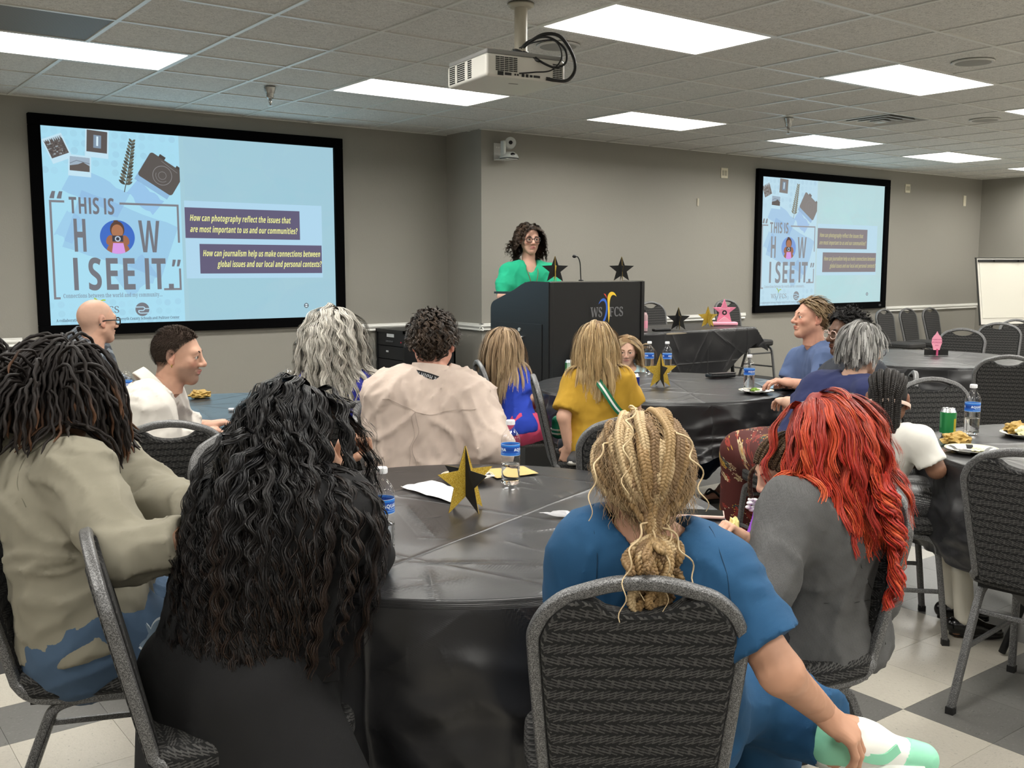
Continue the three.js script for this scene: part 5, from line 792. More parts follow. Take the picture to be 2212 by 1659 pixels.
    F.capsule(A(nv), A(nt.clone().addScaledVector(this.up, 0.05)), (o.neckR || 0.066) * s, (o.neckR || 0.066) * s + 0.01, 0.008, { sub: 1 });
    const m = o.mat || mat(o.color, o.rough ?? 0.88, { bumpMap: weave, bumpScale: 0.0006 }); const mesh = this.add(o.name || 'shirt', F.mesh(), m, o.label);
    if (o.collar) { const ring = []; const axis = nt.clone().sub(J.neck).normalize(), c0 = J.neck.clone().addScaledVector(axis, o.collar.up ?? 0.015), f = V3(0, 0, 1).transformDirection(this.HM); f.addScaledVector(axis, -f.dot(axis)).normalize(); const r = axis.clone().cross(f), rad = (o.collar.r || 0.068) * s; for (let i = 0; i <= 28; i++) { const a = 0.35 + (2 * PI - 0.7) * i / 28; const open = sstep(0.7, 0.25, Math.min(a, 2 * PI - a)); ring.push(c0.clone().addScaledVector(f, Math.cos(a) * rad * 1.05).addScaledVector(r, Math.sin(a) * rad).addScaledVector(axis, -open * 0.03)); }
      const h = o.collar.h || 0.036; const g = sweep(ring, [[h * 0.5, -0.003], [h * 0.5, 0.003], [-h * 0.35, 0.012], [-h * 0.5, 0.012], [-h * 0.5, 0.006]], false, axis); this.add('collar', g, o.collar.mat || m); }
    return mesh; }
  pants(o) { const { J, s } = this, off = (o.off ?? 0.012) * s, [lo, hi] = this.bounds(['pelvis', 'hipL', 'hipR', 'knL', 'knR', 'anL', 'anR'], 0.2), F = new Field(lo, hi, o.cell || this.cell * 0.9);
    this.torso(F, off, 0, o.waist ?? 0.2); for (const S of ['L', 'R']) this.leg(F, S, off, o.len ?? 1.92, o.flare ?? 0.012);
    F.ruffle(this.folds(o.wrinkle ?? 0.005, 1.3));
    return this.add(o.name || 'trousers', F.mesh(), o.mat || mat(o.color, 0.9, { bumpMap: weave, bumpScale: 0.0008 }), o.label); }
  skirt(o) { const { J, s } = this, [lo, hi] = this.bounds(['pelvis', 'hipL', 'hipR', 'knL', 'knR', 'anL', 'anR'], 0.26), F = new Field(lo, hi, o.cell || this.cell); this.torso(F, 0.015, 0, 0.2); const R = this.limbRadius(), km = J.knL.clone().lerp(J.knR, 0.5);
    for (let i = 0; i <= 4; i++) { const t = i / 4, a = J.hipL.clone().lerp(J.hipR, t), b = J.knL.clone().lerp(J.knR, t); F.capsule(A(a), A(b), R.th[0] + 0.02, R.th[1] + 0.025, 0.06); if (o.long) { const c = J.anL.clone().lerp(J.anR, t); const e = b.clone().lerp(c, o.long); F.capsule(A(b), A(e), R.th[1] + 0.03, R.th[1] + 0.02, 0.06, { end: 1 }); } }
    F.ruffle((x, y, z) => 0.008 * pn(x * 9, y * 3, z * 9)); return this.add(o.name || 'skirt', F.mesh(), o.mat || mat(o.color, 0.9), o.label); }
  shoe(S, m, sole, name = 'shoe', o = {}) { const { J, s } = this, an = J['an' + S], toe = J['toe' + S], up = this.o.footFlip === S ? V3(...this.o.footUp).normalize() : V3(0, 1, 0), d = toe.clone().sub(an); d.addScaledVector(up, -d.dot(up)).normalize(); const base = an.clone().addScaledVector(up, -0.062 * s), b = new THREE.Box3(); b.expandByPoint(an); b.expandByPoint(toe); b.expandByScalar(0.14);
    const at = (x, y) => A(base.clone().addScaledVector(d, x * s).addScaledVector(up, y * s)); const F = new Field([b.min.x, b.min.y, b.min.z], [b.max.x, b.max.y, b.max.z], 0.006); F.capsule(at(-0.045, 0.045), at(0.03, 0.05), 0.044 * s, 0.045 * s, 0.02).capsule(at(0.02, 0.04), at(0.15, 0.022), 0.045 * s, 0.032 * s, 0.03); if (!o.low) F.capsule(at(-0.03, 0.06), at(-0.02, 0.1), 0.044 * s, 0.046 * s, 0.02, { end: 1 }); F.capsule(at(-0.025, 0.13), at(-0.02, 0.095), 0.034 * s, 0.03 * s, 0.005, { sub: 1 }); F.plane(at(0, 0.006), A(up.clone().negate()), 0.004);
    const mesh = this.add(name, F.mesh(), m, o.label); if (o.overlay) for (const [x, sg] of [[0.085, -1], [-0.012, 1]]) { const G2 = new Field([b.min.x, b.min.y, b.min.z], [b.max.x, b.max.y, b.max.z], 0.006); G2.f.set(F.f); for (let i = 0; i < G2.f.length; i++) G2.f[i] -= 0.0022; G2.plane(at(x, sg > 0 ? 0.03 : 0), A(d.clone().multiplyScalar(sg).addScaledVector(up, sg > 0 ? 0.25 : 0.5).normalize()), 0.002); part(sg > 0 ? 'heel_overlay' : 'toe_overlay', this.loc(G2.mesh()), o.overlay, mesh); } if (sole) { const lat = up.clone().cross(d), ring = []; for (let i = 0; i < 30; i++) { const a = i / 30 * 2 * PI, cx = 0.055 + 0.128 * Math.cos(a), w = 0.044 * (1 + 0.1 * Math.cos(a)); ring.push(base.clone().addScaledVector(d, cx * s).addScaledVector(lat, w * Math.sin(a) * s).addScaledVector(up, 0.008)); } const pos = [], idx = []; const c = ring.reduce((q, p) => q.add(p), V3(0, 0, 0)).multiplyScalar(1 / 30); for (const h of [-0.012, 0.012]) { for (const p of ring) { const q = p.clone().addScaledVector(up, h * s); pos.push(...A(q)); } pos.push(...A(c.clone().addScaledVector(up, h * s))); } for (let i = 0; i < 30; i++) { const j = (i + 1) % 30; idx.push(i, j, 31 + i, j, 31 + j, 31 + i, 30, j, i, 61, 31 + i, 31 + j); } const g = new THREE.BufferGeometry(); g.setAttribute('position', new THREE.Float32BufferAttribute(pos, 3)); g.setIndex(idx); g.computeVertexNormals(); part('sole', this.loc(g), sole, mesh); } return mesh; }
  glasses(o) { const m = mat(o.color, 0.3, o.metal ? { metalness: 0.7 } : {}), r = o.r || 0.003, gr = new THREE.Group(); gr.name = 'glasses'; if (o.label) gr.userData.label = o.label; this.root.add(gr); const put = (n, g, mm) => { g.applyMatrix4(this.HM); part(n, this.loc(g), mm, gr); }; const w = o.w || 0.025, h = o.h || 0.019;
    for (const s of [-1, 1]) { const ring = [...Array(25).keys()].map(i => { const a = i / 24 * 2 * PI, c = Math.cos(a), q = Math.sin(a), e = 2.6; return V3(s * 0.033 + w * Math.sign(c) * Math.abs(c) ** (2 / e), -0.002 + h * Math.sign(q) * Math.abs(q) ** (2 / e), 0.104 - 0.004 * Math.abs(c)); }); put('rim', sweep(ring, circleProfile(r, 6)), m);
      const lens = new THREE.CircleGeometry(1, 24).scale(w * 0.97, h * 0.97, 1).translate(s * 0.033, -0.002, 0.103); put('lens', lens, mat(0xffffff, 0.03, { transmission: 1, thickness: 0, ior: 1.5 })); put('temple', sweep(curvePts([[s * 0.058, 0.004, 0.1], [s * 0.077, 0.006, 0.05], [s * 0.083, 0.004, -0.01], [s * 0.081, -0.018, -0.03]], 12), circleProfile(r, 6)), m); }
    put('bridge', sweep(curvePts([[-0.009, 0.002, 0.106], [0, 0.006, 0.11], [0.009, 0.002, 0.106]], 8), circleProfile(r, 6)), m); }
  // ---- hair
  cap(m, thick = 0.004, low = 0, name = 'hair') { const g = new THREE.SphereGeometry(1, 56, 40), p = g.attributes.position, keep = []; for (let i = 0; i < p.count; i++) { const x = p.getX(i), y = p.getY(i), z = p.getZ(i), X = SK.c[0] + x * SK.r[0], Y = SK.c[1] + y * SK.r[1], Z = SK.c[2] + z * SK.r[2]; keep.push(Y > hairLow(Z) + low + 0.004 * pn(X * 80, Y * 80, Z * 80)); const t = thick * (1 + 0.5 * pn(X * 40, Y * 40, Z * 40)) - 0.003; p.setXYZ(i, X + x * t, Y + y * t, Z + z * t); }
    const ix = g.index.array, out = []; for (let i = 0; i < ix.length; i += 3) if (keep[ix[i]] && keep[ix[i + 1]] && keep[ix[i + 2]]) out.push(ix[i], ix[i + 1], ix[i + 2]); g.setIndex(out); g.computeVertexNormals(); return this.headPart(name, g, m); }
  colliders(extra = 0.02, arms = true) { const { J } = this, R = this.limbRadius(), out = []; for (const q of this.slices) out.push([q.c.clone().addScaledVector(q.l, q.w), q.c.clone().addScaledVector(q.l, -q.w), q.r + extra]); for (const S of ['L', 'R']) { out.push([J.neck, J['sh' + S], 0.046 * this.s * this.g + extra]); if (arms) out.push([J['sh' + S], J['el' + S], R.ua[0] + extra]); } return out; }
  rootAt(u, v) { // a random spot of the hair-bearing scalp, in head axes
    for (let k = 0; k < 60; k++) { const a = rnd() * 2 * PI, y = rr(-1, 1), q = Math.sqrt(1 - y * y), x = q * Math.cos(a), z = q * Math.sin(a), P = V3(SK.c[0] + x * SK.r[0], SK.c[1] + y * SK.r[1], SK.c[2] + z * SK.r[2]); if (P.y > hairLow(P.z)) return [P, V3(x / SK.r[0], y / SK.r[1], z / SK.r[2]).normalize()]; } return [V3(0, 0.12, -0.01), V3(0, 1, 0)]; }
  strandPath(o) { // o.root,o.n (head axes), o.len, o.ds, o.comb(P)->dir in head axes, o.lift, o.off, o.grav, o.cols
    const HM = this.HM, p = o.root.clone().addScaledVector(o.n, o.off * 0.4).applyMatrix4(HM), comb = o.comb(o.root, o.n), v0 = comb.clone().multiplyScalar(1 - o.lift).addScaledVector(o.n, o.lift); const v = v0.transformDirection(HM), path = [p.clone()], n = Math.max(4, Math.round(o.len / o.ds)), hi = this.HI, q = V3();
    for (let i = 0; i < n; i++) { v.y -= o.grav * (0.3 + 0.7 * i / n); if (o.wind) v.add(o.wind.isVector3 ? o.wind : o.wind(p, i / n)); v.normalize(); p.addScaledVector(v, o.ds);
      q.copy(p).applyMatrix4(hi); let dx = (q.x - SK.c[0]) / (SK.r[0] + o.off), dy = (q.y - SK.c[1]) / (SK.r[1] + o.off), dz = (q.z - SK.c[2]) / (SK.r[2] + o.off), L = Math.sqrt(dx * dx + dy * dy + dz * dz);
      if (L < 1) { q.set(SK.c[0] + dx / L * (SK.r[0] + o.off), SK.c[1] + dy / L * (SK.r[1] + o.off), SK.c[2] + dz / L * (SK.r[2] + o.off)); const w = q.clone().applyMatrix4(HM); p.copy(w); const nn = V3(dx / (SK.r[0] + o.off), dy / (SK.r[1] + o.off), dz / (SK.r[2] + o.off)).transformDirection(HM); const dn = v.dot(nn); if (dn < 0) v.addScaledVector(nn, -dn); }
      if (o.cols && i > 1) for (const [a, b, r] of o.cols) { const abx = b.x - a.x, aby = b.y - a.y, abz = b.z - a.z, t = clamp(((p.x - a.x) * abx + (p.y - a.y) * aby + (p.z - a.z) * abz) / (abx * abx + aby * aby + abz * abz || 1), 0, 1), ex = p.x - a.x - abx * t, ey = p.y - a.y - aby * t, ez = p.z - a.z - abz * t, d = Math.sqrt(ex * ex + ey * ey + ez * ez), rad = r + o.off * 0.5; if (d < rad && d > 1e-5) { const k = (rad - d) / d; p.x += ex * k; p.y += ey * k; p.z += ez * k; const dn = (v.x * ex + v.y * ey + v.z * ez) / d; if (dn < 0) { v.x -= ex / d * dn; v.y -= ey / d * dn; v.z -= ez / d * dn; } } }
      path.push(p.clone()); } return path; }
  hair(list, m, name = 'hair', label, parent) { // list of {pts, r, color:[r,g,b], taper, sides}
    let nv = 0, ni = 0; for (const h of list) { const S = h.sides || 2; nv += h.pts.length * S; ni += (h.pts.length - 1) * (S === 2 ? 1 : S) * 6; }
    const pos = new Float32Array(nv * 3), col = new Float32Array(nv * 3), nor = new Float32Array(nv * 3), idx = new Uint32Array(ni); let v = 0, k = 0; const t = V3(), nn = V3(), bb = V3();
    const ax0 = this.J.head, ax1 = this.J.pelvis, axd = ax1.clone().sub(ax0), axl = axd.lengthSq(), ref = V3(); for (const h of list) { const S = h.sides || 2, n = h.pts.length; nn.set(0, 0, 0); for (let i = 0; i < n; i++) { const a = h.pts[Math.max(0, i - 1)], b = h.pts[Math.min(n - 1, i + 1)]; t.copy(b).sub(a).normalize(); if (!i) { nn.set(Math.abs(t.y) < 0.9 ? 0 : 1, Math.abs(t.y) < 0.9 ? 1 : 0, 0); } if (S === 2) { ref.copy(h.pts[i]).sub(ax0); nn.copy(ref).addScaledVector(axd, -clamp(ref.dot(axd) / axl, 0, 1)); } nn.addScaledVector(t, -nn.dot(t)).normalize(); bb.copy(t).cross(nn); const u = i / (n - 1), r = h.rad ? h.rad(u) * h.r : h.r * (1 - (h.taper ?? 0.75) * u * u);
        for (let s = 0; s < S; s++) { const c = S === 2 ? 0 : Math.cos(s / S * 2 * PI), q = S === 2 ? 1 - 2 * s : Math.sin(s / S * 2 * PI), x = nn.x * c + bb.x * q, y = nn.y * c + bb.y * q, z = nn.z * c + bb.z * q, o3 = v * 3; pos[o3] = h.pts[i].x + x * r - this.off.x; pos[o3 + 1] = h.pts[i].y + y * r; pos[o3 + 2] = h.pts[i].z + z * r - this.off.z; if (S === 2) { nor[o3] = x * 0.75 + nn.x * 0.66; nor[o3 + 1] = y * 0.75 + nn.y * 0.66; nor[o3 + 2] = z * 0.75 + nn.z * 0.66; } else { nor[o3] = x; nor[o3 + 1] = y; nor[o3 + 2] = z; } const f = h.colorAt ? h.colorAt(u) : h.color; col[o3] = f[0]; col[o3 + 1] = f[1]; col[o3 + 2] = f[2];
          if (i < n - 1 && (S > 2 || !s)) { const e = v - s, s1 = (s + 1) % S; if (S === 2) { idx[k++] = e; idx[k++] = e + 2; idx[k++] = e + 1; idx[k++] = e + 1; idx[k++] = e + 2; idx[k++] = e + 3; } else { idx[k++] = e + s; idx[k++] = e + s1; idx[k++] = e + S + s; idx[k++] = e + s1; idx[k++] = e + S + s1; idx[k++] = e + S + s; } } v++; } } }
    const g = new THREE.BufferGeometry(); g.setAttribute('position', new THREE.BufferAttribute(pos, 3)); g.setAttribute('normal', new THREE.BufferAttribute(nor, 3)); g.setAttribute('color', new THREE.BufferAttribute(col, 3)); g.setAttribute('uv', new THREE.BufferAttribute(new Float32Array(nv * 2), 2)); g.setIndex(new THREE.BufferAttribute(idx, 1)); return part(name, g, m, parent || this.root, label); }
}
function hairShadow(x, y, z) { return sstep(-0.004, 0.006, y - hairLow(z) - 0.002) * (z < 0.09 ? 1 : 0); }
function wavy(path, amp, len, phase, ramp = 0.12) { // offsets a path sideways in a helix-like wave
  let d = 0; const n = path.length, out = []; const side = V3(), t = V3(); for (let i = 0; i < n; i++) { if (i) d += path[i].distanceTo(path[i - 1]); t.copy(path[Math.min(n - 1, i + 1)]).sub(path[Math.max(0, i - 1)]).normalize(); side.set(t.z, 0, -t.x); if (side.lengthSq() < 1e-4) side.set(Math.cos(phase), 0, Math.sin(phase)); side.normalize(); const up = t.clone().cross(side), a = amp * sstep(0, ramp, d); out.push(path[i].clone().addScaledVector(side, a * Math.sin(d / len * 2 * PI + phase)).addScaledVector(up, a * 0.7 * Math.cos(d / len * 2 * PI + phase))); } return out; }
const resample = (p, n) => new THREE.CatmullRomCurve3(p).getPoints(n);
const hairMat = (rough = 0.42, spec = 0.7) => mat(0xffffff, rough, { vertexColors: true, specularIntensity: spec });
const weave = (() => { const a = tileNoise(128, 61); return dataTex(128, (u, v, x, y) => grey(128 + ((x + y) % 4 < 2 ? 30 : -30) + ((x - y + 256) % 4 < 2 ? 20 : -20) + 60 * (a(u, v) - 0.5)), [40, 40], false); })();
// braid: three strands plaited about a path
function braidStrands(path, r, color, colorB, pitch = 0.03, taper = 0.5) { let L = 0; const D = [0]; for (let i = 1; i < path.length; i++) { L += path[i].distanceTo(path[i - 1]); D.push(L); } const cv = new THREE.CatmullRomCurve3(path), N = Math.max(12, Math.round(L / pitch * 9)), out = []; const base = cv.getSpacedPoints(N); let nn = V3(0, 1, 0.3).normalize(); const frames = base.map((p, i) => { const t = base[Math.min(N, i + 1)].clone().sub(base[Math.max(0, i - 1)]).normalize(); nn = nn.clone().addScaledVector(t, -nn.dot(t)).normalize(); return [nn.clone(), t.clone().cross(nn)]; });
  for (let k = 0; k < 3; k++) { const pts = base.map((p, i) => { const u = i / N, w = u * L / pitch * 2 * PI + k * 2 * PI / 3, rr2 = r * (1 - taper * u); return p.clone().addScaledVector(frames[i][1], Math.sin(w) * rr2 * 0.85).addScaledVector(frames[i][0], Math.sin(2 * w) * rr2 * 0.42); }); out.push({ pts, r: r * 0.62, taper, sides: 5, color: k === 1 ? colorB : color }); } return out; }
// ---------------------------------------------------------------- joints of every figure, in metres
const PJ = {
  woman_dreads: { F: [0.929, 0, 0.370], J: { pelvis: [0.625, 0.529, -2.662], hipL: [0.658, 0.519, -2.744], hipR: [0.593, 0.519, -2.580], neck: [0.550, 1.026, -2.672], head: [0.590, 1.155, -2.660], shL: [0.710, 0.963, -2.743], shR: [0.571, 0.990, -2.461], knL: [1.051, 0.519, -2.619], anL: [1.106, 0.073, -2.597], toeL: [1.243, 0.030, -2.543], elL: [0.785, 0.873, -2.598], wrL: [0.846, 0.867, -2.425], knR: [0.964, 0.519, -2.400], anR: [1.019, 0.073, -2.379], toeR: [1.156, 0.030, -2.324], elR: [0.625, 0.823, -2.295], wrR: [0.732, 0.858, -2.182] } },
  woman_coat: { F: [0.954, 0, -0.301], J: { pelvis: [0.794, 0.549, -2.102], hipL: [0.767, 0.539, -2.186], hipR: [0.820, 0.539, -2.018], neck: [0.901, 0.966, -2.070], head: [0.976, 1.071, -2.130], shL: [0.829, 0.910, -2.192], shR: [0.974, 0.939, -1.911], knL: [1.151, 0.539, -2.338], anL: [1.207, 0.073, -2.356], toeL: [1.347, 0.030, -2.400], elL: [1.074, 0.735, -2.360], wrL: [1.116, 0.953, -2.234], knR: [1.222, 0.539, -2.114], anR: [1.278, 0.073, -2.132], toeR: [1.418, 0.030, -2.176], elR: [1.111, 0.792, -2.064], wrR: [1.092, 0.973, -2.155] } },
  woman_scrubs: { F: [0.620, 0, -0.785], J: { pelvis: [1.396, 0.556, -1.411], hipL: [1.351, 0.538, -1.468], hipR: [1.456, 0.547, -1.364], neck: [1.360, 0.959, -1.359], head: [1.369, 1.058, -1.392], shL: [1.285, 0.911, -1.445], shR: [1.438, 0.879, -1.250], knL: [1.729, 0.463, -1.600], anL: [1.773, 0.490, -1.168], toeL: [1.885, 0.432, -1.075], elL: [1.379, 0.714, -1.560], wrL: [1.597, 0.681, -1.707], knR: [1.754, 0.539, -1.378], anR: [1.940, 0.080, -1.520], toeR: [2.000, 0.030, -1.640], elR: [1.466, 0.722, -1.118], wrR: [1.636, 0.592, -1.148] } },
  woman_blazer: { F: [-0.954, 0, -0.301], J: { pelvis: [2.231, 0.484, -1.578], hipL: [2.133, 0.501, -1.554], hipR: [2.331, 0.452, -1.599], neck: [2.212, 0.873, -1.524], head: [2.198, 1.014, -1.555], shL: [2.012, 0.866, -1.522], shR: [2.412, 0.803, -1.539], knL: [1.774, 0.539, -1.714], anL: [1.718, 0.074, -1.732], toeL: [1.576, 0.030, -1.777], elL: [1.868, 0.708, -1.481], wrL: [1.912, 0.738, -1.604], knR: [1.846, 0.539, -1.941], anR: [1.789, 0.074, -1.958], toeR: [1.648, 0.030, -2.003], elR: [2.487, 0.534, -1.582], wrR: [2.249, 0.599, -1.771] } },
  toddler: { F: [-0.800, 0, -0.600], J: { pelvis: [2.103, 0.700, -1.605], hipL: [2.056, 0.703, -1.591], hipR: [2.130, 0.682, -1.633], neck: [2.117, 0.853, -1.618], head: [2.122, 0.935, -1.626], shL: [2.029, 0.846, -1.595], shR: [2.172, 0.813, -1.671], knL: [1.979, 0.697, -1.610], anL: [1.942, 0.632, -1.629], toeL: [1.922, 0.620, -1.642], elL: [1.943, 0.772, -1.561], wrL: [1.885, 0.817, -1.572], knR: [2.085, 0.657, -1.688], anR: [2.043, 0.589, -1.710], toeR: [2.022, 0.577, -1.724], elR: [2.142, 0.727, -1.706], wrR: [2.064, 0.746, -1.705] } },
  girl_cornrows: { F: [0.682, 0, 0.732], J: { pelvis: [3.567, 0.538, -2.335], hipL: [3.620, 0.528, -2.384], hipR: [3.515, 0.528, -2.286], neck: [3.544, 0.839, -2.192], head: [3.540, 0.943, -2.236], shL: [3.583, 0.780, -2.280], shR: [3.491, 0.816, -2.065], knL: [3.867, 0.528, -2.155], anL: [3.899, 0.060, -2.120], toeL: [3.981, 0.030, -2.032], elL: [3.693, 0.647, -2.291], wrL: [3.876, 0.670, -2.257], knR: [3.726, 0.528, -2.024], anR: [3.759, 0.060, -1.989], toeR: [3.841, 0.030, -1.901], elR: [3.517, 0.706, -2.004], wrR: [3.690, 0.727, -2.091] } },
  woman_navy: { F: [0.352, 0, -0.936], J: { pelvis: [3.880, 0.548, -2.851], hipL: [3.798, 0.538, -2.881], hipR: [3.961, 0.538, -2.820], neck: [4.025, 0.951, -2.717], head: [4.090, 1.087, -2.725], shL: [3.974, 0.901, -2.873], shR: [3.929, 0.899, -2.567], knL: [3.914, 0.538, -3.273], anL: [3.935, 0.073, -3.327], toeL: [3.986, 0.030, -3.463], elL: [4.018, 0.791, -2.988], wrL: [4.120, 0.791, -3.163], knR: [4.132, 0.538, -3.191], anR: [4.152, 0.073, -3.245], toeR: [4.204, 0.030, -3.381], elR: [3.997, 0.758, -2.558], wrR: [4.178, 0.754, -2.799] } },
  person_paisley: { F: [-0.301, 0, -0.954], J: { pelvis: [4.738, 0.548, -3.145], hipL: [4.654, 0.538, -3.118], hipR: [4.821, 0.538, -3.171], neck: [4.718, 0.949, -3.203], head: [4.687, 1.107, -3.224], shL: [4.700, 0.865, -3.304], shR: [4.731, 0.882, -3.095], knL: [4.504, 0.538, -3.498], anL: [4.486, 0.073, -3.553], toeL: [4.443, 0.030, -3.692], elL: [4.666, 0.708, -3.244], wrL: [4.833, 0.635, -3.297], knR: [4.726, 0.538, -3.568], anR: [4.708, 0.073, -3.624], toeR: [4.665, 0.030, -3.762], elR: [4.783, 0.702, -3.092], wrR: [4.873, 0.622, -3.265] } },
  man_tee: { F: [-0.800, 0, -0.600], J: { pelvis: [5.049, 0.552, -3.583], hipL: [4.994, 0.542, -3.509], hipR: [5.105, 0.542, -3.657], neck: [4.918, 1.017, -3.566], head: [4.880, 1.171, -3.592], shL: [4.795, 0.940, -3.420], shR: [4.971, 0.912, -3.738], knL: [4.629, 0.542, -3.744], anL: [4.780, 0.075, -4.130], toeL: [4.630, 0.030, -4.200], elL: [4.645, 0.802, -3.337], wrL: [4.560, 0.826, -3.467], knR: [4.778, 0.542, -3.941], anR: [4.620, 0.075, -4.350], toeR: [4.480, 0.030, -4.420], elR: [4.914, 0.769, -3.760], wrR: [4.689, 0.808, -3.620] } },
  girl_yellow: { F: [0.829, 0, 0.559], J: { pelvis: [3.357, 0.596, -3.747], hipL: [3.305, 0.587, -3.759], hipR: [3.410, 0.580, -3.729], neck: [3.346, 0.941, -3.730], head: [3.370, 1.077, -3.770], shL: [3.236, 0.904, -3.782], shR: [3.444, 0.911, -3.652], knL: [3.389, 0.530, -4.015], anL: [3.527, 0.501, -3.856], toeL: [3.520, 0.491, -3.759], elL: [3.150, 0.732, -3.758], wrL: [3.190, 0.575, -3.768], knR: [3.680, 0.516, -3.895], anR: [3.272, 0.554, -3.767], toeR: [3.183, 0.536, -3.717], elR: [3.536, 0.756, -3.661], wrR: [3.589, 0.688, -3.837] } },
  child_blue: { F: [-0.349, 0, 0.937], J: { pelvis: [4.984, 0.530, -5.327], hipL: [5.039, 0.520, -5.306], hipR: [4.928, 0.520, -5.348], neck: [4.935, 0.752, -5.152], head: [4.909, 0.882, -5.166], shL: [4.997, 0.705, -5.074], shR: [4.838, 0.710, -5.144], knL: [4.961, 0.520, -5.040], anL: [4.947, 0.050, -5.003], toeL: [4.913, 0.030, -4.910], elL: [4.936, 0.636, -4.983], wrL: [4.773, 0.669, -4.922], knR: [4.813, 0.520, -5.095], anR: [4.799, 0.050, -5.058], toeR: [4.765, 0.030, -4.965], elR: [4.726, 0.642, -5.079], wrR: [4.676, 0.675, -4.933] } },
  girl_blue: { F: [0.902, 0, 0.431], J: { pelvis: [3.531, 0.519, -4.663], hipL: [3.528, 0.496, -4.737], hipR: [3.529, 0.515, -4.589], neck: [3.539, 0.867, -4.784], head: [3.560, 0.995, -4.812], shL: [3.468, 0.829, -4.857], shR: [3.594, 0.848, -4.702], knL: [3.961, 0.527, -4.683], anL: [4.003, 0.058, -4.663], toeL: [4.109, 0.030, -4.613], elL: [3.469, 0.651, -4.893], wrL: [3.760, 0.560, -4.976], knR: [3.880, 0.527, -4.514], anR: [3.922, 0.058, -4.494], toeR: [4.028, 0.030, -4.444], elR: [3.592, 0.699, -4.618], wrR: [3.755, 0.617, -4.735] } },
  man_pink: { F: [0.498, 0, -0.867], J: { pelvis: [2.109, 0.553, -3.345], hipL: [2.027, 0.543, -3.392], hipR: [2.191, 0.543, -3.298], neck: [2.121, 1.045, -3.357], head: [2.149, 1.164, -3.379], shL: [1.954, 0.964, -3.407], shR: [2.237, 0.941, -3.229], knL: [2.219, 0.543, -3.791], anL: [2.250, 0.079, -3.845], toeL: [2.329, 0.030, -3.982], elL: [1.922, 0.745, -3.424], wrL: [2.087, 0.651, -3.601], knR: [2.438, 0.543, -3.665], anR: [2.469, 0.079, -3.720], toeR: [2.547, 0.030, -3.856], elR: [2.234, 0.779, -3.081], wrR: [2.279, 0.651, -3.331] } },
  woman_grey: { F: [0.352, 0, -0.936], J: { pelvis: [1.959, 0.550, -3.864], hipL: [1.875, 0.540, -3.896], hipR: [2.043, 0.540, -3.832], neck: [1.974, 1.013, -3.891], head: [1.991, 1.166, -3.939], shL: [1.869, 0.941, -3.960], shR: [2.066, 0.936, -3.785], knL: [1.994, 0.540, -4.299], anL: [2.016, 0.075, -4.355], toeL: [2.068, 0.030, -4.496], elL: [1.879, 0.753, -4.025], wrL: [2.024, 0.721, -4.163], knR: [2.219, 0.540, -4.215], anR: [2.240, 0.075, -4.271], toeR: [2.293, 0.030, -4.411], elR: [2.090, 0.741, -3.802], wrR: [2.160, 0.710, -4.060] } },
  man_buzz: { F: [0.966, 0, -0.258], J: { pelvis: [1.160, 0.552, -3.984], hipL: [1.136, 0.542, -4.074], hipR: [1.184, 0.542, -3.895], neck: [1.277, 0.972, -4.208], head: [1.395, 1.099, -4.189], shL: [1.393, 0.903, -4.338], shR: [1.230, 0.903, -4.019], knL: [1.546, 0.542, -4.215], anL: [1.606, 0.077, -4.231], toeL: [1.755, 0.030, -4.271], elL: [1.464, 0.745, -4.399], wrL: [1.565, 0.758, -4.388], knR: [1.610, 0.542, -3.976], anR: [1.670, 0.077, -3.992], toeR: [1.819, 0.030, -4.032], elR: [1.245, 0.754, -3.999], wrR: [1.418, 0.775, -4.061] } },
  man_bald: { F: [0.751, 0, 0.661], J: { pelvis: [1.274, 0.552, -5.641], hipL: [1.335, 0.542, -5.710], hipR: [1.212, 0.542, -5.571], neck: [1.386, 1.057, -5.701], head: [1.458, 1.177, -5.664], shL: [1.484, 0.985, -5.844], shR: [1.357, 0.985, -5.486], knL: [1.680, 0.542, -5.448], anL: [1.726, 0.077, -5.407], toeL: [1.842, 0.030, -5.305], elL: [1.550, 0.815, -5.795], wrL: [1.616, 0.796, -5.679], knR: [1.517, 0.542, -5.262], anR: [1.563, 0.077, -5.221], toeR: [1.679, 0.030, -5.119], elR: [1.395, 0.844, -5.348], wrR: [1.522, 0.802, -5.435] } },
  speaker: { F: [-0.301, 0, 0.954], J: { pelvis: [5.168, 1.079, -6.716], hipL: [5.249, 1.079, -6.690], hipR: [5.087, 1.079, -6.742], neck: [5.237, 1.493, -6.723], head: [5.233, 1.691, -6.705], shL: [5.421, 1.427, -6.650], shR: [5.059, 1.427, -6.772], knL: [5.240, 0.700, -6.662], anL: [5.249, 0.280, -6.690], toeL: [5.207, 0.230, -6.557], elL: [5.377, 1.221, -6.565], wrL: [5.158, 1.228, -6.416], knR: [5.078, 0.700, -6.713], anR: [5.087, 0.280, -6.742], toeR: [5.044, 0.230, -6.608], elR: [4.944, 1.225, -6.702], wrR: [4.875, 1.229, -6.440] } },
};
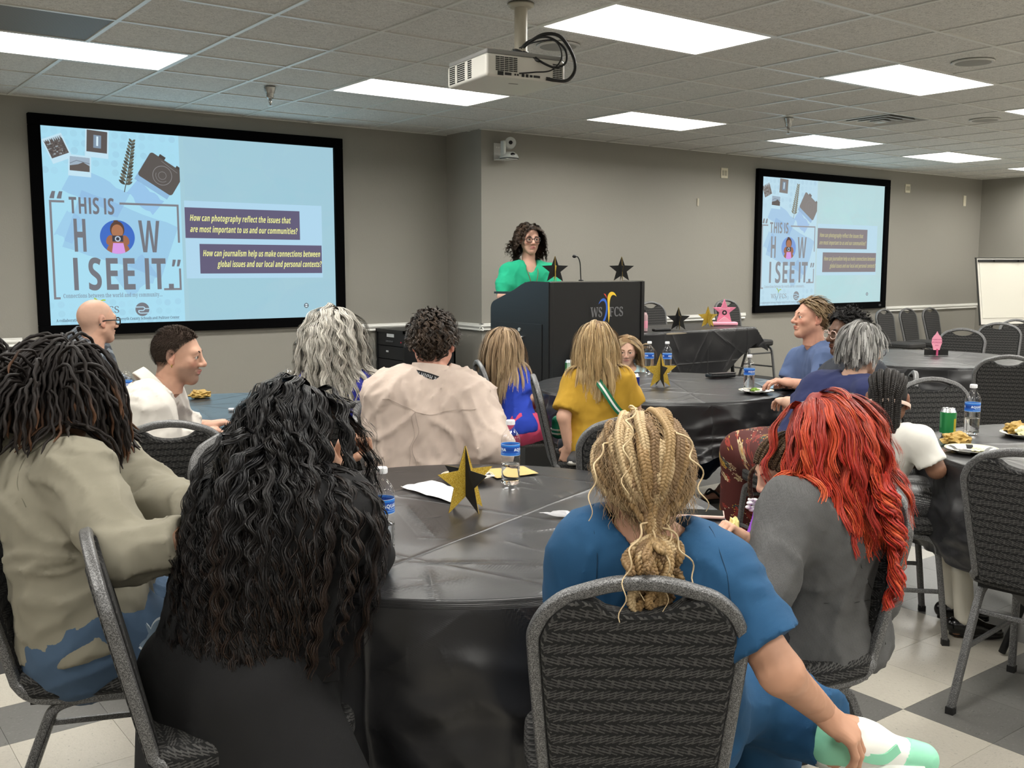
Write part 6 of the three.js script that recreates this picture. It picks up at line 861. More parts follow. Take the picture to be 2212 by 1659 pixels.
// ---------------------------------------------------------------- hair styles
const pick = a => a[Math.floor(rnd() * a.length)];
const vary = (c, v) => { const k = 1 + rr(-v, v); return [c[0] * k, c[1] * k, c[2] * k]; };
const combBack = (spread = 6, back = 0.5, down = 0.6) => (r, n) => { const d = V3(r.x * spread, -down, -back - Math.max(0, r.z) * 4); if (r.z > 0.045) d.x += Math.sign(r.x || 1) * 0.6; d.addScaledVector(n, -d.dot(n)); return d.normalize(); };
function longHair(P, o) { // locks: guide paths are combed over the head and body, hairs gather round them
  reseed(o.seed || 5); const cols = P.colliders(o.clear ?? 0.02, o.arms ?? true), list = [], comb = o.comb || combBack(o.spread, o.back), guides = [];
  const G = o.guides || Math.round(o.n / 14), m = o.seg || 16;
  for (let i = 0; i < G; i++) { const [root, n] = P.rootAt(); if (o.skip && o.skip(root)) { continue; } const path = P.strandPath({ root, n, len: o.len * rr(0.88, 1.06) * (o.lenAt ? o.lenAt(root) : 1), ds: o.ds || 0.02, comb, lift: o.lift ?? 0.12, off: 0.003 + rr(0.15, 1) * o.off, grav: o.grav ?? 0.35, cols: o.cols === false ? null : cols, wind: o.wind ? (typeof o.wind === 'function' ? o.wind : V3(...o.wind)) : null }); let pts = resample(path, m); if (o.amp) pts = wavy(pts, o.amp * rr(0.6, 1.2), o.wl * rr(0.85, 1.2), rr(0, 6.3), o.ramp ?? 0.1); guides.push({ root, pts, w: P.HM ? root.clone().applyMatrix4(P.HM) : null, tone: rnd(), c: pick(o.colors), c2: o.tips ? pick(o.tips) : null }); }
  const hc = V3(0, 0.02, -0.012).applyMatrix4(P.HM), off = V3(), tmp = V3();
  for (let i = 0; i < o.n; i++) { const [root] = P.rootAt(); if (o.skip && o.skip(root)) continue; let g = null, bd = 1e9; for (const q of guides) { const d = q.root.distanceToSquared(root); if (d < bd) { bd = d; g = q; } }
    off.copy(root).applyMatrix4(P.HM).sub(g.w); const cl = o.clump ?? 0.6, jx = rr(-1, 1), jy = rr(-1, 1), jz = rr(-1, 1), jit = o.jitter ?? 0.006, cut = rr(0.8, 1), n = Math.max(3, Math.round(m * cut)), ph = rr(0, 6.3), fr = rr(0.8, 1.3), ia = (o.amp || 0) * 0.28, pts = [];
    for (let k = 0; k <= n; k++) { const u = k / m, e = 1 - cl * sstep(0.05, 0.75, u), j = jit * sstep(0, 0.35, u), wv = ia * Math.sin(u * o.len / (o.wl || 0.1) * 6.28 * fr + ph) * sstep(0, 0.3, u); pts.push(V3(g.pts[k].x + off.x * e + jx * j + wv, g.pts[k].y + off.y * e + jy * j * 0.4, g.pts[k].z + off.z * e + jz * j - wv)); }
    const c = vary(rnd() < 0.7 ? g.c : pick(o.colors), 0.22), c2 = g.c2 ? vary(rnd() < 0.7 ? g.c2 : pick(o.tips), 0.2) : null; list.push({ pts, r: o.r * rr(0.7, 1.3), taper: o.taper ?? 0.6, color: c, colorAt: c2 ? u => { const t = sstep(o.tipFrom ?? 0.3, 1, u); return [mixn(c[0], c2[0], t), mixn(c[1], c2[1], t), mixn(c[2], c2[2], t)]; } : null }); }
  return P.hair(list, hairMat(o.rough ?? 0.42, o.spec ?? 0.6), 'hair', o.label);
}
const CL = { beige: 0x8f8a79, denim: 0x4a6077 };
// 1. left edge: locs, beige shirt, jeans with heart patches
{
  const P = new Person({ ...PJ.woman_dreads, label: 'person with black locs in a beige long-sleeved shirt and jeans', s: 0.98, g: 1.2, ga: 1.42, cell: 0.0105, belly: 0.05, skin: [0.16, 0.085, 0.05], head: 'f', hy: facingY(0.85, 0.25), hp: 0.35, iris: 0x1c120c, brow: 0x120c0a, handR: { kind: 'relaxed' } }).body();
  const sh1 = P.shirt({ color: 0x8d8878, sleeve: 1.9, hem: 0.02, off: 0.016, wrinkle: 0.01, sleeveFlare: 0.002, name: 'shirt', collar: { r: 0.085, h: 0.045 } });
  { const sm = mat(0x6e6a5c, 0.9), J = P.J, bk = V3(-0.93, 0, -0.37), rt = V3(-0.37, 0, 0.93); const ring = []; for (let i = 0; i <= 14; i++) { const a = -1.2 + i / 14 * 3.6; ring.push(J.shR.clone().add(V3(0, 0.11 * Math.cos(a), 0)).addScaledVector(bk, 0.1 * Math.sin(a) + 0.02).addScaledVector(rt, -0.03)); } P.seam(sh1, ring, 40, sm); P.seam(sh1, [J.neck.clone().add(V3(0, 0, 0.05)), J.neck.clone().lerp(J.shR, 0.6).add(V3(0, 0.08, 0)), J.shR.clone().add(V3(0, 0.1, 0))], 24, sm); }
  P.pants({ color: 0x49607a, off: 0.014, name: 'jeans' });
  // patches on the near thigh
  const heart = (sc) => { const h = new THREE.Shape(); h.moveTo(0, -0.045 * sc); h.bezierCurveTo(-0.02 * sc, -0.02 * sc, -0.05 * sc, 0.0, -0.045 * sc, 0.025 * sc); h.bezierCurveTo(-0.04 * sc, 0.05 * sc, -0.008 * sc, 0.048 * sc, 0, 0.022 * sc); h.bezierCurveTo(0.008 * sc, 0.048 * sc, 0.04 * sc, 0.05 * sc, 0.045 * sc, 0.025 * sc); h.bezierCurveTo(0.05 * sc, 0.0, 0.02 * sc, -0.02 * sc, 0, -0.045 * sc); return h; };
  const th = P.J.hipR.clone().lerp(P.J.knR, 0.5), side = V3(-0.37, 0, 0.93); const rad = P.limbRadius().th[0] * 0.86 + 0.012;
  for (const [t, a, c, e] of [[0.62, 0.95, 0x22355f, 0xc3ccd2], [0.42, 0.45, 0x6f8090, 0xc3ccd2]]) { const ax = P.J.hipR.clone().lerp(P.J.knR, t), n = side.clone().multiplyScalar(Math.cos(a)).add(V3(0, Math.sin(a), 0)); for (const [sc, dd, col] of [[1.15, 0.003, e], [0.98, 0.0045, c]]) { const g = extr(heart(sc), 0.002, 0.0006, 1); const q = new THREE.Quaternion().setFromUnitVectors(V3(0, 0, 1), n); g.applyQuaternion(q).translate(...A(ax.clone().addScaledVector(n, rad + dd))); P.add('heart_patch', g, mat(col, 0.95), sc > 1 ? 'white frayed heart edge' : 'heart-shaped denim patch'); } }
  for (const S of ['L', 'R']) P.shoe(S, mat(0x1c1c1e, 0.6), mat(0xd8d6d0, 0.6));
  // badge lanyard
  P.cap(mat(0x0b0908, 0.8), 0.008, -0.01, 'scalp_hair'); reseed(11); const cols = P.colliders(0.03), list = [];
  for (let i = 0; i < 560; i++) { const [root, n] = P.rootAt(); const path = P.strandPath({ root, n, len: rr(0.19, 0.28), ds: 0.018, comb: (r, nn) => { const d = V3(r.x * 9, 0.1, (r.z + 0.012) * 9); d.addScaledVector(nn, -d.dot(nn)); return d.normalize(); }, lift: 0.2, off: 0.008 + rr(0, 0.026), grav: 0.55, cols }); let pts = wavy(resample(path, 22), 0.0022, 0.05, rr(0, 6), 0.08); const ph = rnd() * 6, tip = rnd() < 0.25 ? [0.08, 0.035, 0.015] : [0.014, 0.01, 0.008]; list.push({ pts, r: rr(0.0032, 0.0047), sides: 5, rad: u => (1 + 0.16 * Math.sin(u * 60 + ph) + 0.08 * Math.sin(u * 113)) * (u > 0.94 ? Math.max(0.25, (1 - u) / 0.06) : 1), color: [0.012, 0.009, 0.008], colorAt: u => { const k = sstep(0.6, 1, u); return [mixn(0.012, tip[0], k), mixn(0.009, tip[1], k), mixn(0.008, tip[2], k)]; } }); }
  P.hair(list, hairMat(0.6, 0.5), 'hair', 'shoulder-length black locs');
}
// 2. long black wavy hair, black coat
{
  const P = new Person({ ...PJ.woman_coat, label: 'person with very long wavy black hair in a black coat, hands clasped', s: 0.98, g: 1.06, cell: 0.012, skin: [0.42, 0.235, 0.155], head: 'f', hy: facingY(0.72, -0.7), hp: 0.3, handR: { kind: 'clasp', dir: [-0.25, 0.85, -0.2], palm: [-0.75, 0.1, -0.5] }, handL: { kind: 'clasp', dir: [0.3, 0.85, 0.1], palm: [0.75, 0.1, 0.5] } }).body();
  const coatM = mat(0x0a0a0c, 0.92, { bumpMap: weave, bumpScale: 0.001, sheen: 0.3, sheenRoughness: 0.7 });
  P.shirt({ mat: coatM, sleeve: 1.86, off: 0.028, hem: -0.12, sleeveFlare: 0.012, wrinkle: 0.006, flare: 0.02, name: 'coat', collar: { r: 0.08, h: 0.05 } });
  // coat skirt hanging round the seat
  { const { J } = P, F = new Field([0.35, 0.05, -2.75], [1.55, 0.8, -1.55], 0.013), c = J.pelvis; const f = V3(0.95, 0, -0.3), r = V3(0.3, 0, 0.95); for (let i = 0; i <= 6; i++) { const a = -0.5 + i / 6; const top = c.clone().addScaledVector(r, a * 0.26 + 0.02).addScaledVector(f, -0.02), bot = V3(c.x, 0.12, c.z).addScaledVector(r, a * 0.5 + 0.12).addScaledVector(f, 0.0); F.capsule(A(top), A(bot), 0.125, 0.15, 0.05, { end: 1 }); } for (const S of ['L', 'R']) F.capsule(A(J['hip' + S]), A(J['kn' + S]), 0.105, 0.095, 0.06); F.ruffle((x, y, z) => 0.012 * pn(x * 8 + z * 5, y * 2, z * 7)); P.add('coat_skirt', F.mesh(), coatM); }
  // cuff strap with button, belt with button
  const btn = (c, n, r, m) => { const g = lathe([[0, 0.004], [r * 0.55, 0.003], [r * 0.75, 0.006], [r, 0.004], [r, 0], [0, 0]], 20); g.applyQuaternion(new THREE.Quaternion().setFromUnitVectors(V3(0, 1, 0), n)).translate(...A(c)); P.add('button', g, m); };
  const ax = P.J.wrR.clone().sub(P.J.elR).normalize(), cc = P.J.elR.clone().lerp(P.J.wrR, 0.68), toCam = V3(0, 1.3, 0).sub(cc).normalize(); toCam.addScaledVector(ax, -toCam.dot(ax)).normalize(); const ring = []; for (let i = 0; i < 28; i++) { const a = i / 28 * 2 * PI, u = ax.clone().cross(toCam); ring.push(cc.clone().addScaledVector(toCam, Math.cos(a) * 0.064).addScaledVector(u, Math.sin(a) * 0.064)); } P.add('cuff_strap', sweep(ring, [[0.018, 0], [0.018, 0.006], [-0.018, 0.006], [-0.018, 0]], true, ax), coatM);
  btn(cc.clone().addScaledVector(toCam, 0.071), toCam, 0.014, mat(0x3a3a3e, 0.12));
  { const n = V3(-0.45, 0, 0.9).normalize(), b = P.J.pelvis.clone().addScaledVector(V3(0.8, 0, 0.6), 0.16).addScaledVector(n, 0.13).add(V3(0, 0.07, 0)); const g = rbx(0.16, 0.055, 0.01, 0.004); g.applyQuaternion(new THREE.Quaternion().setFromUnitVectors(V3(0, 0, 1), n)).translate(...A(b)); P.add('belt_tab', g, coatM); btn(b.clone().addScaledVector(n, 0.006), n, 0.016, mat(0x08080a, 0.2)); }
  P.pants({ color: 0x101012, name: 'trousers' }); for (const S of ['L', 'R']) P.shoe(S, mat(0x0c0c0c, 0.5), mat(0x0c0c0c, 0.7));
  P.cap(mat(0x060505, 0.5), 0.012, -0.01, 'scalp_hair');
  longHair(P, { seed: 21, n: 4400, guides: 300, len: 0.66, off: 0.022, r: 0.0021, amp: 0.008, wl: 0.066, ramp: 0.2, seg: 72, clump: 0.72, jitter: 0.005, ds: 0.022, clear: 0.03, colors: [[0.006, 0.005, 0.005], [0.009, 0.008, 0.008], [0.005, 0.005, 0.006]], tips: [[0.012, 0.009, 0.008], [0.026, 0.015, 0.01], [0.007, 0.006, 0.006]], rough: 0.42, spec: 0.5, spread: 3.5, back: 0.7, grav: 0.45, lift: 0.06, arms: false, wind: (p, u) => { const c = P.J.neck.clone().lerp(P.J.pelvis, clamp((P.J.neck.y - p.y) / 0.5, 0, 1)).addScaledVector(V3(-0.75, 0, 0.66), 0.12); return V3((c.x - p.x) * 0.5 * u, 0, (c.z - p.z) * 0.5 * u); }, skip: r => (r.z > 0.06 && Math.abs(r.x) < 0.03 && r.y < 0.06) || (r.x < -0.045 && r.z > -0.015), label: 'very long wavy black hair' });
}
// 3. blond braids, blue scrubs
{
  const P = new Person({ ...PJ.woman_scrubs, label: 'person with long blond braids in blue scrubs, hand on her ankle', s: 1.0, g: 1.0, ga: 0.97, cell: 0.011, skin: [0.5, 0.27, 0.175], head: 'f', hy: facingY(0.5, -0.86), hp: 0.02, handR: { kind: 'relaxed', dir: [0.62, -0.62, 0.45], palm: [-0.2, -0.7, -0.6] }, footFlip: 'L', footUp: [0.1, 0.95, -0.05] }).body();
  const scrub = mat(0x12486f, 0.85, { bumpMap: weave, bumpScale: 0.0005 });
  const sc3 = P.shirt({ mat: scrub, sleeve: 0.72, off: 0.022, hem: -0.08, sleeveFlare: 0.016, wrinkle: 0.005, name: 'scrub_top', neckR: 0.075, cell: 0.009 });
  { const sm = mat(0x0d3552, 0.9), J = P.J, bk = V3(-0.6, 0, 0.8); P.seam(sc3, [J.shR.clone().add(V3(-0.02, 0.08, -0.02)), J.shR.clone().addScaledVector(bk, 0.09), J.shR.clone().addScaledVector(bk, 0.08).add(V3(0, -0.12, 0))], 30, sm); P.seam(sc3, [J.shL.clone().add(V3(0.0, 0.08, 0)), J.shL.clone().addScaledVector(bk, 0.09), J.shL.clone().addScaledVector(bk, 0.08).add(V3(0, -0.12, 0))], 30, sm); }
  P.pants({ mat: scrub, off: 0.022, flare: 0.02, len: 1.9, name: 'scrub_trousers' });
  const mint = mat(0x8fd6b4, 0.5), wht = mat(0xe4e6e0, 0.5); for (const S of ['L', 'R']) { const sh = P.shoe(S, wht, wht, 'sneaker', { label: 'mint green and white sneaker', overlay: mint });
    const an = P.J['an' + S], toe = P.J['toe' + S], up = S === 'L' ? V3(0.1, 0.95, -0.05).normalize() : V3(0, 1, 0), d = toe.clone().sub(an); d.addScaledVector(up, -d.dot(up)).normalize(); const lat = up.clone().cross(d), base = an.clone().addScaledVector(up, -0.062); for (const q of [-1, 1]) { const at = (x, y, w) => base.clone().addScaledVector(d, x).addScaledVector(up, y).addScaledVector(lat, q * w); part('side_stripe', P.loc(sweep(curvePts([at(-0.05, 0.058, 0.044), at(0.0, 0.04, 0.05), at(0.05, 0.035, 0.05), at(0.085, 0.055, 0.038)], 14), [[0.011, 0.001], [0.011, -0.003], [-0.011, -0.003], [-0.011, 0.001]], false, up, t => 0.25 + 0.75 * Math.sin(Math.min(1, t * 1.3) * PI * 0.6))), mint, sh); }
    const lace = []; for (let k = 0; k < 4; k++) { const x = 0.035 + k * 0.022, y = 0.088 - k * 0.011; lace.push(sweep(curvePts([base.clone().addScaledVector(d, x).addScaledVector(up, y - 0.012).addScaledVector(lat, 0.024), base.clone().addScaledVector(d, x + 0.004).addScaledVector(up, y), base.clone().addScaledVector(d, x + 0.008).addScaledVector(up, y - 0.012).addScaledVector(lat, -0.024)], 8), circleProfile(0.0032, 6))); } part('laces', P.loc(merge(lace)), wht, sh); }
  P.cap(mat(0x5c4128, 0.85), 0.01, -0.008, 'scalp_hair');
  reseed(31); const list = [], tie = V3(0.01, -0.085, -0.13), cols = P.colliders(0.03); const gold = [[0.36, 0.245, 0.12], [0.29, 0.185, 0.085], [0.47, 0.35, 0.2], [0.19, 0.12, 0.062], [0.25, 0.16, 0.078]];
  const end = tie.clone().applyMatrix4(P.HM), bk = V3(-0.6, 0, 0.8);
  for (let i = 0; i < 40; i++) { const a = (i * 2.399963) % (2 * PI); const yy = 0.99 - (i / 40) * 1.15, q = Math.sqrt(Math.max(0, 1 - yy * yy)); let x = q * Math.cos(a), z = q * Math.sin(a); const root = V3(SK.c[0] + x * SK.r[0], SK.c[1] + yy * SK.r[1], SK.c[2] + z * SK.r[2]); if (root.y < hairLow(root.z)) continue; const pts = [], N = 9; for (let k = 0; k <= N; k++) { const t = k / N, p = root.clone().lerp(tie, t); const e = V3((p.x - SK.c[0]) / SK.r[0], (p.y - SK.c[1]) / SK.r[1], (p.z - SK.c[2]) / SK.r[2]), L = e.length(); const lift = 1.08 + rr(0, 0.1) + 0.1 * Math.sin(t * PI); if (L < lift) e.multiplyScalar(lift / L); pts.push(V3(SK.c[0] + e.x * SK.r[0] + rr(-0.004, 0.004), SK.c[1] + e.y * SK.r[1], SK.c[2] + e.z * SK.r[2]).applyMatrix4(P.HM)); }
    const len = rr(0.07, 0.17); for (let k = 1; k <= 6; k++) pts.push(end.clone().add(V3(rr(-0.02, 0.02) + (i % 7 - 3) * 0.013, -len * k / 6, rr(-0.01, 0.01) + (i % 3 - 1) * 0.012)).addScaledVector(bk, 0.012 + 0.015 * Math.sin(k / 6 * PI)));
    const c = pick(gold), c2 = vary(c, 0.25); list.push(...braidStrands(pts, rr(0.0062, 0.0085), c, c2, 0.019, 0.2)); }
  // loose curls and fuzz
  for (let i = 0; i < 900; i++) { const [root, n] = P.rootAt(); const path = P.strandPath({ root, n, len: rr(0.04, 0.1), ds: 0.008, comb: combBack(4, 0.6), lift: 0.16, off: 0.013, grav: 0.25 }); list.push({ pts: wavy(resample(path, 14), rr(0.002, 0.006), 0.04, rr(0, 6), 0.02), r: 0.0009, color: vary([0.27, 0.18, 0.095], 0.35), taper: 0.6 }); }
  for (let i = 0; i < 13; i++) { const [root, n] = P.rootAt(); if (root.z > 0.02) continue; const path = P.strandPath({ root, n, len: rr(0.14, 0.26), ds: 0.015, comb: combBack(4, 0.6), lift: 0.25, off: 0.03, grav: 0.3, cols }); list.push({ pts: wavy(resample(path, 34), rr(0.005, 0.009), 0.06, rr(0, 6), 0.03), sides: 4, r: 0.0022, color: vary([0.55, 0.42, 0.25], 0.2), taper: 0.6 }); }
  P.hair(list, hairMat(0.5, 0.5), 'hair', 'long blond plaits gathered at the nape');
}
// 4. red hair, grey blazer
{
  const P = new Person({ ...PJ.woman_blazer, label: 'person with bright red wavy hair in a grey blazer, holding a toddler', s: 0.95, g: 1.12, ga: 1.15, cell: 0.012, skin: [0.58, 0.35, 0.25], head: 'f', hy: facingY(-0.1, -1), hp: 0.15, handL: { kind: 'relaxed' } }).body();
  const wool = dataTex(128, (u, v, x, y) => { reseed(x * 131 + y * 7919 + 3); return grey(80 + rr(-14, 14) + ((x + y) % 6 < 3 ? 5 : -5)); }, [16, 16]); const bl = mat(0xffffff, 0.92, { map: wool });
  const bz = P.shirt({ mat: bl, sleeve: 1.93, off: 0.024, hem: -0.06, sleeveFlare: 0.006, wrinkle: 0.009, name: 'blazer', collar: { r: 0.075, h: 0.045, up: 0.005 }, flare: 0.03, cell: 0.0095 });
  // seams and the gathered half belt across the back
  { const bk = V3(0.35, 0, 0.94).normalize(); const on = (t, lat, out) => { const c = P.cur.getPoint(t), sl = P.slices.reduce((a, b) => Math.abs(b.t - t) < Math.abs(a.t - t) ? b : a); return c.clone().addScaledVector(sl.l, lat).addScaledVector(bk, sl.r + 0.026 + (out || 0) - Math.abs(lat) * Math.abs(lat) * 2.2); };
    const sm = mat(0x2e2e2e, 0.9); P.seam(bz, [on(0.97, -0.02), on(0.7, -0.03), on(0.4, -0.03), on(0.1, -0.03), on(-0.0, -0.03)], 60, sm); P.seam(bz, [on(0.8, 0.13), on(0.6, 0.1), on(0.4, 0.02), on(0.38, -0.16)], 50, sm); P.seam(bz, [on(0.33, 0.16), on(0.31, 0), on(0.3, -0.2)], 50, sm);
    P.add('half_belt', sweep(curvePts([on(0.34, 0.12, -0.02), on(0.33, 0.06, 0.006), on(0.32, 0, 0.008), on(0.31, -0.08, 0)], 40), circleProfile(0.009, 8), false, null, t => 0.85 + 0.25 * Math.sin(t * 55)), bl); }
  P.pants({ color: 0x22242a, name: 'trousers' }); for (const S of ['L', 'R']) P.shoe(S, mat(0x121212, 0.4), mat(0x101010, 0.6));
  P.cap(mat(0x7a1c12, 0.6), 0.02, -0.01, 'scalp_hair');
  const reds = [[0.5, 0.045, 0.018], [0.58, 0.075, 0.025], [0.42, 0.025, 0.015], [0.62, 0.11, 0.035], [0.36, 0.03, 0.02]];
  longHair(P, { seed: 41, n: 5600, guides: 150, len: 0.27, off: 0.028, r: 0.0018, amp: 0.011, wl: 0.12, ramp: 0.28, seg: 24, clump: 0.5, jitter: 0.006, clear: 0.03, colors: [[0.3, 0.035, 0.02], [0.4, 0.05, 0.02], [0.22, 0.03, 0.022]], tips: reds, tipFrom: 0.05, rough: 0.38, spec: 0.55, lift: 0.13, spread: 6, back: 0.4, grav: 0.42, skip: r => r.z > 0.062, label: 'bright red wavy hair' });
  { reseed(43); const list = [], st = V3(0.02, -0.1, -0.11).applyMatrix4(P.HM), bk = V3(-0.35, 0, 0.94); for (let i = 0; i < 90; i++) { const o = V3(rr(-0.022, 0.022), rr(-0.02, 0.04), rr(-0.015, 0.015)), pts = []; for (let k = 0; k <= 10; k++) pts.push(st.clone().add(o.clone().multiplyScalar(1 - k * 0.06)).addScaledVector(bk, 0.05 + 0.012 * k * (1 - k / 14)).add(V3(0.05 * Math.sin(k * 0.25), -0.031 * k, 0))); list.push({ pts: wavy(resample(pts, 34), 0.016, 0.085, 1.2 + rr(-0.35, 0.35), 0.06), r: 0.0026, color: vary(pick(reds), 0.2), taper: 0.5 }); } P.hair(list, hairMat(0.38, 0.55), 'hair_lock', 'long curled red lock down the back'); }
}
// 5. toddler on her lap
{
  const P = new Person({ ...PJ.toddler, label: 'toddler in a purple shirt with small braids, sitting on a lap', s: 0.5, hs: 0.86, g: 1.15, ga: 1.25, cell: 0.008, neckR: 1.1, skin: [0.56, 0.33, 0.23], head: 'c', hy: facingY(-0.85, -0.4), hp: 0.25, handL: { kind: 'fist' }, handScale: 1.15 }).body();
  P.shirt({ color: 0x7a35ad, sleeve: 0.85, off: 0.016, hem: -0.03, wrinkle: 0.004, sleeveFlare: 0.012, name: 'shirt' }); P.pants({ color: 0x3c1f66, off: 0.014, name: 'leggings' });
  for (const S of ['L', 'R']) P.shoe(S, mat(0xd99aa6, 0.6), mat(0xe6e0dc, 0.6));
  P.cap(mat(0x4a3626, 0.9), 0.007, 0.0, 'scalp_hair'); reseed(51); const list = [], bun = V3(0, 0.1, -0.075), bc = [[0.06, 0.035, 0.02], [0.09, 0.055, 0.03]];
  for (let i = 0; i < 13; i++) { const a = -1.3 + i / 12 * 2.6, root = V3(Math.sin(a) * 0.078, 0.0 + 0.05 * Math.cos(a), 0.045 * Math.cos(a) + 0.02); const pts = []; for (let k = 0; k <= 8; k++) { const p = root.clone().lerp(bun, k / 8), e = V3((p.x - SK.c[0]) / SK.r[0], (p.y - SK.c[1]) / SK.r[1], (p.z - SK.c[2]) / SK.r[2]); e.multiplyScalar(1.09 / e.length()); pts.push(V3(SK.c[0] + e.x * SK.r[0], SK.c[1] + e.y * SK.r[1], SK.c[2] + e.z * SK.r[2]).applyMatrix4(P.HM)); } list.push(...braidStrands(pts, 0.0055, bc[0], bc[1], 0.016, 0.1)); }
  for (let i = 0; i < 220; i++) { const d = V3(rr(-1, 1), rr(-1, 1), rr(-1, 1)).normalize(); const b = bun.clone().add(V3(0, 0.03, -0.02)); list.push({ pts: wavy([0, 1, 2, 3, 4].map(k => b.clone().addScaledVector(d, 0.006 + k * 0.007).applyMatrix4(P.HM)), 0.004, 0.014, rr(0, 6), 0.01), r: 0.0018, color: vary(bc[0], 0.3) }); }
  for (let i = 0; i < 160; i++) { const [root, n] = P.rootAt(); list.push({ pts: wavy([0, 1, 2, 3].map(k => root.clone().addScaledVector(n, 0.004 + k * 0.006).add(V3(0, 0, -0.004 * k)).applyMatrix4(P.HM)), 0.003, 0.01, rr(0, 6), 0.006), r: 0.001, color: [0.2, 0.13, 0.07] }); }
  { const pts = [V3(-0.07, 0.03, 0.05), V3(-0.1, 0.0, 0.075), V3(-0.115, -0.05, 0.085), V3(-0.12, -0.1, 0.088)].map(p => p.applyMatrix4(P.HM)); list.push(...braidStrands(resample(pts, 12), 0.006, bc[0], bc[1], 0.016, 0.1)); const e = pts[3]; reseed(5); const bw = []; for (let k = 0; k < 7; k++) bw.push(ball(0.009, 0, 0, 0, 10).scale(1, 0.6, 1).translate(e.x + 0.014 * Math.cos(k * 0.9), e.y - 0.012 + 0.014 * Math.sin(k * 0.9), e.z + 0.004 * (k % 2))); P.add('hair_clip', merge(bw), mat(0xe4e0e4, 0.35), 'white beaded hair clip'); }
  P.hair(list, hairMat(0.6, 0.4), 'hair', 'brown cornrows drawn into a small bun');
  { const w = P.J.wrL; const o = thing('snack', 'pale yellow piece of food in the toddler\'s fist', 'food', null, [w.x - 0.02, w.y + 0.02, w.z - 0.005]); part('bite', crumple(0.018, 0.028, 0.012, 3), mat(0xd9cf8a, 0.7), o); }
}
// 6. girl with cornrows at the right-hand table
{
  const P = new Person({ ...PJ.girl_cornrows, label: 'girl with black cornrow braids and a white t-shirt at the right-hand table', s: 0.8, g: 0.98, cell: 0.011, skin: [0.2, 0.1, 0.06], head: 'c', hs: 0.98, hy: facingY(0.85, -0.5), hp: 0.15 }).body();
  P.shirt({ color: 0xdedcd4, sleeve: 0.8, off: 0.018, hem: 0.2, sleeveFlare: 0.014, wrinkle: 0.004, name: 'shirt', label: 'white t-shirt' });
  P.shirt({ color: 0x0c0c0e, sleeve: 0.1, lower: 1, t1: 0.3, off: 0.03, hem: -0.06, wrinkle: 0.009, name: 'jacket', label: 'black jacket tied at the waist' });
  const seq = dataTex(256, (u, v, x, y) => { reseed(x * 977 + y * 131 + 17); const k = rnd(); const on = (x % 6 < 3 && y % 8 < 4); return on && k > 0.45 ? grey(120 + 110 * rnd()) : grey(14); }, [5, 5]); P.skirt({ mat: mat(0xffffff, 0.4, { map: seq }), name: 'sequin_skirt', label: 'black skirt with silver sequins' });
  const sock = mat(0xd6d2c4, 0.9); for (const S of ['L', 'R']) { const a = P.J['kn' + S].clone().lerp(P.J['an' + S], 0.5), b = P.J['an' + S]; P.add('sock', sweep(curvePts([a, a.clone().lerp(b, 0.5), b], 10), circleProfile(0.043 * 0.9, 14)), sock, 'slouched white sock'); P.shoe(S, mat(0x070708, 0.25), mat(0x070708, 0.5), 'shoe', { low: 1 }); }
  P.cap(mat(0x0b0807, 0.8), 0.004, -0.004, 'scalp_hair'); reseed(61); const list = [], k1 = [0.012, 0.01, 0.009], k2 = [0.018, 0.015, 0.013], cols = P.colliders(0.03);
  for (let i = 0; i < 9; i++) { const a = -1.45 + i / 8 * 2.9, pts = []; for (let k = 0; k <= 10; k++) { const b = 1.25 - k / 10 * 3.0; const c = Math.cos(b) * 0.35 + 0.65; const x = Math.sin(a) * (0.35 + 0.65 * Math.min(1, k / 5)) , y = Math.cos(a) * (b > 0 ? 1 : 0.3) ; const th = -0.9 + k / 10 * 2.6; const e = V3(Math.sin(a) * 0.95 * Math.sin(0.5 + k / 10 * 1.9), Math.cos(th) * (1 - 0.25 * Math.abs(Math.sin(a))), -Math.sin(th)); e.normalize().multiplyScalar(1.07); pts.push(V3(SK.c[0] + e.x * SK.r[0], SK.c[1] + e.y * SK.r[1], SK.c[2] + e.z * SK.r[2]).applyMatrix4(P.HM)); }
    const e = pts[pts.length - 1]; const hang = rr(0.1, 0.17); for (let k = 1; k <= 4; k++) pts.push(e.clone().add(V3(0, -hang * k / 4, 0)).addScaledVector(V3(-0.85, 0, 0.5), 0.006 * k)); list.push(...braidStrands(resample(pts, 24), 0.0115, k1, k2, 0.022, 0.3)); }
  P.hair(list, hairMat(0.5, 0.5), 'hair', 'thick black cornrows plaited to the nape');
  for (const a of [-0.95, -0.32, 0.32, 0.95]) { const pts = []; for (let k = 0; k <= 12; k++) { const th = -0.8 + k / 12 * 2.2, e = V3(Math.sin(a) * 0.95 * Math.sin(0.5 + k / 12 * 1.7), Math.cos(th) * (1 - 0.25 * Math.abs(Math.sin(a))), -Math.sin(th)).normalize().multiplyScalar(1.075); pts.push(V3(SK.c[0] + e.x * SK.r[0], SK.c[1] + e.y * SK.r[1], SK.c[2] + e.z * SK.r[2]).applyMatrix4(P.HM)); } P.add('hair_parting', sweep(resample(pts, 24), circleProfile(0.0022, 6)), mat(0x8a5a44, 0.7)); }
  { const ring = [...Array(33).keys()].map(i => { const a = i / 32 * 2 * PI; return V3(Math.sin(a) * 0.089, -0.02 - 0.02 * Math.cos(a) + (Math.cos(a) > 0.2 ? 0.09 * (Math.cos(a) - 0.2) : 0), SK.c[2] + Math.cos(a) * 0.106).applyMatrix4(P.HM); }); P.add('headband', sweep(ring.slice(0, 32), [[0.007, 0], [0.007, 0.003], [-0.007, 0.003], [-0.007, 0]], true, V3(0, 1, 0).transformDirection(P.HM)), mat(0xdcc4b4, 0.7), 'pale pink elastic headband'); }
}
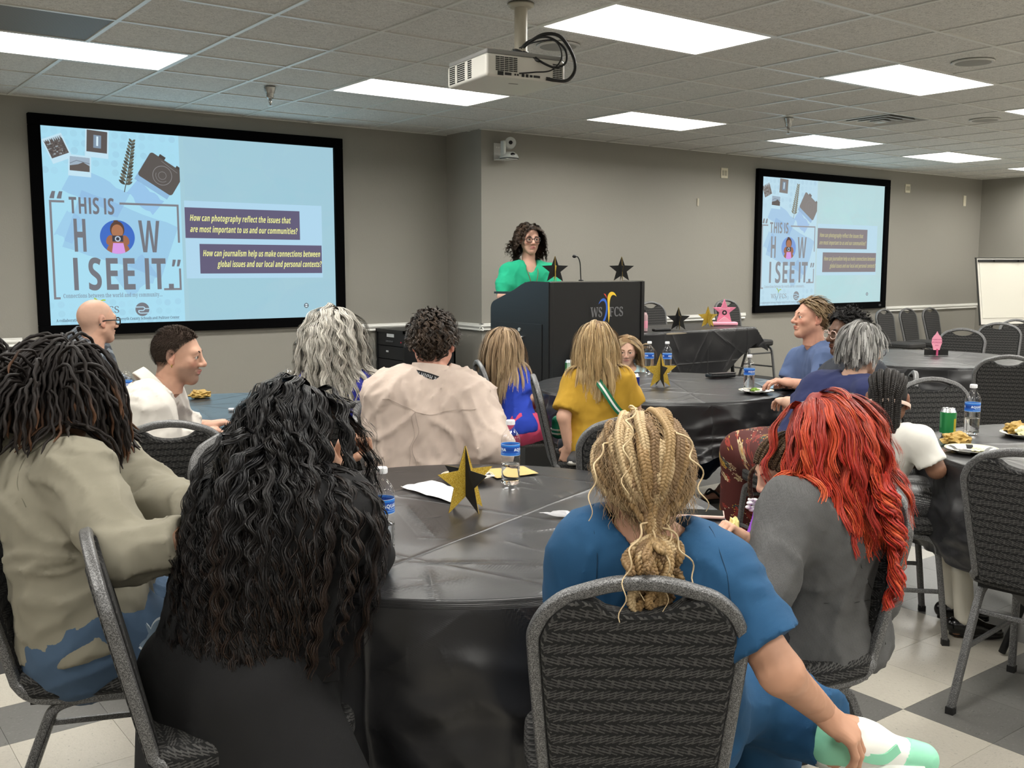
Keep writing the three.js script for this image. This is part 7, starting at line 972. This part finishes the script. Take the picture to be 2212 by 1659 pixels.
// 7. short grey hair, navy t-shirt
{
  const P = new Person({ ...PJ.woman_navy, label: 'person with short grey hair in a navy t-shirt and red paisley skirt', s: 0.97, g: 1.12, skin: [0.6, 0.37, 0.27], head: 'f', hy: facingY(0.98, 0.05), hp: 0.12, brow: 0x777067 }).body();
  P.shirt({ color: 0x1b2450, sleeve: 0.8, off: 0.018, hem: -0.04, sleeveFlare: 0.016, name: 'shirt' }); 
  const paisley = canvasTex(512, 512, (c, w, h) => { c.fillStyle = '#4a1712'; c.fillRect(0, 0, w, h); reseed(81); for (let i = 0; i < 60; i++) { const x = rnd() * w, y = rnd() * h, s = rr(14, 44); c.save(); c.translate(x, y); c.rotate(rr(0, 6.3)); c.strokeStyle = pick(['#a8852f', '#8c2f22', '#b5a27a', '#243a3a']); c.lineWidth = 4; for (let k = 0; k < 3; k++) { c.beginPath(); c.ellipse(0, 0, s * (1 - k * 0.3), s * 0.55 * (1 - k * 0.3), 0, 0, 5); c.stroke(); } c.fillStyle = pick(['#c29a3a', '#9b3a28', '#d0c2a0']); for (let k = 0; k < 8; k++) { c.beginPath(); c.arc(s * 1.15 * Math.cos(k * 0.8), s * 0.75 * Math.sin(k * 0.8), 3, 0, 7); c.fill(); } c.restore(); } }, [2.2, 2.2]); P.skirt({ mat: mat(0xffffff, 0.85, { map: paisley }), long: 0.8, name: 'long_skirt', label: 'long red paisley skirt' }); for (const S of ['L', 'R']) P.shoe(S, mat(0x0a0a0a, 0.5), mat(0x0a0a0a, 0.6));
  P.glasses({ color: 0x2a2a34, r: 0.0016 }); P.cap(mat(0x6c6a66, 0.7), 0.014, 0.0, 'scalp_hair');
  longHair(P, { seed: 71, n: 4200, guides: 190, len: 0.115, off: 0.015, r: 0.0013, amp: 0.0015, wl: 0.09, ds: 0.012, seg: 10, jitter: 0.003, clump: 0.3, taper: 0.4, colors: [[0.34, 0.33, 0.31], [0.5, 0.49, 0.47], [0.2, 0.195, 0.185], [0.12, 0.115, 0.11]], grav: 0.3, lift: 0.16, spread: 8, back: 0.35, cols: false, lenAt: r => r.y < -0.02 ? 0.4 : r.y < 0.03 ? 0.7 : 1, label: 'short layered grey hair' });
}
// 8. short black hair, clear glasses
{
  const P = new Person({ ...PJ.person_paisley, label: 'person with short black hair and clear-framed glasses, half hidden by grey hair', s: 0.97, g: 1.12, skin: [0.11, 0.055, 0.033], head: 'f', hy: facingY(-0.85, -0.35), hp: -0.02, brow: 0x0c0807 }).body();
  
  P.shirt({ color: 0x2c3038, sleeve: 1.5, off: 0.018, hem: -0.02, name: 'shirt' }); P.pants({ color: 0x1d2027, name: 'trousers' }); for (const S of ['L', 'R']) P.shoe(S, mat(0x0a0a0a, 0.5), mat(0x0a0a0a, 0.6));
  P.glasses({ color: 0xd8b9ac, r: 0.0022, w: 0.027, h: 0.021 }); P.cap(mat(0x050404, 0.9), 0.02, 0.0, 'scalp_hair');
  longHair(P, { seed: 82, n: 2200, guides: 300, len: 0.045, off: 0.014, r: 0.0018, amp: 0.006, wl: 0.022, ramp: 0.01, ds: 0.006, seg: 12, colors: [[0.007, 0.006, 0.006], [0.012, 0.01, 0.009]], grav: 0.05, lift: 0.6, cols: false, rough: 0.7, label: 'short black curly hair' });
}
// 9. man in a blue-grey t-shirt
{
  const P = new Person({ ...PJ.man_tee, label: 'man with short sandy hair in a blue-grey t-shirt, looking left', s: 1.03, g: 1.0, skin: [0.58, 0.31, 0.22], head: 'm', hy: facingY(-0.84, -0.5), hp: -0.12, brow: 0x5d4630, handR: { kind: 'flat' }, stubble: [0.4, 0.25, 0.17, 0.25] }).body();
  P.shirt({ color: 0x4f6186, sleeve: 0.85, off: 0.018, hem: -0.04, sleeveFlare: 0.018, name: 'shirt' }); P.pants({ color: 0x1f3048, len: 1.75, name: 'jeans', flare: 0.02 });
  const flop = mat(0x0a0a0b, 0.6); for (const S of ['L', 'R']) { const an = P.J['an' + S], toe = P.J['toe' + S], d = toe.clone().sub(an).setY(0).normalize(), l = V3(-d.z, 0, d.x), c = an.clone().addScaledVector(d, 0.055).setY(0.012); const sh = new THREE.Shape(); sh.absellipse(0, 0, 0.135, 0.048, 0, 2 * PI); const g = extr(sh, 0.016, 0.004, 2).rotateX(-PI / 2); g.rotateY(Math.atan2(-d.z, d.x)).translate(c.x, 0.002, c.z); const f = P.add('flip_flop', g, flop); for (const q of [-1, 1]) part('strap', P.loc(sweep(curvePts([c.clone().addScaledVector(d, 0.085).setY(0.03), c.clone().addScaledVector(d, 0.03).addScaledVector(l, q * 0.03).setY(0.075), c.clone().addScaledVector(d, -0.03).addScaledVector(l, q * 0.046).setY(0.02)], 12), circleProfile(0.008, 6, 0.004))), flop, f); }
  const t = canvasTex(128, 128, (c, w, h) => { c.fillStyle = '#4f6186'; c.fillRect(0, 0, w, h); c.fillStyle = '#c9d0dc'; c.beginPath(); c.ellipse(62, 48, 26, 34, 0.3, 0, 7); c.fill(); c.font = 'bold 26px sans-serif'; c.fillText('SKY', 34, 112); });
  { const n = V3(-0.55, 0.1, 0.83).normalize(), c = P.J.shL.clone().lerp(P.J.elL, 0.42).addScaledVector(n, 0.078).add(V3(-0.02, 0, 0)); P.add('printed_emblem', new THREE.PlaneGeometry(0.09, 0.1).applyQuaternion(new THREE.Quaternion().setFromUnitVectors(V3(0, 0, 1), n)).translate(...A(c)), mat(0xffffff, 0.9, { map: t })); }
  P.cap(mat(0x5c4427, 0.8), 0.012, 0.0, 'scalp_hair');
  longHair(P, { seed: 91, n: 2400, guides: 200, len: 0.062, off: 0.012, r: 0.0015, jitter: 0.004, amp: 0.004, wl: 0.05, ds: 0.008, seg: 9, colors: [[0.28, 0.19, 0.1], [0.2, 0.13, 0.065], [0.36, 0.26, 0.15]], grav: 0.16, lift: 0.3, back: 0.8, cols: false, skip: r => Math.abs(r.x) > 0.05 && r.y < 0.035 && r.z > -0.05, lenAt: r => r.y < 0.03 ? 0.5 : 1, label: 'short tousled sandy hair' });
}
// 10. girl in yellow
{
  const P = new Person({ ...PJ.girl_yellow, label: 'girl with straight blond hair in a yellow t-shirt, back to the viewer', s: 0.85, g: 0.95, skin: [0.6, 0.36, 0.26], head: 'c', hs: 1.0, hy: facingY(0.68, -0.73), hp: 0.1, handL: { kind: 'relaxed', dir: [0, -0.9, -0.3], palm: [0.7, 0, -0.7] } }).body();
  P.shirt({ color: 0xb9912a, sleeve: 0.85, off: 0.02, hem: -0.05, sleeveFlare: 0.02, name: 'shirt', label: 'mustard yellow t-shirt' }); P.pants({ color: 0xaab4c8, len: 0.8, off: 0.016, name: 'shorts' });
  for (const S of ['L', 'R']) P.shoe(S, mat(0x3c3c3e, 0.7), mat(0xb9b6ae, 0.7));
  // bag strap over the right shoulder and small green bag at the left hip
  const bk = V3(-0.6, 0, 0.8), gm = mat(0x0f6b48, 0.7), wm = mat(0xe3e6e2, 0.7); const nk = P.J.neck; const sp = [nk.clone().add(V3(0.0, 0.03, 0)).addScaledVector(P.lat1, 0.05), nk.clone().lerp(P.J.pelvis, 0.2).addScaledVector(bk, 0.115).addScaledVector(P.lat1, -0.02), nk.clone().lerp(P.J.pelvis, 0.5).addScaledVector(bk, 0.115).addScaledVector(P.lat1, -0.09), nk.clone().lerp(P.J.pelvis, 0.66).addScaledVector(bk, 0.07).addScaledVector(P.lat1, -0.15)];
  P.add('bag_strap', sweep(resample(sp, 24), [[0.003, 0.017], [0.003, -0.017], [-0.003, -0.017], [-0.003, 0.017]], false, bk), gm, 'green and white shoulder strap'); P.add('strap_stripe', sweep(resample(sp.map(p => p.clone().addScaledVector(bk, 0.003)), 24), [[0.0015, 0.005], [0.0015, -0.005], [-0.0015, -0.005], [-0.0015, 0.005]], false, bk), wm);
  P.cap(mat(0x6f5330, 0.7), 0.01, -0.01, 'scalp_hair');
  longHair(P, { seed: 101, n: 2800, guides: 130, len: 0.28, off: 0.009, r: 0.0018, amp: 0.003, wl: 0.12, seg: 18, clear: 0.024, clump: 0.45, colors: [[0.42, 0.28, 0.13], [0.52, 0.37, 0.19], [0.3, 0.19, 0.085]], tips: [[0.55, 0.4, 0.2], [0.45, 0.3, 0.14]], grav: 0.6, lift: 0.06, spread: 4, back: 0.4, label: 'straight blond hair to the shoulders' });
  const b = thing('belt_bag', 'small green bag beside the girl in the yellow shirt', 'bag', null, A(P.J.pelvis.clone().addScaledVector(P.lat1, 0.2).add(V3(0.1, 0.06, -0.06)))); part('pouch', rbx(0.15, 0.12, 0.07, 0.03, 0, 0, 0, 4), mat(0x1c8a68, 0.6), b); part('stripe', bx(0.154, 0.008, 0.072, 0, -0.01, 0), wm, b); part('stripe', bx(0.154, 0.008, 0.072, 0, -0.03, 0), wm, b);
}
// 11. small child facing the viewer
{
  const P = new Person({ ...PJ.child_blue, label: 'small blond child in a pale blue shirt, facing the viewer', s: 0.66, hs: 0.92, g: 1.05, cell: 0.011, skin: [0.62, 0.38, 0.28], head: 'c', hy: facingY(-0.72, 0.7), hp: 0.2, iris: 0x2b1d14, brow: 0x7a5a38, lips: [0.5, 0.2, 0.17] }).body();
  const tie = canvasTex(256, 256, (c, w, h) => { c.fillStyle = '#b9d5dc'; c.fillRect(0, 0, w, h); reseed(111); for (let i = 0; i < 70; i++) { c.fillStyle = pick(['rgba(160,200,210,.5)', 'rgba(225,235,238,.6)', 'rgba(140,180,195,.4)']); c.beginPath(); c.ellipse(rnd() * w, rnd() * h, rr(8, 30), rr(6, 20), rnd() * 3, 0, 7); c.fill(); } }, [4, 4]);
  P.shirt({ mat: mat(0xffffff, 0.9, { map: tie }), sleeve: 0.8, off: 0.018, hem: -0.03, name: 'shirt' }); P.pants({ color: 0x46506a, name: 'trousers' }); for (const S of ['L', 'R']) P.shoe(S, mat(0x8f8f93, 0.6), mat(0xd8d6d0, 0.6));
  P.cap(mat(0x7a5c38, 0.7), 0.008, 0.0, 'scalp_hair'); longHair(P, { seed: 112, n: 1600, guides: 110, len: 0.25, off: 0.009, lift: 0.04, r: 0.0018, amp: 0.004, wl: 0.1, seg: 16, clear: 0.02, colors: [[0.42, 0.29, 0.15], [0.5, 0.36, 0.2], [0.34, 0.22, 0.11]], grav: 0.5, spread: 14, back: 0.15, comb: (r, n) => { const d = V3(Math.sign(r.x || 1) * 1.2, -0.6, -0.2); d.addScaledVector(n, -d.dot(n)); return d.normalize(); }, label: 'straight blond hair parted in the middle' });
}
// 12. girl in blue
{
  const P = new Person({ ...PJ.girl_blue, label: 'girl with long light brown hair in a bright blue t-shirt', s: 0.78, hs: 0.97, g: 0.98, skin: [0.58, 0.35, 0.26], head: 'c', hy: facingY(0.8, -0.6), hp: 0.05 }).body();
  P.shirt({ color: 0x1c3aa6, sleeve: 0.8, off: 0.02, hem: -0.06, sleeveFlare: 0.02, wrinkle: 0.007, name: 'shirt', label: 'bright blue t-shirt' }); P.pants({ color: 0xc8466a, len: 0.85, off: 0.018, name: 'shorts', label: 'pink shorts' }); for (const S of ['L', 'R']) P.shoe(S, mat(0x2b2b2e, 0.6), mat(0xd0cec8, 0.6));
  P.cap(mat(0x5e4730, 0.7), 0.01, -0.01, 'scalp_hair'); longHair(P, { seed: 121, n: 2400, guides: 120, len: 0.36, off: 0.011, lift: 0.06, r: 0.0018, amp: 0.003, wl: 0.13, seg: 18, clear: 0.024, colors: [[0.3, 0.2, 0.11], [0.38, 0.26, 0.15], [0.22, 0.14, 0.075]], tips: [[0.5, 0.37, 0.22], [0.36, 0.25, 0.15]], tipFrom: 0.5, grav: 0.45, spread: 4, back: 0.3, wind: [-0.012, 0, -0.006], label: 'long light brown hair' });
}
// 13. man in pale pink shirt
{
  const P = new Person({ ...PJ.man_pink, label: 'man with curly dark brown hair in a pale pink dress shirt', s: 1.05, g: 1.1, ga: 1.2, skin: [0.62, 0.33, 0.25], head: 'm', hy: facingY(0.68, -0.73), hp: 0.05, neckR: 1.05 }).body();
  const sh13 = P.shirt({ color: 0xc6b5a9, sleeve: 1.9, off: 0.026, hem: -0.06, sleeveOff: 1.15, wrinkle: 0.013, flare: 0.03, name: 'shirt', collar: { r: 0.07, h: 0.045 }, cell: 0.0105 });
  { const sm = mat(0xb2a297, 0.9), J = P.J, bk = V3(-0.62, 0.1, 0.78); const B = (t, l, u = 0) => J.shL.clone().lerp(J.shR, t).addScaledVector(bk, 0.16).add(V3(0, u, 0)); P.seam(sh13, [B(-0.08, 0, 0.0), B(0.2, 0, -0.035), B(0.5, 0, -0.05), B(0.8, 0, -0.04), B(1.08, 0, -0.01)], 50, sm); for (const x of [0.32, 0.38]) P.seam(sh13, [B(x, 0, -0.045), B(x - 0.03, 0, -0.2), B(x - 0.07, 0, -0.36)], 30, sm); }
  P.pants({ color: 0x2a2c33, name: 'trousers' }); for (const S of ['L', 'R']) P.shoe(S, mat(0x15120f, 0.4), mat(0x101010, 0.6));
  { const nt = V3(0, -0.1, -0.03).applyMatrix4(P.HM), ax = nt.clone().sub(P.J.neck).normalize(), f = V3(0, 0, 1).transformDirection(P.HM); f.addScaledVector(ax, -f.dot(ax)).normalize(); const r = ax.clone().cross(f), ring = []; for (let i = 0; i <= 24; i++) { const a = 1.2 + (2 * PI - 2.4) * i / 24; ring.push(P.J.neck.clone().addScaledVector(ax, 0.008 - 0.03 * (1 + Math.cos(a))).addScaledVector(f, Math.cos(a) * 0.09 - 0.006).addScaledVector(r, Math.sin(a) * 0.09)); } const t = canvasTex(1024, 64, (c, w, h) => { c.fillStyle = '#15161a'; c.fillRect(0, 0, w, h); c.fillStyle = '#b9bcc0'; c.font = 'bold 46px sans-serif'; c.fillText('NORTH FORSYTH HIGH SCHOOL  NORTH FORSYTH HIGH', 10, 48); }, [2.4, 30]); P.add('lanyard', sweep(ring, [[0.01, 0.001], [0.01, 0.003], [-0.01, 0.003], [-0.01, 0.001]], false, ax), mat(0xffffff, 0.7, { map: t }), 'black printed lanyard'); }
  P.cap(mat(0x1c130d, 0.8), 0.012, 0.0, 'scalp_hair'); longHair(P, { seed: 131, n: 3400, guides: 330, len: 0.06, off: 0.016, r: 0.0018, jitter: 0.003, amp: 0.006, wl: 0.032, ramp: 0.015, ds: 0.008, seg: 14, colors: [[0.035, 0.022, 0.014], [0.05, 0.031, 0.019], [0.022, 0.015, 0.01]], grav: 0.18, lift: 0.3, back: 0.5, cols: false, rough: 0.4, skip: r => Math.abs(r.x) > 0.05 && r.y < 0.03 && r.z > -0.05, lenAt: r => r.y < 0.02 ? 0.45 : 1, label: 'short curly dark brown hair' });
}
// 14. woman with long grey hair
{
  const P = new Person({ ...PJ.woman_grey, label: 'person with long wavy grey hair in a royal blue top', s: 1.0, g: 1.1, skin: [0.58, 0.36, 0.27], head: 'f', hy: facingY(0.68, -0.73), hp: 0.0, brow: 0x8a857c }).body();
  P.shirt({ color: 0x16208c, sleeve: 1.85, off: 0.02, hem: -0.06, wrinkle: 0.005, name: 'shirt', label: 'royal blue velvety top', mat: mat(0x151d86, 0.7, { sheen: 0.8, sheenRoughness: 0.4, sheenColor: new THREE.Color(0x4450d0) }) }); P.pants({ color: 0x24262c, name: 'trousers' }); for (const S of ['L', 'R']) P.shoe(S, mat(0x1a1a1a, 0.5), mat(0x101010, 0.6));
  P.cap(mat(0x8b877f, 0.7), 0.014, -0.01, 'scalp_hair'); longHair(P, { seed: 141, n: 3800, guides: 170, len: 0.37, off: 0.022, r: 0.0019, amp: 0.008, wl: 0.09, ramp: 0.12, seg: 24, clump: 0.6, clear: 0.03, colors: [[0.5, 0.47, 0.41], [0.6, 0.57, 0.51], [0.4, 0.375, 0.33], [0.3, 0.28, 0.24]], grav: 0.42, lift: 0.14, spread: 7, back: 0.35, label: 'long wavy grey hair' });
}
// 15. young man in white
{
  const P = new Person({ ...PJ.man_buzz, label: 'young man with a buzz cut and earring in a white shirt, in profile', s: 1.03, g: 1.0, skin: [0.6, 0.35, 0.25], head: 'm', hy: facingY(0.82, 0.5), hp: 0.08, brow: 0x33241a, stubble: [0.16, 0.11, 0.085, 0.6], lips: [0.48, 0.19, 0.17] }).body();
  P.shirt({ color: 0xd3cec6, sleeve: 1.85, off: 0.022, hem: -0.05, sleeveOff: 1.2, wrinkle: 0.011, name: 'shirt', collar: { r: 0.07, h: 0.05 } }); P.pants({ color: 0x2b2d34, name: 'trousers' }); for (const S of ['L', 'R']) P.shoe(S, mat(0x15120f, 0.4), mat(0x101010, 0.6));
  P.cap(mat(0x33261d, 0.95), 0.0055, 0.0, 'scalp_hair'); longHair(P, { seed: 151, n: 5200, guides: 1600, len: 0.006, off: 0.004, r: 0.0009, jitter: 0, clump: 0, ds: 0.0025, seg: 3, colors: [[0.045, 0.03, 0.022], [0.06, 0.042, 0.03]], grav: 0.05, lift: 0.6, cols: false, rough: 0.7, label: 'close-cropped brown hair' });
  P.headPart('earring', new THREE.TorusGeometry(0.006, 0.0014, 8, 16).translate(-0.083, -0.037, -0.004), mat(0xc9b26a, 0.25, { metalness: 0.9 }));
}
// 16. bald man
{
  const P = new Person({ ...PJ.man_bald, label: 'bald man with black-rimmed glasses in a striped grey jacket, in profile', s: 1.03, g: 1.08, skin: [0.6, 0.35, 0.25], head: 'm', hy: facingY(0.86, -0.2), hp: 0.0, brow: 0x5a4434, stubble: [0.42, 0.3, 0.24, 0.22] }).body();
  const st = canvasTex(256, 64, (c, w, h) => { for (let x = 0; x < w; x += 16) { c.fillStyle = ['#565d66', '#2f353d', '#7d848b', '#3c434b'][(x / 16) % 4]; c.fillRect(x, 0, 16, h); } }, [7, 7]); P.shirt({ mat: mat(0xffffff, 0.8, { map: st }), sleeve: 1.9, off: 0.026, hem: -0.06, wrinkle: 0.006, name: 'jacket', label: 'striped grey jacket', collar: { r: 0.075, h: 0.07, up: 0.02 } }); P.pants({ color: 0x2b2d34, name: 'trousers' }); for (const S of ['L', 'R']) P.shoe(S, mat(0x15120f, 0.4), mat(0x101010, 0.6));
  P.glasses({ color: 0x0c0c0e, r: 0.0032, label: 'black-rimmed glasses' });
}
// 17. speaker
{
  const P = new Person({ ...PJ.speaker, label: 'speaker with curly brown hair and glasses in a green blouse behind the lectern', s: 0.98, g: 1.02, skin: [0.62, 0.36, 0.27], head: 'f', hs: 1.04, hy: facingY(-0.35, 0.94), hp: -0.02, gaze: [0.2, 0], brow: 0x3a2a20, lips: [0.5, 0.17, 0.16] }).body();
  P.shirt({ color: 0x15a57c, sleeve: 0.98, off: 0.02, hem: -0.08, puff: 0.075, sleeveFlare: -0.008, vneck: 0.13, wrinkle: 0.006, name: 'blouse', label: 'bright green V-neck blouse with puffed sleeves' }); P.pants({ color: 0x1c1d22, name: 'trousers' }); for (const S of ['L', 'R']) P.shoe(S, mat(0x15120f, 0.4), mat(0x101010, 0.6));
  P.glasses({ color: 0x1a1012, r: 0.0026, w: 0.026, h: 0.02, label: 'dark-rimmed glasses' });
  { const f = V3(0, 0, 1).transformDirection(P.HM).setY(0).normalize(), c = P.J.neck; for (const s of [-1, 1]) P.add('necklace', sweep(curvePts([c.clone().addScaledVector(P.lat1, s * 0.06).add(V3(0, 0.03, 0)), c.clone().addScaledVector(f, 0.12).addScaledVector(P.lat1, s * 0.045).add(V3(0, -0.07, 0)), c.clone().addScaledVector(f, 0.15).addScaledVector(P.lat1, s * 0.012).add(V3(0, -0.2, 0))], 24), circleProfile(0.0032, 6)), mat(0x6d5a3c, 0.4)); }
  P.cap(mat(0x2a1a11, 0.8), 0.009, 0.0, 'scalp_hair'); longHair(P, { seed: 171, n: 3600, guides: 260, len: 0.2, off: 0.03, r: 0.0019, amp: 0.009, wl: 0.042, ramp: 0.05, seg: 24, ds: 0.014, clear: 0.02, colors: [[0.05, 0.03, 0.019], [0.075, 0.046, 0.028], [0.035, 0.022, 0.015]], grav: 0.4, lift: 0.2, spread: 14, back: 0.15, comb: (r, n) => { const d = V3(Math.sign(r.x - 0.01 || 1) * 1.1, -0.5, -0.4); d.addScaledVector(n, -d.dot(n)); return d.normalize(); }, label: 'curly brown hair to the shoulders' });
}
renderer.render(scene, camera);
